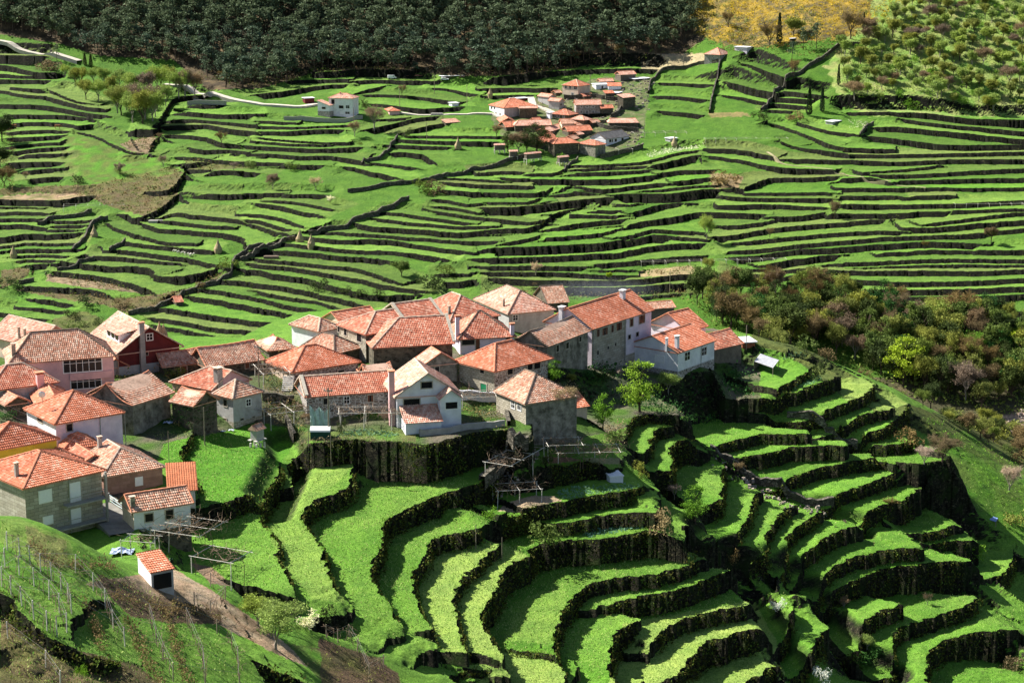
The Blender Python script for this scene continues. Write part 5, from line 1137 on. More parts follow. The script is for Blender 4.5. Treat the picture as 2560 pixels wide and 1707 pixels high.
# ---------------------------------------------------------------- vegetation
def leaf_mat(name, c, var=.35, tint=(1.25,1.15,.8), sc=.5):
    t = NT(name); co = t.n('ShaderNodeTexCoord').outputs['Object']; oi = t.n('ShaderNodeObjectInfo').outputs['Random']
    n = t.noise(co, sc, 3, .7); k = t.ramp(n, [(.3, tuple(x*(1-var) for x in c)), (.7, tuple(x*(1+var) for x in c))])
    k = t.mix(oi, k, t.mix(1.0, k, tint, 'MULTIPLY')); t.b.inputs['Specular IOR Level'].default_value = .08
    tr = t.n('ShaderNodeBsdfTranslucent', ins={'Color':k}); ms = t.n('ShaderNodeMixShader', ins={0:.22}); t.t.links.new(t.b.outputs[0], ms.inputs[1]); t.t.links.new(tr.outputs[0], ms.inputs[2])
    t.t.links.new(ms.outputs[0], t.t.nodes['Material Output'].inputs['Surface']); return t.out(k, .8)
LM = {'pine': leaf_mat('pine_needles', (.066,.100,.064), .5, (1.6,1.4,1.1)), 'dark': leaf_mat('dark_leaves', (.05,.075,.025)), 'green': leaf_mat('fresh_green_leaves', (.13,.27,.03)),
 'lime': leaf_mat('yellow_green_leaves', (.30,.42,.04)), 'olive': leaf_mat('olive_buds', (.21,.24,.06)), 'bud': leaf_mat('pale_green_buds', (.24,.33,.085)), 'brown': leaf_mat('brown_buds', (.17,.13,.07)),
 'bare': leaf_mat('grey_twigs', (.20,.15,.11)), 'gorse': leaf_mat('gorse_flowers', (.60,.44,.02), .3, (.8,.75,1)), 'spring': leaf_mat('spring_leaves', (.24,.38,.04)), 'white': leaf_mat('white_blossom', (.70,.72,.62)), 'bush': leaf_mat('olive_bush', (.11,.16,.04)),
 'reed': leaf_mat('dry_brush', (.30,.24,.14)), 'cyp': leaf_mat('cypress_green', (.018,.035,.02)), 'pink': leaf_mat('pale_pink_twigs', (.42,.33,.27)), 'ivy': leaf_mat('ivy_leaves', (.035,.10,.025)), 'moss': leaf_mat('moss', (.045,.06,.014), .6, (1.6,1.2,.9)), 'straw': leaf_mat('dry_tipped_grass', (.40,.46,.15), .3, (1,1,1)), 'lush': leaf_mat('lush_grass', (.07,.20,.015), .35, (1,1,1)), 'cab': leaf_mat('cabbage_leaves', (.16,.30,.20)), 'grass': leaf_mat('grass_blades', (.17,.30,.03), .4, (1,1,1)), 'dgrass': leaf_mat('wall_grass', (.10,.15,.025), .5, (1,1,1))}
BARK = plain('bark', (.075,.055,.04), .95, .4); BARKL = plain('pale_bark', (.26,.23,.19), .95, .3)
def rq(mb, c, s, rnd, flat=None):
    a = Vector((rnd.gauss(0,1), rnd.gauss(0,1), rnd.gauss(0,.8))).normalized(); b = a.orthogonal().normalized(); b = (Matrix.Rotation(rnd.random()*6.3, 3, a) @ b); d = a.cross(b)
    mb.quad(c-b*s-d*s*.6, c+b*s-d*s*.35, c+b*s*.8+d*s*.5, c-b*s*.7+d*s*.6)
def tree_parts(kind, seed, h=1.0):
    """unit tree, height about 10; returns trunk MB, crown MB"""
    rnd = random.Random(seed); T, K = MB(), MB()
    if kind == 'pine':
        lean = Vector((rnd.uniform(-.5,.5), rnd.uniform(-.5,.5), 0)); T.tube([Vector((0,0,-1)), lean*.4+UP*4, lean+UP*9.2], .20, 4, .05, False)
        for i in range(26):
            f = rnd.random()**.8; z = 3.6+f*6.0; r = (1-abs(f-.25)*.95)*2.3*rnd.uniform(.4,1); a = rnd.random()*6.3; c = lean*(z/9)+Vector((r*math.cos(a), r*math.sin(a), z))
            if i % 3 == 0: T.tube([lean*(z/9)+UP*(z-.4), c], .05, 3, .02, False)
            for _ in range(9): rq(K, c+Vector((rnd.gauss(0,.5), rnd.gauss(0,.5), rnd.gauss(0,.32))), rnd.uniform(.2,.42), rnd)
        return T, K
    if kind == 'cypress':
        T.tube([(0,0,-1),(0,0,9)], .2, 5, .05, False)
        for i in range(1500):
            z = rnd.random()**.9*9.3+.4; r = (1.5*(1-(z/10.3))**.6)*min(1, z/1.2)*rnd.uniform(.75,1.08)*(1+.12*math.sin(z*5+seed)); a = rnd.random()*6.3; rq(K, Vector((r*math.cos(a), r*math.sin(a), z)), rnd.uniform(.12,.28), rnd)
        return T, K
    if kind == 'bush':
        T.tube([(0,0,-.5),(0,0,2.5)], .12, 4, .05, False)
        cl = [(rnd.uniform(-3,3), rnd.uniform(-3,3), rnd.uniform(.6,4.6), rnd.uniform(1.2,2.2)) for _ in range(9)]
        for x, y, z, r in cl:
            for _ in range(55):
                d = Vector((rnd.gauss(0,1), rnd.gauss(0,1), rnd.gauss(0,1))).normalized()*r*rnd.uniform(.6,1.05); p = Vector((x,y,z))+d
                if p.z > -.2: rq(K, p, rnd.uniform(.16,.38), rnd)
        return T, K
    if kind == 'full':
        T.tube([(0,0,-1),(.1,0,2),(0,.1,5)], .24, 6, .12, False)
        for i in range(34):
            a = rnd.random()*6.3; z = 2.2+rnd.random()*7.4; q = math.sqrt(max(.05, 1-((z-5.6)/4.4)**2)); r = 3.2*q*math.sqrt(rnd.random())*rnd.uniform(.8,1.15); c = Vector((r*math.cos(a), r*math.sin(a), z)); T.tube([Vector((0,0,max(1.5,z-2.5))), c*.6+UP*z*.3, c], .07, 3, .02, False); cr = rnd.uniform(.6,1.15)
            for _ in range(75): rq(K, c+Vector((rnd.gauss(0,.55), rnd.gauss(0,.55), rnd.gauss(0,.42)))*cr, rnd.uniform(.08,.21), rnd)
        return T, K
    # broadleaf: trunk, limbs, twigs; 'bare' carries almost no leaves
    dens = {'broad':1.0, 'budding':.26, 'bare':.0, 'slim':.55}[kind]; wide = .62 if kind == 'slim' else 1.0
    forkz = rnd.uniform(1.6,3.0); T.tube([(0,0,-1),(rnd.uniform(-.1,.1),0,forkz*.5),(rnd.uniform(-.2,.2),rnd.uniform(-.2,.2),forkz)], .24, 6, .17, False)
    tips = []
    def grow(p, d, ln, r, lev):
        q = p+d*ln*.5+Vector((rnd.gauss(0,.12), rnd.gauss(0,.12), rnd.gauss(0,.08)))*ln*.5; e = q+(d+Vector((0,0,.12))).normalized()*ln*.5
        T.tube([p,q,e], r, 4 if lev < 2 else 3, r*.5, False); tips.append((e, lev)); tips.append((q, lev))
        if lev < (4 if kind in ('bare','budding') else 3):
            for _ in range(rnd.choice((2,3,3)) if lev else 4):
                nd = (d+Vector((rnd.gauss(0,.5*wide), rnd.gauss(0,.5*wide), rnd.gauss(.22,.28)))).normalized(); grow(e if rnd.random() < .6 else q, nd, ln*rnd.uniform(.6,.82), r*.55, lev+1)
    for i in range(5):
        a = i*1.26+rnd.random(); grow(Vector((0,0,forkz*rnd.uniform(.7,1))), Vector((math.cos(a)*.5*wide, math.sin(a)*.5*wide, 1)).normalized(), 2.5, .13, 0)
    for e, lev in tips:
        if lev < 1: continue
        n = int((15 if lev >= 2 else 6)*dens*rnd.uniform(.3,1.6))
        if kind == 'bare': n = 0
        for _ in range(n): rq(K, e+Vector((rnd.gauss(0,.42), rnd.gauss(0,.42), rnd.gauss(0,.32))), rnd.uniform(.07,.20) if kind == 'budding' else rnd.uniform(.10,.27), rnd)
        if kind in ('bare','budding'):
            for _ in range(3 if kind == 'bare' else 2):
                d = Vector((rnd.gauss(0,1), rnd.gauss(0,1), rnd.gauss(.6,.7))).normalized(); s = d.orthogonal().normalized()*.022; K.quad(e-s, e+s, e+d*rnd.uniform(.5,1.1)+s*.3, e+d*.8-s*.3)
    return T, K
PROTO = {}
def proto(kind, leaf, i):
    k = (kind, leaf, i)
    if k not in PROTO:
        if (kind, i) not in PROTO: PROTO[(kind, i)] = tree_parts(kind, i*17+len(kind))
        T, K = PROTO[(kind, i)]; mt = T.build('trunk', BARKL if leaf in ('bare','pink','bud') else BARK); mk_ = K.build('crown', LM[leaf]); PROTO[k] = (mt.data, mk_.data); bpy.data.objects.remove(mt); bpy.data.objects.remove(mk_)
    return PROTO[k]
def tree(name, label, cat, x, y, z, h, kind, leaf, group=None, sx=1.0, parts=True, sink=0.1):
    i = random.randrange(3); td, kd = proto(kind, leaf, i)
    root = empty(name, (x,y,z-sink), label, cat, group); root.rotation_euler = (0,0,random.random()*6.28); s = h/10; root.scale = (s*sx, s*sx, s)
    a = bpy.data.objects.new('trunk', td); b = bpy.data.objects.new('crown', kd)
    for o in (a, b): C.objects.link(o); o.parent = root
    return root
def inside(p, x, y):
    r = False; n = len(p)
    for i in range(n):
        (x1,y1),(x2,y2) = p[i], p[(i+1)%n]
        if (y1 > y) != (y2 > y) and x < (x2-x1)*(y-y1)/(y2-y1)+x1: r = not r
    return r
def scatter(poly, Y0, Y1, step, rnd, x0=-340, x1=340):
    """jittered world grid, kept where the ground point falls in the traced region"""
    P = pts(poly); out = []; Y = Y0
    while Y < Y1:
        X = max(x0, -.30*Y)
        while X < min(x1, .30*Y):
            a, b = X+rnd.uniform(-.42,.42)*step, Y+rnd.uniform(-.42,.42)*step; z = ground(a, b); px, py = proj(a, b, z)
            if inside(P, px, py): out.append((a, b, z, px, py))
            X += step
        Y += step
    return out
rnd = random.Random(5)
def tufts(name, label, places, leaf, n, size, spread, hgt, cat, up=.6):
    m = MB(); r = random.Random(3)
    for x, y, z, s in places:
        for _ in range(n):
            c = Vector((x+r.gauss(0,spread*s), y+r.gauss(0,spread*s), z+abs(r.gauss(0,hgt*s)))); rq(m, c, r.uniform(.5,1.3)*size*s, r)
    o = m.build(name, LM[leaf]); tag(o, label, cat, kind='stuff'); return o
def spots(poly, Y0, Y1, step, s0=.6, s1=1.4): return [(x, y, z, rnd.uniform(s0, s1)) for x, y, z, a, b in scatter(poly, Y0, Y1, step, rnd)]
# pine forest: the nearest 300 one by one, the rest as one mass
FOREST = 'S -60,-60 1760,-60 1745,60 1740,100 1640,145 1480,165 1300,192 1150,196 1000,182 800,182 650,222 560,225 470,165 330,150 215,135 120,100 -60,60'
fp = scatter(FOREST, 1040, 1360, 5.7, rnd); fp.sort(key=lambda t: -t[4])
PM = [None]*4
for i in range(4):
    T, K = tree_parts('pine', 100+i); me = bpy.data.meshes.new('pine_tree'); n = len(T.v); me.from_pydata(T.v+K.v, [], T.f+[tuple(k+n for k in f) for f in K.f]); me.materials.append(BARK); me.materials.append(LM['pine'])
    me.polygons.foreach_set('material_index', [0]*len(T.f)+[1]*len(K.f)); me.update(); PM[i] = me
bulk = ([], [], []); nb = 0
PV = [(np.array([v.co[:] for v in m_.vertices]), [tuple(p.vertices) for p in m_.polygons], [p.material_index for p in m_.polygons]) for m_ in PM]
for j, (x, y, z, px, py) in enumerate(fp):
    h = rnd.uniform(.85,1.6)*(1.0 if py > 60 else 1.15)*(.65 if rnd.random() < .15 else 1); k = rnd.randrange(4); ra = rnd.random()*6.28; w_ = rnd.uniform(1.1,1.65)
    if j < 290:
        o = bpy.data.objects.new('pine_tree', PM[k]); C.objects.link(o); o.location = (x,y,z-.2); o.rotation_euler = (0,0,ra); o.scale = (h*w_,h*w_,h)
        tag(o, 'dark grey-green pine in the dense forest across the top of the picture', 'pine tree', 'pines along the lower edge of the forest')
    else:
        V, Fc, Mi = PV[k]; c, s = math.cos(ra)*h*w_, math.sin(ra)*h*w_; W_ = np.c_[V[:,0]*c-V[:,1]*s+x, V[:,0]*s+V[:,1]*c+y, V[:,2]*h+z-.2]; bulk[0].append(W_); bulk[1].extend(tuple(a+nb for a in f) for f in Fc); bulk[2].extend(Mi); nb += len(V)
me = bpy.data.meshes.new('pine_forest'); me.from_pydata(np.concatenate(bulk[0]).tolist(), [], bulk[1]); me.materials.append(BARK); me.materials.append(LM['pine']); me.polygons.foreach_set('material_index', bulk[2]); me.update()
o = bpy.data.objects.new('pine_forest', me); C.objects.link(o); tag(o, 'dense pine forest covering the steep slope at the top of the picture', 'forest', kind='stuff')
print('pines', len(fp))
# brown leafless trees among the pines
for x, y, h in ((1270,150,12),(1240,90,12),(1290,60,12),(1180,40,11),(1640,110,9),(1590,60,10),(1680,80,8),(1550,130,8),(1440,150,8),(620,185,7),(420,120,9),(900,120,9),(560,190,7)):
    X, Y, Z = at(x, y+12, True); tree('bare_tree', 'pinkish-brown leafless tree at the edge of the dark pines', 'tree', X, Y, Z, h, 'bare' if h < 11 else 'budding', 'brown', 'leafless trees among the pines', 1.2)
# the steep wooded hillside at the top right
HILL = 'S 2100,130 2170,80 2300,-40 2620,-40 2620,285 2400,280 2200,272 2110,240'
hp = scatter(HILL, 1000, 1330, 6.3, rnd)[:290]; KD = (('slim','olive','olive-grey budding tree on the bushy hillside at top right'),('slim','bud','pale green budding tree on the bushy hillside at top right'),('bush','green','bright green bushy tree on the hillside at top right'),('budding','bare','grey leafless tree on the bushy hillside at top right'),('bush','ivy','dark green shrub on the bushy hillside at top right'))
for x, y, z, px, py in hp:
    g = vnoise(np.array([px]), np.array([py]), 60.0, 9)[0]; k = 2 if g > .68 and rnd.random() < .7 else rnd.choice((0,0,1,1,3,0,1,4,2)); kd, lf, lb = KD[k]
    tree('hillside_tree' if kd != 'bush' else 'hillside_shrub', lb, 'tree' if kd != 'bush' else 'shrub', x, y, z, rnd.uniform(5,11) if kd != 'bush' else rnd.uniform(3,7), kd, lf, 'growth on the hillside at top right: '+lf, rnd.uniform(1,1.4))
hs_ = spots(HILL, 1000, 1330, 3.4, .7, 1.5); hs2 = [p for p in hs_ if vnoise(np.array([p[0]]), np.array([p[1]]), 14.0, 6)[0] > .5]
tufts('hillside_scrub', 'olive and brown scrub between the trees of the top right hillside', hs_, 'bud', 14, .24, 1.1, .7, 'scrub'); tufts('hillside_scrub', 'fresh green scrub in patches on the top right hillside', hs2, 'green', 14, .26, .9, .7, 'scrub')
# grove left of the villa
for s in '790,625,200 905,640,210 1020,600,220 1080,750,280 1112,768,290 1160,720,250 1218,835,290 1310,845,330 1332,805,330 1402,822,300 1425,785,250 1245,700,240 1522,680,220 1642,612,260 1700,600,280 1787,592,230 690,495,180 740,500,190 1200,600,240 950,505,200 1350,600,260 1460,570,280 860,485,170 600,420,130 1100,520,200 1560,500,200'.split():
    a, b, c = map(float, s.split(',')); X, Y, Z = at(*P1('TL %s,%s' % (a, b)), True); k = random.choice((('budding','bud'),('budding','olive'),('budding','bud'),('budding','bare')))
    tree('grove_tree', {'bud':'tall pale green budding tree in the grove left of the grey car-park wall','olive':'tall olive-brown budding tree in the grove left of the grey car-park wall','bare':'tall grey leafless tree in the grove left of the grey car-park wall'}[k[1]], 'tree', X, Y, Z, c/3.672/4.75*1.02, k[0], k[1], 'grove trees: '+k[1], 1.0)
# single trees, far side: tile px of the foot, height px in that tile, kind, leaf
SINGLE = [('TR 852,268',185,'cypress','cyp','tall dark cypress on the gorse hill',0.55),('TR 1035,712',175,'cypress','cyp','left one of the two dark cypresses',.62),('TR 1115,690',150,'cypress','cyp','right one of the two dark cypresses, slightly shorter',.6),('TR 1215,525',130,'cypress','cyp','slim dark cypress at the foot of the bushy hillside',.5),
 ('TR 1370,180',100,'cypress','cyp','small dark conifer beside the bare trees on the gorse hill',.5),('TR 795,285',170,'bare','brown','pinkish leafless tree left of the tall cypress',1.1),('TR 940,225',130,'broad','olive','rounded yellowish tree right of the tall cypress',1.2),('TR 1290,240',190,'bare','brown','tall leafless tree on the gorse hill boundary wall',1.0),('TR 1210,285',120,'bare','brown','small leafless tree on the boundary wall below the gorse',1),
 ('TR 1080,300',150,'pine','pine','dark pine at the top of the green hilltop field, right one',.9),('TR 1000,310',140,'pine','pine','dark pine at the top of the green hilltop field, middle one',.9),('TR 930,370',110,'pine','pine','dark pine on the green hilltop field, lowest one',1.1),
 ('TR 940,480',140,'bare','brown','leafless tree by the diagonal hedge wall',.8),('TR 540,170',110,'bare','brown','leafless tree at the lower left of the gorse',1),('TR 1190,1345',145,'bare','brown','grey-brown leafless tree alone among the right terraces',.8),('TR 2150,1490',110,'broad','brown','round russet tree near the right edge',1.1),('TR 1745,1530',70,'bare','brown','tiny leafless bush tree on the right terraces',1),('TR 795,1455',75,'bare','brown','small leafless tree at the left of the right-hand terraces',1),
 ('TR 520,1140',90,'bush','brown','brown bushy thicket beside the pale plot',1.4),('TR 730,740',60,'bush','dark','dark shrub at the foot of the long hedge wall',1.2),('TR 960,745',60,'bush','brown','russet shrub left of the two cypresses',1.5),
 ('C 1850,850',230,'budding','bud','pale green budding tree between the central and right terraces',1.0),('C 1870,1130',140,'budding','olive','yellowish budding tree above the ravine woods',1.0),('C 455,1150',130,'bare','pink','leafless tree with pale twigs behind the faded-roof house',1.1),('C 1055,1180',80,'broad','lime','tiny bright lime tree on the terraces above the village',.9),('C 450,1250',60,'bare','bare','small dark leafless bush tree behind the rear cottage',1),
 ('V 905,1035',340,'full','dark','large dark round olive tree in front of the hamlet',1.35),('V 785,1040',290,'full','dark','tall dark tree left of the large round olive tree',1.0),('V 690,1040',260,'budding','bare','grey-brown leafless tree beside the dark olive trees',1.2),('V 560,1040',250,'full','dark','grey-green tree leftmost of the hamlet trees',1.1),('V 430,860',160,'bare','brown','brown leafless tree at the left corner of the hamlet',1.2),('V 1190,1130',90,'bush','green','green bush on the hamlet green beside the brown-roofed granary',1.0),
 ('TM 1087,1232',230,'bare','bare','spreading leafless tree right of the tall villa',1.15),('TM 905,1255',160,'bare','bare','slender leafless tree below the villa yard wall',1.1),('TM 1385,1265',80,'bush','dark','dark bush on the crooked wall',1.0),('TM 1340,880',120,'bare','brown','rusty leafless bush on the field above the villa',1),('TM 975,1010',90,'bush','dark','dark hedge bush at the back of the villa',1.0),('TM 960,1330',30,'bush','bush','little round bush on the slope below the villa',1.4),
 ('TL 1095,1310',130,'bare','bare','twisted leafless tree on the rough pasture',1.1),('TL 1500,1240',130,'bare','bare','leafless tree above the scrub bank',1.0),('TL 2035,1040',140,'bare','brown','fan-shaped leafless tree on the terrace wall, upper left',1.1),('TL 1465,1000',90,'bare','brown','leafless tree on the edge of the brown mound',1),('TL 1110,1310',60,'bush','bush','small bush beside the twisted leafless tree',1.3),('TL 720,1390',90,'bush','dark','dark round bush at the left edge of the scrub',1.1),('TL 240,1360',90,'bare','bare','pale leafless tree in the left terraces',1),('TL 2145,1290',100,'bare','bare','leafless tree above the emerald field',1.1),('TL 2300,1255',70,'bush','bush','grey-green bush above the emerald field',1.2),
 ('TL 780,310',110,'cypress','dark','dark conifer pair by the road at the forest edge, left one',1.0),('TL 835,320',110,'cypress','dark','dark conifer pair by the road at the forest edge, right one',1.0),('TL 520,270',150,'pine','pine','lone pine at the roadside, upper left',.9),('TL 450,360',120,'bush','brown','brown thicket at the roadside, upper left',1.6),('TL 20,1010',260,'broad','dark','dark tree mass at the left edge, upper one',1.2),('TL 0,1240',220,'broad','dark','dark tree mass at the left edge, middle one',1.2),('TL 40,1420',200,'budding','brown','brown tree at the left edge, lowest one',1.2),
 ('B 620,380',130,'bare','pink','pale leafless fruit tree in the middle fields',1.2),('B 270,375',150,'budding','bare','leaning grey tree beside the emerald field',1.1),('B 95,185',60,'bush','bush','grey-green bush on the upper middle wall, left one',1.3),('B 415,215',70,'bush','bush','grey-green bush on the upper middle wall, right one',1.3),('B 735,490',80,'bare','white','white blossoming fruit tree by the slanting dark wall',1.2),('B 1590,420',110,'bush','brown','dark brown bush at the stone junction',1.2),('B 1510,400',110,'bush','bush','green bush left of the dark brown bush at the stone junction',1.1),
 ('B 1320,1080',150,'broad','bush','olive-green tree on the terraces above the village, larger one',1.3),('B 1570,1180',130,'bush','dark','dark green bush above the village, middle one',1.5),('B 1690,1060',90,'bush','bush','scrubby bush above the village, right one',1.5),('B 640,1195',100,'bush','dark','dark bush on the lower middle terraces',1.3),('B 870,1230',60,'bush','dark','dark hedge bush, left one of three on the terrace wall',1.5),('B 985,1240',60,'bush','dark','dark hedge bush, middle one of three on the terrace wall',1.5),('B 1140,1270',60,'bush','dark','dark hedge bush, right one of three on the terrace wall',1.5),
 ('A 1865,900',90,'bush','bush','olive bush at the corner of the lime oval terrace',1.3),('A 1650,1040',50,'bush','brown','low brown bush on the lower boundary wall',1.8),('A 720,1190',90,'bush','dark','dark bush in the scrub strip, lower left',1.5),('A 60,1050',100,'bush','dark','dark round bush at the left edge above the roofs',1.6),('A 570,1290',70,'bush','dark','dark scrubby bush behind the block-gable house',1.6),('A 780,1350',60,'bush','dark','dark bush behind the red-gabled house',1.6),('A 600,1380',70,'bush','bush','greyish green bush just behind the cream house roof',2.2),('A 1000,1210',70,'bush','brown','brown bramble bush in the scrub strip',1.8)]
for s, hp_, kd, lf, lb, sx in SINGLE:
    t0 = s.split()[0]; X, Y, Z = at(*P1(s), True); h = hp_/TILES[t0][2]/(F/Y)*1.03
    if kd == 'bush': h *= 1.7
    nm = {'cypress':'cypress','pine':'pine_tree','bush':'bush','bare':'bare_tree'}.get(kd, 'tree'); tree(nm, lb, 'bush' if kd == 'bush' else ('cypress' if kd == 'cypress' else 'tree'), X, Y, Z, h, kd, lf, None, sx*(1.2 if kd == 'cypress' else 1))
# ravine woods
WOOD = 'MR 300,330 380,250 700,230 1100,250 1560,300 1640,420 1900,400 2400,410 2400,900 2150,960 1900,900 1750,850 1500,760 1300,640 1050,560 800,540 420,430'
kinds = (('full','bush'),('full','dark'),('full','olive'),('budding','olive'),('budding','olive'),('full','dark'),('full','ivy'),('budding','brown'),('broad','dark'),('broad','bush'),('slim','ivy'),('budding','bud'),('slim','dark'),('bare','brown'),('budding','bare'),('broad','bush'),('broad','olive'))
LBL = {'olive':'olive-green budding tree in the ravine wood at right','brown':'russet-brown tree in the ravine wood at right','dark':'dark evergreen tree in the ravine wood at right','ivy':'slim ivy-clad dark green tree in the ravine wood at right','bud':'pale green budding tree in the ravine wood at right','bare':'grey leafless tree in the ravine wood at right','bush':'mid-green rounded tree in the ravine wood at right'}
wp = scatter(WOOD, 575, 770, 6.0, rnd)[:285]
for x, y, z, px, py in wp:
    kd, lf = rnd.choice(kinds); tree('ravine_tree', LBL[lf], 'tree', x, y, z, rnd.uniform(9,16), kd, lf, 'ravine wood: '+lf, rnd.uniform(.75,1.1))
for x, y, z, px, py in scatter('S 1880,790 2000,840 2100,915 2250,990 2330,1020 2600,1080 2600,1190 2400,1125 2250,1065 2110,990 2000,905 1900,860', 366, 480, 4.2, rnd):
    lf = rnd.choice(('olive','brown','bush','dark','olive')); tree('ridge_bush', {'olive':'olive bush on the outer edge of the ridge terraces','brown':'brown bush on the outer edge of the ridge terraces','bush':'mid-green bush on the outer edge of the ridge terraces','dark':'dark bush on the outer edge of the ridge terraces'}[lf], 'bush', x, y, z, rnd.uniform(2.5,6), rnd.choice(('bush','budding')), lf, 'ridge edge bushes: '+lf, 1.1)
print('ravine', len(wp), 'hill', len(hp))
for s, hp_, kd, lf, lb, sx in (('MR 1610,800',340,'full','lime','bright yellow-green tree standing out in the ravine wood',1.0),('MR 1250,330',130,'bare','pink','pale pinkish leafless tree at the top of the ravine wood',1.5),('MR 2290,560',140,'broad','lime','fresh green tree at the right edge of the ravine wood',1.4),('MR 2030,640',210,'budding','green','fan-shaped light green tree in the right part of the ravine wood',1.2),('MR 790,600',280,'budding','olive','tall golden-olive tree right of the end barn',1.1),('MR 920,580',300,'slim','dark','tall dark tree behind the ridge, centre of the ravine wood',1.3)):
    X, Y, Z = at(*P1(s), True); tree('tree', lb, 'tree', X, Y, Z, hp_/2.45/(F/Y), kd, lf, None, sx)
# near trees and bushes
NEART = [('H4 1175,1375',520,'full','spring','large bright lime-green tree below the end white house',1.1),('H4 1450,1200',250,'budding','bud','grey-green twiggy tree touching the rubble base of the end white house',1.3),('H4 350,1090',235,'full','green','feathery green bush tree right of the mortared stone house',1.1),('H4 510,1110',130,'budding','olive','small dull bush tree beside the feathery green one',1),('H7 1200,640',350,'full','green','bright green leafy tree right of the tiny annex',.95),('H7 1320,760',160,'bush','bush','dull green shrub below the bright green leafy tree',1.1),('H4 980,1040',120,'bare','pink','small pale leafless tree in the dark garden',1),
 ('BR 340,600',250,'full','green','round mid-green tree among the shaded terraces',1.0),('BR 210,470',110,'bare','pink','pale leafless bush left of the round mid-green tree',1.2),('BR 120,680',150,'bush','reed','pale brown dry bush at the end of the cabbage terrace',.8),('BM 1380,760',170,'bush','bush','dark green mound of shrub beside the cabbage terrace',1.1),('BM 1050,620',90,'bush','green','small fresh green shrub at the vine posts',.9),('H1 1180,960',90,'bush','bush','olive bush behind the tall dark stone barn',1.2),('H2 1180,760',110,'budding','bare','twiggy bare tree in the yard left of the round-fronted house',1.2),('H2 1060,860',100,'bush','brown','brown bush above the pergola left of the stone steps',1.2),('H6 460,760',120,'bare','bare','bare shrub left of the white garden net',1.3),('H6 1180,760',130,'bare','bare','leafless fruit tree beside the cabbages behind the retaining wall',1.2),('H6 1280,760',130,'bare','pink','pale leafless fruit tree left of the white three-storey gable house',1.1),('H3 900,1330',90,'bush','bush','olive bush beside the stone terrace of the mortared house',1.2),('H4 700,1080',120,'bush','ivy','dark shrub at the foot of the large granite house, left one',1.3),('H4 830,1060',120,'bush','dark','dark shrub at the foot of the large granite house, right one',1.3),('H7 700,1180',180,'bush','dark','dark glossy shrub in the terraced gardens',.6),('H6 780,860',150,'bush','dark','dark round shrub beside the white garden net',.6),
 ('MR 1080,760',140,'bush','dark','small dark tree on the ridge cabbage terrace',.6),('H7 1560,1080',170,'bush','olive','yellowish shrub above the steps',.7),('BL 1690,1365',360,'budding','bud','pale budding fruit tree in the bare soil strip, right one',1.25),('BL 1580,1220',240,'budding','bud','pale budding fruit tree in the bare soil strip, left one',1.4),('BL 1900,1240',130,'bush','white','white flowering shrub beside the fruit trees',.9),('BL 2000,1220',110,'bush','dark','dark shrub right of the white flowering one',.9),('BR 1740,260',150,'bare','pink','wind-bent pale leafless tree on the ridge shoulder',1.2),('BR 1850,230',220,'bare','brown','brown twiggy tree behind the wind-bent tree',1.3),('BR 1650,120',110,'bush','brown','brown brush at the end of the ridge terrace',1.2),
 ('BR 2262,400',220,'bare','pink','slender pale leafless tree at the right edge slope',.9),('BR 2300,620',120,'bush','olive','yellowish bush above the blue-roofed shelter',1.1),('BR 2070,820',100,'bush','green','green spiky bush below the blue-roofed shelter',1.0),('BR 1250,1110',100,'bare','bare','thin pale leafless sapling below the big shaded wall',1.0),('BR 1390,1370',120,'budding','bud','yellow-green budding bush at the lower right strip',1.2),('BR 1760,1090',100,'bare','bare','spiky leafless shrub on the lower right terrace',.9),('BR 850,1140',90,'bush','white','white flowering stalks on the small gully terrace',.9),('BR 570,870',110,'bush','brown','russet bush at the tip of the wide terrace',.7),('BR 600,280',80,'bare','brown','dead twiggy bush on the gully wall',1.4),
 ('BL 500,1540',110,'bush','green','grey-green shrub at the bottom left',.6),('BL 20,520',60,'bush','reed','dry grass tuft beside the granite house',1.2),('H1 1620,890',110,'bush','bush','olive bush between the two old barns',1.6),('H1 60,1290',100,'bush','ivy','dark green bush at the left edge under the roofs',1.4),('BR 2280,1490',130,'bush','brown','russet bush at the lower right corner',1.0),('BR 1530,540',100,'bare','brown','grey brush on the dark bank between the terraces',1.5),('BR 1100,1540',90,'bush','white','white flowering shrub at the bottom edge',1.2),('BR 1340,1480',110,'bush','ivy','dark green shrub at the bottom edge',1.2),('BR 1440,1430',90,'bush','ivy','dark shrub on the gully right of the white flowering one',1.0)]
for s, hp_, kd, lf, lb, sx in NEART:
    t0 = s.split()[0]; X, Y, Z = at(*P1(s), False); h = hp_/TILES[t0][2]/(F/Y)*1.03
    if kd == 'bush': h *= 1.6
    tree({'bush':'bush','bare':'bare_tree'}.get(kd, 'tree'), lb, 'bush' if kd == 'bush' else 'tree', X, Y, Z, h, kd, lf, None, sx)
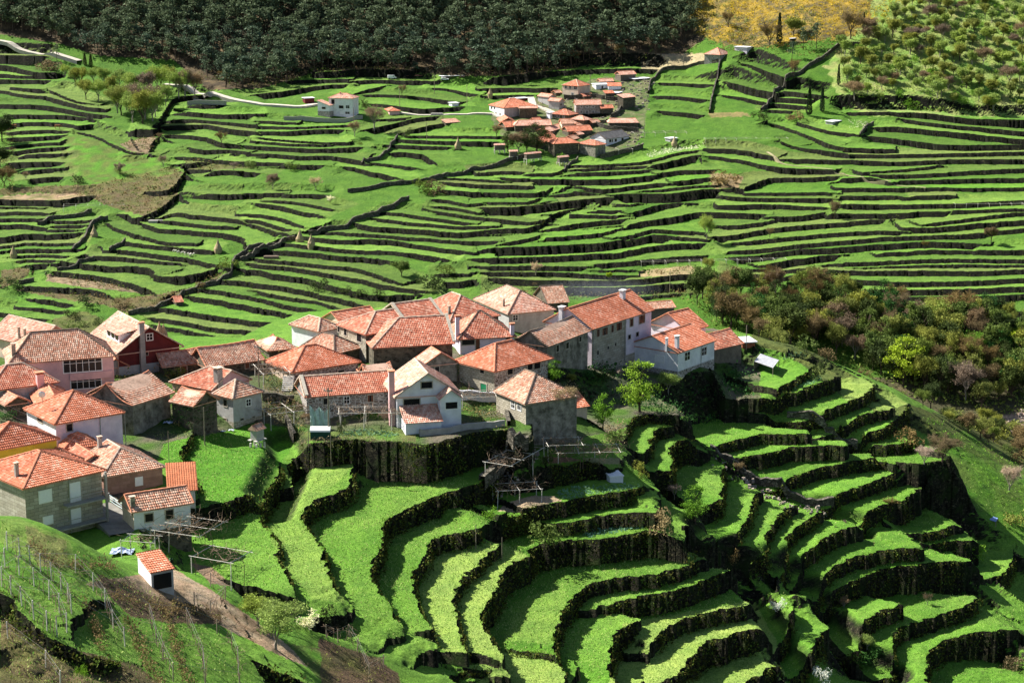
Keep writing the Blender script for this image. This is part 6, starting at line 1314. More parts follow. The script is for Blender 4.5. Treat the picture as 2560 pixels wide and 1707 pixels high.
# ground cover as single masses
gp = [p for p in spots('S 1700,-30 2330,-30 2220,55 2150,85 1960,112 1840,118 1745,85', 1020, 1400, 2.3) if vnoise(np.array([p[0]]), np.array([p[1]]), 9.0, 4)[0] > .38]
tufts('gorse', 'yellow flowering gorse covering the hilltop', gp, 'gorse', 12, .26, .6, .5, 'gorse'); tufts('heather', 'brown heather and scrub between the gorse on the hilltop', [p for p in spots('S 1700,-30 2330,-30 2220,55 2150,95 1960,122 1840,128 1745,95', 1020, 1400, 3.0) if vnoise(np.array([p[0]]), np.array([p[1]]), 9.0, 4)[0] < .5], 'olive', 14, .3, .9, .6, 'heather')
scr = []
for s in ('A 0,240 500,215 800,205 1000,150 1200,100 1400,50 1500,110 1420,230 1460,290 1300,420 1180,460 950,400 800,340 700,300 300,260', 'A 100,1050 700,1085 900,1130 1200,1110 1600,1040 1850,900 1790,960 1450,1150 1050,1260 850,1180 350,1110', 'A 380,935 1000,1020 1230,1090 1000,1070 600,1030', 'TL 1100,1030 1400,950 1450,980 1360,1120', 'TL 1700,1190 2300,1200 2300,1240 1720,1290', 'S 450,190 650,225 800,190 1000,185 1150,200 1500,165 1740,130 1760,100 1700,120 1300,175 800,165 500,180', 'S 1760,60 1960,115 2140,90 2100,150 1850,130 1780,120', 'C 0,1290 500,1260 1300,1290 1850,1250 1850,1330 0,1350', 'C 1300,1090 1850,1080 1850,1120 1300,1150', 'A 0,920 240,870 240,940 0,1060', 'TL 0,700 150,1000 120,1500 0,1500'): scr += spots(s, 600, 1250, 3.6)
tufts('scrub', 'brown and olive scrub on the banks between the far terraces', scr[::2], 'brown', 15, .28, .95, .6, 'scrub'); tufts('scrub', 'dull green scrub on the banks between the far terraces', scr[1::2], 'bush', 15, .28, .95, .6, 'scrub')
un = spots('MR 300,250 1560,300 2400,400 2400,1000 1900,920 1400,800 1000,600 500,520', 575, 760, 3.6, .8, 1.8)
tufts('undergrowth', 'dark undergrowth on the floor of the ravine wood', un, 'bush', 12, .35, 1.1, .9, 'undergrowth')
nsc = spots('BL 0,1010 200,1230 400,1350 850,1460 1000,1600 0,1600', 140, 300, 1.1, .4, 1) + spots('BL 1750,1320 2352,1420 2352,1600 1950,1540', 140, 300, 1.2, .4, 1) + spots('BM 0,1290 250,1380 480,1500 500,1600 0,1600', 140, 300, 1.3, .4, 1) + spots('BL 600,900 1350,1130 1350,1200 800,1160', 150, 300, 1.2, .4, .9) + spots('BL 200,740 450,790 480,850 300,850', 150, 300, 1.0, .4, .9)
tufts('brambles', 'brown dry brambles on the vineyard banks, bottom left', nsc[::2], 'brown', 18, .09, .38, .28, 'brambles'); tufts('weeds', 'olive weeds on the vineyard banks, bottom left', nsc[1::2], 'olive', 14, .08, .4, .22, 'weeds')
hang = [(x, y, z, s) for x, y, z, s in spots('H6 400,935 800,900 1450,940 1450,1010 900,1060 400,1010', 240, 300, .7, .5, 1.1)] + spots('H7 1180,620 1400,560 1420,800 1200,800', 280, 330, 1.2) + spots('H3 1900,1260 2150,1240 2170,1380 1900,1360', 290, 330, 1)
tufts('hanging_growth', 'brown creepers over the lip of the big retaining wall', hang, 'reed', 22, .10, .35, .35, 'creepers')
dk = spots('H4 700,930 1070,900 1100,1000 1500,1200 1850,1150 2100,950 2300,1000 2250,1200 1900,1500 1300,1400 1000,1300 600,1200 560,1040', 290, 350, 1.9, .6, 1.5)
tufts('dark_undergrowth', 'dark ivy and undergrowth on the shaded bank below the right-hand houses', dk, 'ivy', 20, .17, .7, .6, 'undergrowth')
iv = []
H_ = HOUSES['small ivy-grown stone outhouse with brown tile roof, left of the grey-white rendered house']
for _ in range(150): p = H_['W'](random.uniform(-.1, H_['w']), -.1, random.uniform(-H_['hw'], .2)) if random.random() < .5 else H_['W'](-.15, random.uniform(0, H_['dl']), random.uniform(-H_['hw'], -.2)); iv.append((p.x, p.y, p.z, .5))
tufts('ivy', 'ivy climbing over the small stone outhouse', iv, 'ivy', 10, .13, .28, .2, 'ivy')
H_ = HOUSES['tall stone corner house with pinkish brown hip roof and dead brush on its eave']
br = []
for _ in range(260): s_ = random.uniform(.55, 1.0); p = H_['W'](H_['w']*s_, random.uniform(-.6, 1.2), random.uniform(-.5, .9)); br.append((p.x, p.y, p.z, .6))
tufts('dead_brush', 'mat of dead brown brush spilling over the eave of the stone corner house', br, 'reed', 14, .10, .35, .3, 'dead brush')
for nm, lb, pl, st, lf in (('cabbages','rows of blue-green cabbages behind the retaining wall garden','H6 850,830 1050,815 1320,870 1250,895 1000,870 760,900 740,870',.6,'cab'),('cabbages','cabbage bed on the upper garden terrace below the corner house','H7 790,1200 900,1170 1400,1140 1560,1160 1500,1180 1100,1235 860,1290 780,1260',.6,'cab'),('cabbages','cabbage bed on the lower terrace above the big dark wall','BM 1570,630 1700,600 1900,570 1960,580 1980,620 1800,650 1640,680',.6,'cab'),('cabbages','cabbage plot on the ridge terrace edge at right','MR 870,810 1000,750 1090,735 1120,760 950,820 870,830',.6,'cab'),('cabbages','cabbage plot behind the open corrugated lean-to','MR 850,600 1000,590 1030,620 880,640',.7,'cab'),('cabbages','cabbages beside the vineyard hut','BL 880,800 1050,790 1060,830 900,835',.6,'cab')):
    tufts(nm, lb, spots(pl, 150, 372, st, .8, 1.1), lf, 7, .13, .13, .12, 'cabbages')
tufts('blossom', 'white blossom on the plots right of the hamlet', spots('C 1370,160 1500,110 1830,85 1830,100 1600,130 1400,180', 700, 1000, 1.6)+spots('TR 1260,740 1400,750 1390,790 1290,790', 800, 1100, 2.2), 'white', 8, .22, .5, .5, 'blossom')
hd = []
for q in ('BL 480,1080 560,1200 640,1390', 'BL 780,1190 850,1370 975,1590', 'BL 1010,1130 1045,1230 1065,1330 1150,1590', 'BL 200,740 330,850 480,865 700,880', 'BL 700,1050 900,1090 1000,1130 1350,1170'):
    w_ = world_line(q, False, .5); hd += [(p[0]+rnd.gauss(0,.25), p[1]+rnd.gauss(0,.25), ground(*p), rnd.uniform(.6,1.1)) for p in w_]
tufts('vine_hedge', 'dark brown tangles of vine and bramble along the plot edges, bottom left', hd, 'brown', 40, .10, .3, .55, 'hedge')
vg = []
for q in ('H2 930,680 1130,690 1130,850 1250,980 1290,1250 1000,1300 940,1000', 'H1 1160,880 1480,790 1560,960 1450,860 1180,1000', 'H3 780,900 900,960 950,1300 800,1290', 'H6 100,560 420,560 470,900 300,900 220,800', 'H2 900,560 1230,650 1130,720 930,700', 'H1 950,860 1160,850 1180,1000 960,1010', 'H1 1560,1000 1990,1050 1990,1380 1560,1350', 'H6 1850,620 2240,600 2280,820 2060,780'): vg += spots(q, 230, 380, .95, .5, 1.2)
tufts('garden_growth', 'tangled brown and olive garden growth between the village houses', vg[::2], 'reed', 12, .11, .45, .4, 'garden growth'); tufts('garden_growth', 'dark green garden growth between the village houses', vg[1::2], 'bush', 12, .12, .45, .4, 'garden growth')
for i, (s, lb) in enumerate((('H2 1960,690 1990,720 2100,660 2230,640 2330,690','ruined stone wall in front of the long dark-fronted house'),('H1 1180,860 1300,850 1450,800 1560,790','low rubble wall in front of the short low barn'),('H2 940,1110 1080,1115 1230,1120','low pale wall beside the lane left of the long stone house'),('H2 1160,1310 1200,1420 1240,1480','short garden wall left of the white covered frame'),('H3 1290,1480 1330,1560 1360,1680','old stone wall beside the steps of the tall stone corner house'))): dry_wall(lb, s, False, 1.0, .5)
sl_ = spots('MR 1700,980 1800,1010 2100,1150 2352,1280 2352,1568 BR 2352,600 2200,500 2100,420 2000,300 1900,120', 300, 420, 1.5, .6, 1.3)
tufts('slope_growth', 'ivy-green ground growth on the outer slope at the right edge', sl_, 'green', 10, .13, .6, .15, 'ground growth')
# grass along the lips of the terraces, and standing in the near fields
gt = MB(); r = random.Random(11)
for x, y, nr, h, tx, ty in WALLPTS:
    if not nr: continue
    for _ in range(24):
        s = r.uniform(-1.6,1.6); o_ = r.gauss(0,.22); px, py = x+tx*s-ty*o_, y+ty*s+tx*o_; z = ground(px, py); c = Vector((px,py,z)); l = r.uniform(.12,.34); d = Vector((r.gauss(0,.4), r.gauss(-.2,.4), 1)).normalized(); sd_ = Vector((d.y,-d.x,0)).normalized()*r.uniform(.03,.07)
        gt.quad(c-sd_, c+sd_, c+d*l+sd_*.2, c+d*l-sd_*.2)
tag(gt.build('lip_grass', LM['grass']), 'tufts of grass along the lips of the near terraces', 'grass', kind='stuff')
gt = MB(); gl = MB(); r = random.Random(12); gf = MB()
for x, y, nr, h, tx, ty in WALLPTS:
    L_ = 1.6 if nr else 3.2; zl = ground(x-ty*.7, y+tx*.7); zf = ground(x+ty*1.1, y-tx*1.1)
    if zl-zf < .4: continue
    for _ in range(int(26*(zl-zf))+14 if nr else 9):
        s = r.uniform(-L_, L_); f = r.random(); o_ = .12+.55*(1-f)+r.gauss(0,.12) if nr else .2+.7*(1-f)
        c = Vector((x+tx*s+ty*o_, y+ty*s-tx*o_, zf+(zl-zf)*f)); rq((gl if r.random() < .3 else gt) if nr else gf, c, r.uniform(.07,.20) if nr else r.uniform(.14,.34), r)
tag(gt.build('wall_growth', LM['moss']), 'dark moss and weeds growing on the faces of the near terrace walls', 'weeds', kind='stuff')
tag(gl.build('wall_growth', LM['dgrass']), 'greener weeds and ferns growing on the faces of the near terrace walls', 'weeds', kind='stuff')
tag(gf.build('far_wall_growth', LM['moss']), 'dark weeds growing on the faces of the far terrace walls', 'weeds', kind='stuff')

gm = MB(); gd = MB(); r = random.Random(21)
for poly, y0, y1, st in (('S 380,1080 640,1080 700,1180 1150,1180 1300,1350 1800,1340 1900,1707 650,1707 450,1250', 215, 300, .46), ('S 1650,980 2200,960 2600,1300 2600,1707 1850,1707 1650,1350', 240, 360, .75), ('BL 0,560 420,690 900,1000 1600,1450 1500,1600 0,1600', 155, 235, .5)):
    for x, y, z, a, b in scatter(poly, y0, y1, st, r):
        if abs(ground(x+.4, y)-z)+abs(ground(x, y+.4)-z) > .5: continue
        n_ = vnoise(np.array([x]), np.array([y]), 4.0, 31)[0]
        for _ in range(3):
            c = Vector((x+r.uniform(-.3,.3), y+r.uniform(-.3,.3), z)); l = r.uniform(.07,.2)*(.7+.7*n_); d = Vector((r.gauss(0,.5), r.gauss(0,.5), 1)).normalized(); sd_ = Vector((d.y,-d.x,0)).normalized()*r.uniform(.02,.06)
            (gm if r.random() < .25+.5*n_ else gd).quad(c-sd_, c+sd_, c+d*l+sd_*.3, c+d*l-sd_*.3)
tag(gm.build('meadow_grass', LM['straw']), 'pale dry-tipped grass standing in the near fields', 'grass', kind='stuff')
tag(gd.build('meadow_grass', LM['lush']), 'lush dark green grass standing in the near fields', 'grass', kind='stuff')
# ---------------------------------------------------------------- poles, wires, vines and small things
def stick(name, s, h, r=.09, far=False, label=None, cat='pole', mat=None, arms=False, lean=0.0, group=None):
    X, Y, Z = at(*P1(s), far); root = empty(name, (X,Y,Z), label, cat, group); m = MB(); top = Vector((lean*h, 0, h)); m.tube([(0,0,-.8), top*.5, top], r, 6, r*.75); m.build('shaft', mat or M_POST, root)
    if arms: m = MB(); m.box(top+Vector((-.6,-.05,-.5)), Vector((1.2,0,0)), Vector((0,.1,0)), UP*.1); [m.cbox(top+Vector((q,0,-.4)), Vector((1,0,0)), Vector((0,1,0)), .1, .1, .25) for q in (-.5,0,.5)]; m.build('crossarm', M_METAL, root)
    return Vector((X,Y,Z))+top
for s, h, lb, ar in (('TM 1377,620',10,'utility pole against the pine forest',1),('TM 1638,865',10,'utility pole in front of the barns below the forest',1),('TM 1937,975',11,'utility pole beside the leftmost hamlet house',1),('TM 1320,1000',9,'utility pole in the dotted field right of the villa',1),('TM 897,1200',11,'utility pole on the slope below the villa',0),
   ('V 1530,405',12,'utility pole beside the orange pyramid roof in the hamlet',1),('V 900,612',9,'utility pole beside the lane at the long hamlet house',1),('V 602,780',7,'utility pole in front of the left hamlet sheds',1),('V 2165,880',7,'utility pole at the right end of the hamlet',0),('C 1550,1285',9,'utility pole on the terraces above the granite house',0),('TR 265,420',7,'utility pole beside the pale field below the hilltop cottage',1),('TM 1567,1300',9,'thin pole on the bright terraces left of the hamlet',0)):
    stick('utility_pole', s, h, .16, True, lb, 'pole', arms=bool(ar))
p1_ = stick('utility_pole', 'H2 910,985', 6.5, .1, False, 'weathered pole at the right end of the long low barn', arms=True); p2_ = stick('utility_pole', 'H2 1552,1450', 7.2, .12, False, 'tall grey pole beside the white garden net', arms=True)
p3_ = stick('utility_pole', 'H2 1415,600', 5.0, .08, False, 'thin pole in front of the bright white house', arms=False)
stick('wooden_pole', 'H2 412,1522', 5.4, .09, False, 'slim wooden pole standing in the green lawn'); stick('wooden_pole', 'H6 487,1165', 4.2, .06, False, 'brown stake against the big dark wall, left one'); stick('wooden_pole', 'H6 690,1175', 4.6, .06, False, 'twin brown stake against the big dark wall, right one')
stick('wooden_pole', 'BM 955,755', 3.4, .06, False, 'thin brown stake at the head of the lime terraces'); stick('wooden_pole', 'BM 1115,820', 3.2, .05, False, 'straight thin stake on the second lime terrace'); stick('wooden_pole', 'BL 105,500', 1.5, .05, False, 'short stake at the corner of the granite house', lean=.05)
stick('utility_pole', 'MR 650,580', 4.5, .1, False, 'pale pole beside the hollow-brick hut'); stick('utility_pole', 'H3 1598,620', 6.0, .08, False, 'slim pole in front of the faded pinkish roof'); stick('utility_pole', 'H5 1555,700', 5, .05, False, 'thin aerial pole behind the brown-pink house')
def wire(label, A, B, sag=1.2, r=.016):
    A, B = Vector(A), Vector(B); P = [A+(B-A)*t-UP*sag*4*t*(1-t) for t in [i/14 for i in range(15)]]; m = MB(); m.tube(P, r, 4); tag(m.build('overhead_wire', M_METAL, origin=tuple(A)), label, 'wire')
def px3(s, Y):
    x, y = P1(s); d = ray(x, y); k = Y/d[1]; return Vector((d[0]*k, Y, d[2]*k))
wire('upper overhead wire crossing the pale pink house from the left edge', px3('H5 -200,-20', 232), px3('H5 960,470', 250), .6); wire('lower overhead wire crossing the pale pink house from the left edge', px3('H5 -200,55', 230), px3('H5 900,505', 246), .6)
# satellite dish on the pale pink house
X, Y, Z = px3('H1 385,1050', HOUSES['tall pale pink house with clean orange ribbed hip roof, left of the dark barn']['Y0']+4); root = empty('satellite_dish', (X,Y,Z), 'white satellite dish above the roof of the tall pale pink house', 'satellite dish')
m = MB()
for i in range(10):
    for j in range(3):
        def dp(a, q): rr = .5*q/3; return Vector((rr*math.cos(a), -.12+rr*rr*.5, rr*math.sin(a)))
        a0, a1 = i*.6283, (i+1)*.6283; m.quad(dp(a0,j), dp(a1,j), dp(a1,j+1), dp(a0,j+1))
m.build('dish', M_FRAME, root); m = MB(); m.tube([(0,0,0),(0,.1,-1.2)], .04, 5); m.build('mast', M_METAL, root); m = MB(); m.tube([(0,-.1,-.45),(0,-.6,0)], .02, 4); m.build('feed_arm', M_METAL, root)
# haystacks
for i, (s, far, h, lb) in enumerate((('B 490,800',True,5,'conical haystack beside the stone junction, left one of two'),('B 582,832',True,4.6,'conical haystack beside the stone junction, right one of two'),('A 1782,752',True,5,'lone conical haystack on the lime terrace, left middle'),('A 770,625',True,4.6,'dark conical haystack by the crooked wall at left'),('A 112,790',True,4.4,'dark conical haystack near the left edge'),('TM 1855,1360',True,5,'conical haystack on the terrace left of the hamlet granaries'),('C 1588,80',True,4.4,'conical haystack beside the small flat-roofed stone hut'),('TM 2150,900',True,4,'haystack at the corner of the field above the hamlet'),('H1 1465,500',False,3.2,'straw-topped haystack behind the red gable wall, left one'),('H1 1505,520',False,3.2,'straw-topped haystack behind the red gable wall, right one'))):
    X, Y, Z = at(*P1(s), far)
    if i in (8, 9): Y0_ = HOUSES['house with dark red gable wall, external chimney and a dormer in its orange roof']['Y0']+14; v_ = px3(s, Y0_); X, Y, Z = v_.x, v_.y, v_.z; h = 1.9
    m = MB(); r_ = random.Random(i); prev = None
    for z, q in ((-.5,.30),(.0,.33),(.25,.34),(.5,.22),(.75,.11),(.92,.05),(1.12,.015)):
        ring = [Vector((q*h*math.cos(a)*r_.uniform(.92,1.08), q*h*math.sin(a)*r_.uniform(.92,1.08), z*h)) for a in [k*.5236 for k in range(12)]]
        if prev: [m.quad(prev[k], prev[(k+1)%12], ring[(k+1)%12], ring[k]) for k in range(12)]
        prev = ring
    tag(m.build('haystack', plain('straw_%d' % i, (.36,.28,.16), .95, .4) if i == 0 else bpy.data.materials['straw_0'], origin=None), lb, 'haystack').location = (X,Y,Z)
# posts, wires and bare vines
VM = plain('vine_wood', (.20,.145,.10), .95, .4); WIREM = plain('trellis_wire', (.30,.29,.27), .6, .2)
def vine_mesh(P, u, v, w, l, n, rnd, th=.03, zz=.25, drop=0.0):
    m = MB()
    for _ in range(n):
        p = P+u*rnd.uniform(0,w)+v*rnd.uniform(0,l)+UP*rnd.gauss(0,zz*.5); d = Vector((rnd.gauss(0,1), rnd.gauss(0,1), rnd.gauss(0,.25))).normalized(); pts_ = [p]
        for _ in range(rnd.randint(4,8)):
            d = (d+Vector((rnd.gauss(0,.5), rnd.gauss(0,.5), rnd.gauss(0,.28)))).normalized(); p = p+d*rnd.uniform(.25,.5); pts_.append(p)
        m.tube(pts_, th*rnd.uniform(.7,1.5), 3, th*.4, False)
    return m
def pergola(label, s, w, l, h, ang, n, seed, far=False, post=M_GPOST, dens=3):
    rnd = random.Random(seed); X, Y, Z = at(*P1(s), far); root = empty('vine_pergola', (X,Y,Z), label, 'vine pergola'); a = R(ang); u = Vector((math.cos(a),math.sin(a),0)); v = Vector((-u.y,u.x,0)); nx, ny = max(1,int(w/dens)), max(1,int(l/dens)); z0 = ground(X,Y)
    for i in range(nx+1):
        for j in range(ny+1):
            p = u*(w*i/nx)+v*(l*j/ny)+Vector((rnd.gauss(0,.1), rnd.gauss(0,.1), 0)); g = ground(X+p.x, Y+p.y)-Z
            if abs(g) > 1.5: continue
            m = MB(); m.tube([p+UP*(g-.4), p+UP*(h+rnd.uniform(-.1,.2))+u*rnd.gauss(0,.08)], .06, 5); m.build('post', post, root)
    m = MB()
    for i in range(nx+1): m.tube([u*(w*i/nx)+UP*h-v*.4, u*(w*i/nx)+v*(l+.4)+UP*(h+.05)], .045, 4)
    for j in range(ny+1): m.tube([v*(l*j/ny)+UP*(h+.05)-u*.4, v*(l*j/ny)+u*(w+.4)+UP*h], .035, 4)
    m.build('frame', post, root)
    vm = vine_mesh(UP*h, u, v, w, l, n, rnd)
    for i in range(nx+1):
        p = u*(w*i/nx+.3)+v*l*rnd.random(); g = max(-1.5, ground(X+p.x, Y+p.y)-Z); vm.tube([p+UP*(g-.2), p+u*.15+UP*(h*.5), p-v*.2+UP*h], .05, 4, .03, False)
    vm.build('vine', VM, root)
for a in (('tangled bare vine pergola left of the white garden net','H6 130,840',7,6,2.4,25,130,1),('bare vine pergola along the long stone house','H6 760,830',11,3.5,2.4,3,120,2),('bare vine pergola on leaning posts below the tall stone corner house','H7 700,940',5,4,2.4,8,70,3),('dense bare vine tangle in front of the white box hut','H7 790,1120',9,4,1.6,6,210,4),('bare vine pergola over the pale soil bed, on thin posts','H7 240,1370',6,7,2.6,12,110,5),('bare vine pergola climbing the stone ridge wall','H7 120,1230',4,10,2.4,-28,120,6),('bare vine pergola left of the porch steps, behind the granary','H2 950,1000',4,6,2.2,20,100,7),('bare vine pergola on the slope below the white cottage','H5 1420,1440',6,6,2.2,-22,120,8),('vine pergola with bare stems beside the soil strip','BL 1180,900',5,4,2.0,-25,50,9),('bare vines on the terrace beside the mortared stone house','H6 1900,650',5,4,2.0,8,60,10),('bare vines over the stone tank below the granite house','H5 1130,1520',3.5,2.5,2.0,-10,30,11)): pergola(*a)
for a in (('row of bare vines on posts at the right edge of the terraces','TR 1930,1280',60,3,2.0,2,60,21),('dark vine pergola in front of the slate-roofed hamlet house','V 1700,1090',14,5,3.0,15,60,22),('bare vine pergola right of the hamlet, on the brown plot','V 2050,880',26,6,2.4,8,90,23),('row of bare vines on posts in the left terraces','A 520,430',26,6,2.6,10,60,24),('row of bare vines on posts under the brown plot, centre right','C 1320,1075',60,3,2.2,6,70,25),('bare vines on posts along the upper wall right of the hamlet','TR 400,880',40,4,2.2,4,70,26)): pergola(*a, far=True, dens=5)
def row(i, s, h, mat, label):
    P = [at(x, y) for x, y in pts(s)]; o = Vector(P[0]); root = empty('vine_trellis', o, label, 'vine trellis', 'vineyard rows, bottom left'); rnd = random.Random(i); tops = []
    for p in P:
        p = Vector(p)-o; m = MB(); t = p+Vector((rnd.gauss(0,.05), rnd.gauss(0,.05), h)); m.tube([p-UP*.4, t], .06, 5); m.build('post', mat, root); tops.append(t)
    for k in (.98, .66):
        m = MB()
        for a, b in zip(tops, tops[1:]): m.tube([a-UP*h*(1-k), b-UP*h*(1-k)], .014, 3, None, False)
        m.build('wire', WIREM, root)
    m = MB()
    for a, b in zip(tops, tops[1:]):
        n = max(2, int((b-a).length/1.1))
        for q in range(n):
            c = a+(b-a)*((q+.5)/n); g = ground(c.x+o.x, c.y+o.y)-o.z; d = [Vector((c.x, c.y, g-.1))]
            for _ in range(4): d.append(d[-1]+Vector((rnd.gauss(0,.12), rnd.gauss(0,.12), (c.z-g)/4)))
            m.tube(d, .04, 3, .02, False); e = d[-1]
            for _ in range(3): m.tube([e, e+Vector((rnd.gauss(0,.4), rnd.gauss(0,.4), rnd.gauss(0,.12))), e+Vector((rnd.gauss(0,.8), rnd.gauss(0,.6), rnd.gauss(-.1,.2)))], .02, 3, .01, False)
    m.build('vine', VM, root); return [t+o for t in tops]
ROWS = [('BL 45,760 122,800 187,850 250,890 318,945 375,1010 420,1080 440,1150',M_GPOST,'trellis row of pale posts nearest the upper edge of the vineyard'),('BL 10,985 70,1040 135,1100 210,1190 290,1260 350,1290',M_GPOST,'trellis row of posts along the dark stone wall of the vineyard'),('BL 462,890 573,1010 645,1115 695,1235 767,1350',M_GPOST,'trellis row of pale posts left of the brown bramble bank'),('BL 30,860 120,910 210,980 300,1060 365,1140 410,1270',M_GPOST,'trellis row of posts through the middle of the first vine plot'),('BL 920,1200 960,1340 1000,1440 1060,1560',M_POST,'trellis row of dark posts in the lower vine plot'),('BL 1150,1220 1245,1450 1260,1600',M_POST,'trellis row of dark posts down the middle of the green vine plot'),('BL 1330,1270 1420,1340 1455,1450 1470,1600',M_POST,'trellis row of dark posts at the right edge of the green vine plot'),('BL 2000,1300 2070,1330 2140,1290 2190,1380 2260,1540 2350,1480',M_POST,'crooked trellis row of stumps at the bottom of the long field'),('BL 1290,980 1380,1060 1290,1150 1190,1100',M_POST,'short row of stakes across the bare soil strip'),('BL 50,1300 280,1480 370,1600',M_GPOST,'leaning trellis posts on the brambly bank, lower left corner')]
TOPS = [row(i, s, 1.9 if i < 6 else 1.6, mt, lb) for i, (s, mt, lb) in enumerate(ROWS)]
def cross(a, b, label):
    m = MB()
    root = empty('trellis_wires', a[0], label, 'wires')
    for t in a:
        k = min(range(len(b)), key=lambda j: (b[j]-t).length); m = MB(); m.tube([t-a[0], b[k]-a[0]], .014, 3, None, False); m.build('wire', WIREM, root)
cross(TOPS[0], TOPS[3], 'cross wires between the two upper rows of the first vine plot'); cross(TOPS[3], TOPS[1], 'cross wires between the middle row and the row along the dark stone wall'); cross(TOPS[2], TOPS[0], 'long cross wires between the bramble-bank row and the uppermost row'); cross(TOPS[4], TOPS[5], 'cross wires over the left half of the green vine plot'); cross(TOPS[5], TOPS[6], 'cross wires over the right half of the green vine plot'); cross(TOPS[2], TOPS[4], 'cross wires between the bramble-bank row and the lower dark posts')
# garden net, covered frame, tank, bits of plastic
X, Y, Z = at(*P1('H2 1470,1370')); root = empty('garden_net', (X,Y,Z), 'pale green net hung in peaks behind the white covered frame', 'net'); m = MB(); NETM = plain('pale_net', (.42,.56,.52), .8, .3, 2); r = random.Random(4)
hs = [3.6,2.6,3.3,2.4,3.4]
for i in range(16):
    for j in range(8):
        def g(a, b): q = a/16*4; k = min(3, int(q)); top = hs[k]+(hs[k+1]-hs[k])*(q-k); return Vector((-1.4+2.8*a/16, .15*math.sin(a*1.3+b*.7), top*b/8))
        m.quad(g(i,j), g(i+1,j), g(i+1,j+1), g(i,j+1))
m.build('net', NETM, root)
for q in (-1.4, -.7, 0, .7, 1.4): k = MB(); k.tube([(q,.05,-.2),(q,.05,3.5)], .03, 4); k.build('stake', M_POST, root)
X, Y, Z = at(*P1('H2 1475,1450')); root = empty('covered_frame', (X,Y,Z), 'low garden frame with bright white arched cover beside the tall grey pole', 'garden frame'); m = MB(); prev = None
for i in range(9): a = math.pi*i/8; p = Vector((0,-.8*math.cos(a), 1.0+.55*math.sin(a))); 
for i in range(8):
    f = lambda t, x: Vector((x, -.9*math.cos(math.pi*t/8), 1.0+.55*math.sin(math.pi*t/8))); m.quad(f(i,-1.4), f(i,1.4), f(i+1,1.4), f(i+1,-1.4)); m.quad(f(i,-1.4), f(i+1,-1.4), Vector((-1.4,0,1)), Vector((-1.4,0,1))); m.quad(f(i+1,1.4), f(i,1.4), Vector((1.4,0,1)), Vector((1.4,0,1)))
m.build('cover', M_FRAME, root); m = MB(); m.box((-1.35,-.85,-.2),(2.7,0,0),(0,1.7,0),(0,0,1.2)); m.build('base', M_GREEN if 0 else plain('dark_green_board', (.02,.07,.05), .8, .3), root)
for s, lb, c, sz in (('H1 1545,1320','crumpled pale blue plastic sheet in the dark yard of the tall barn',(.5,.58,.75),1.0),('H2 655,1385','crumpled pale plastic sack at the corner of the grey-white rendered house',(.6,.65,.75),.6),('H2 580,1405','flattened pale plastic sack on the shaded lawn edge',(.5,.58,.7),.5),('H5 1120,1480','pale blue tarpaulin heap under the bare vines below the granite house',(.35,.42,.55),2.0)):
    X, Y, Z = at(*P1(s)); m = MB(); r = random.Random(hash(lb) % 99 if 0 else len(lb)); N = 7; G = [[Vector(((i/N-.5)*sz*1.3, (j/N-.5)*sz, .12+r.uniform(0,.28)*sz*(1-abs(i/N-.5)))) for j in range(N+1)] for i in range(N+1)]
    for i in range(N):
        for j in range(N): m.quad(G[i][j], G[i+1][j], G[i+1][j+1], G[i][j+1])
    o = m.build('plastic_sheet', plain('plastic_%d' % len(lb), c, .5, .2)); o.location = (X,Y,Z); tag(o, lb, 'plastic sheet')
# yard rail beside the white cottage
def rail(label, s, h=1.0):
    w = [Vector(at(x, y)) for x, y in pts(s)]; o = w[0]; root = empty('yard_rail', o, label, 'railing'); m = MB(); 
    for a, b in zip(w, w[1:]):
        for k in (.3,.65,1.0): m.tube([a-o+UP*h*k, b-o+UP*h*k], .03, 4)
    m.build('rail', plain('pale_blue_paint', (.45,.60,.62), .6, .1), root)
    for p in w: q = MB(); q.cbox(p-o-UP*.5, Vector((1,0,0)), Vector((0,1,0)), .2, .2, h+.7); q.build('post', M_CONC, root)
rail('pale blue yard railing on concrete posts in front of the white cottage', 'H5 1000,1010 1130,1100 1250,1220 1385,1330')
# stone steps left of the long stone house
X, Y, Z = at(*P1('H2 1165,1030')); m = MB()
for i in range(8): m.box((-.8, i*.38, i*.2-.6), (1.6,0,0), (0,.4,0), (0,0,.8))
o = m.build('stone_steps', M_GPOST); o.location = (X,Y,Z); tag(o, 'flight of rough stone steps left of the long stone house', 'steps')
# animals and vehicles far off
def beast(s, label, cat, name, sc, c, mt=[0]):
    X, Y, Z = at(*P1(s), True); m = MB(); T = m.tube; a = random.random()*6.28
    T([(-.75,0,.95),(-.5,0,1.0),(.1,0,.98),(.6,0,1.05),(.72,0,1.1)], .30, 8, .22)
    T([(.65,0,1.15),(.95,0,1.0),(1.15,0,.72),(1.3,0,.5)], .17, 7, .09)
    for x in (-.65, .5):
        for y in (-.16, .16): T([(x,y,.9),(x-.05,y,.5),(x+.02,y,0)], .09, 5, .045)
    T([(-.78,0,1.1),(-.92,0,.8),(-.93,0,.45)], .035, 4, .02); T([(1.0,-.16,.98),(1.02,.16,.98)], .04, 4)
    key = 'coat_'+name
    o = m.build(name, bpy.data.materials.get(key) or plain(key, c, .9, .25)); o.location = (X,Y,Z); o.rotation_euler = (0,0,a); o.scale = (sc,)*3; tag(o, label, cat)
beast('TL 128,890', 'brown cow grazing on the upper left terraces, nearer the left edge', 'cow', 'cow', 1.7, (.30,.13,.06)); beast('TL 530,895', 'brown cow grazing at the right end of the same upper left terrace', 'cow', 'cow', 1.7, (.30,.13,.06))
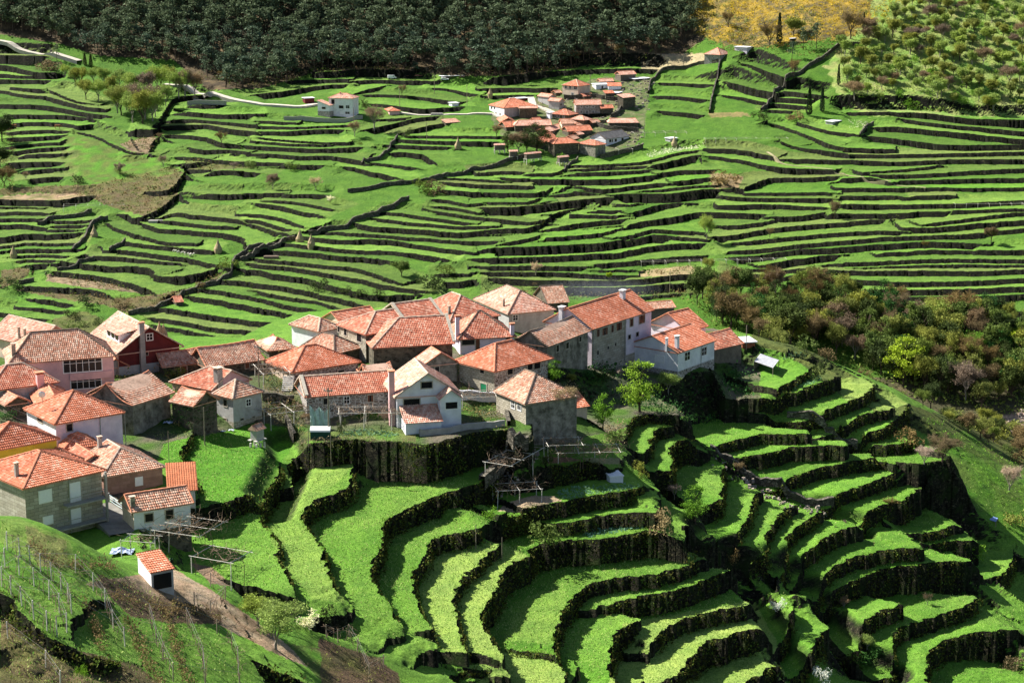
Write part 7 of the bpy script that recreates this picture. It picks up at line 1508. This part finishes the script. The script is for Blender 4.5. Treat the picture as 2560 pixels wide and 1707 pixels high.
for i, s in enumerate(('A 1430,758','A 1455,765','A 1490,770','A 1510,778','A 1535,782','A 1560,785','A 1582,782','A 1550,790')):
    beast(s, 'cream sheep in the small flock on the lime terrace below the lone haystack', 'sheep', 'sheep', .95, (.7,.66,.55)); C.objects[-1]['group'] = 'flock on the lime terrace'
def car(s, label, cat, name, c, yaw, van=False):
    X, Y, Z = at(*P1(s), True); root = empty(name, (X,Y,Z+.1), label, cat); root.rotation_euler = (0,0,R(yaw)); m = MB(); pr = [(-2.1,.35),(2.1,.35),(2.15,.8),(1.2,.98),(.6,1.5),(-1.3,1.55),(-2.05,1.0)] if not van else [(-2.3,.4),(2.3,.4),(2.3,1.0),(1.7,1.25),(1.2,2.0),(-2.25,2.05)]
    n = len(pr); L_ = [Vector((x,-.85,z)) for x, z in pr]; R__ = [Vector((x,.85,z)) for x, z in pr]; m.poly(L_); m.poly(list(reversed(R__)))
    for i in range(n): j = (i+1)%n; m.quad(L_[j], L_[i], R__[i], R__[j])
    m.build('body', plain('paint_'+name, c, .35, .05), root)
    for y in (-.87,.85): q = MB(); q.box((-1.0,y,1.05) if not van else (.3,y,1.3), (1.9,0,0) if not van else (.9,0,0), (0,.02,0), (0,0,.36)); q.build('window', M_DARK, root)
    for x in (-1.35,1.35):
        for y in (-.9,.75): q = MB(); q.tube([(x,y,.33),(x,y+.15,.33)], .33, 10); q.build('wheel', M_DARK, root)
car('TL 1815,640','dark blue-grey car parked above the grey car-park wall','car','parked_car',(.06,.08,.11),20); car('TM 1248,728','white van parked on the field below the forest','van','parked_van',(.8,.8,.8),10,True); car('TM 1732,748','white car parked in front of the white sheet barn','car','white_car',(.8,.8,.8),0)
for s, lb in (('A 1272,512','small pale concrete trough on the left terraces'),('B 255,935','dark rectangular water trough beside the middle walls'),('TM 1660,1060','small pale stone trough beside the road to the hamlet')):
    X, Y, Z = at(*P1(s), True); m = MB(); m.box((-3,-1.2,-1),(6,0,0),(0,2.4,0),(0,0,1.9)); m.box((-2.6,-.9,.9),(5.2,0,0),(0,1.8,0),(0,0,.12)); o = m.build('water_trough', M_CONC if 'pale' in lb else M_CAPD); o.location = (X,Y,Z); tag(o, lb, 'trough')
# rocks on the scree and loose rubble
ROCKM = wall_mat('scree_rock', (.42,.35,.29), (.20,.16,.13))
def rocks(name, label, sp, sz, seed, n=1, mat=None):
    m = MB(); r = random.Random(seed)
    for x, y, z, s in sp:
        for _ in range(n):
            c = Vector((x+r.gauss(0,.4*n**.3), y+r.gauss(0,.4*n**.3), z+.1)); s_ = sz*s*r.uniform(.4,1.5); P = [c+Vector((a*s_*r.uniform(.6,1.2), b*s_*r.uniform(.6,1.2), e*s_*r.uniform(.5,.9))) for a, b, e in ((-1,-1,-1),(1,-1,-1),(1,1,-1),(-1,1,-1),(-.7,-.7,1),(.7,-.7,.9),(.7,.7,1),(-.7,.7,.8))]
            for f in ((0,1,5,4),(1,2,6,5),(2,3,7,6),(3,0,4,7),(4,5,6,7)): m.quad(*[P[k] for k in f])
    tag(m.build(name, mat or ROCKM), label, 'rocks', kind='stuff')
rocks('scree', 'brown and grey rocky scree at the right edge', [(x,y,z,rnd.uniform(.5,1.6)) for x,y,z,a,b in scatter('MR 2000,1090 2130,1000 2352,950 2420,950 2420,1180 2200,1170', 400, 760, 2.2)] if 0 else [(x,y,z,rnd.uniform(.5,1.6)) for x,y,z,a,b in scatter('MR 1980,1080 2130,1000 2352,950 2450,950 2450,1190 2200,1180', 400, 760, 2.0, rnd)], .6, 3)
rocks('rubble', 'loose stones and rubble around the hamlet', [(x,y,z,1) for x,y,z,a,b in scatter('V 1850,200 2300,180 2200,560 2050,560 1900,420 V 700,380 1000,340 900,500 V 1900,700 2200,720 2100,1000 1980,980', 900, 1150, 4.0, rnd)], .5, 4, 2, ROCKM)
rocks('rubble', 'loose stones lying along the near gullies and under the ridge wall', [(x,y,z,rnd.uniform(.4,1)) for x,y,z,a,b in scatter('BR 440,180 560,260 900,430 1180,500 1180,560 900,500 560,330', 250, 400, 1.1, rnd)]+[(x,y,z,rnd.uniform(.4,1)) for x,y,z,a,b in scatter('H6 2260,860 2352,900 2352,1300 2150,1200 H7 100,1250 300,1100 450,900 560,800 600,900 300,1250', 240, 340, .9, rnd)], .28, 5, 2)
# thin smoke drifting behind the upper right houses
sm = bpy.data.materials.new('thin_smoke'); sm.use_nodes = True; n_ = sm.node_tree; n_.nodes.remove(n_.nodes['Principled BSDF']); vo = n_.nodes.new('ShaderNodeVolumePrincipled'); vo.inputs['Color'].default_value = (.75,.82,.95,1); tc_ = n_.nodes.new('ShaderNodeTexCoord'); ln_ = n_.nodes.new('ShaderNodeVectorMath'); ln_.operation = 'LENGTH'; n_.links.new(tc_.outputs['Object'], ln_.inputs[0]); mr_ = n_.nodes.new('ShaderNodeMapRange'); n_.links.new(ln_.outputs['Value'], mr_.inputs[0]); mr_.inputs[1].default_value = 1.0; mr_.inputs[2].default_value = .1; mr_.inputs[4].default_value = .010; n_.links.new(mr_.outputs[0], vo.inputs['Density']); n_.links.new(vo.outputs[0], n_.nodes['Material Output'].inputs['Volume'])
bm = bmesh.new(); bmesh.ops.create_icosphere(bm, subdivisions=3, radius=1.0); me = bpy.data.meshes.new('smoke'); bm.to_mesh(me); bm.free(); me.materials.append(sm); o = bpy.data.objects.new('smoke', me); C.objects.link(o); c = px3('S 1500,725', 560); o.location = c; o.scale = (20, 14, 3.2); tag(o, 'thin bluish smoke drifting behind the upper right houses', 'smoke', kind='stuff')
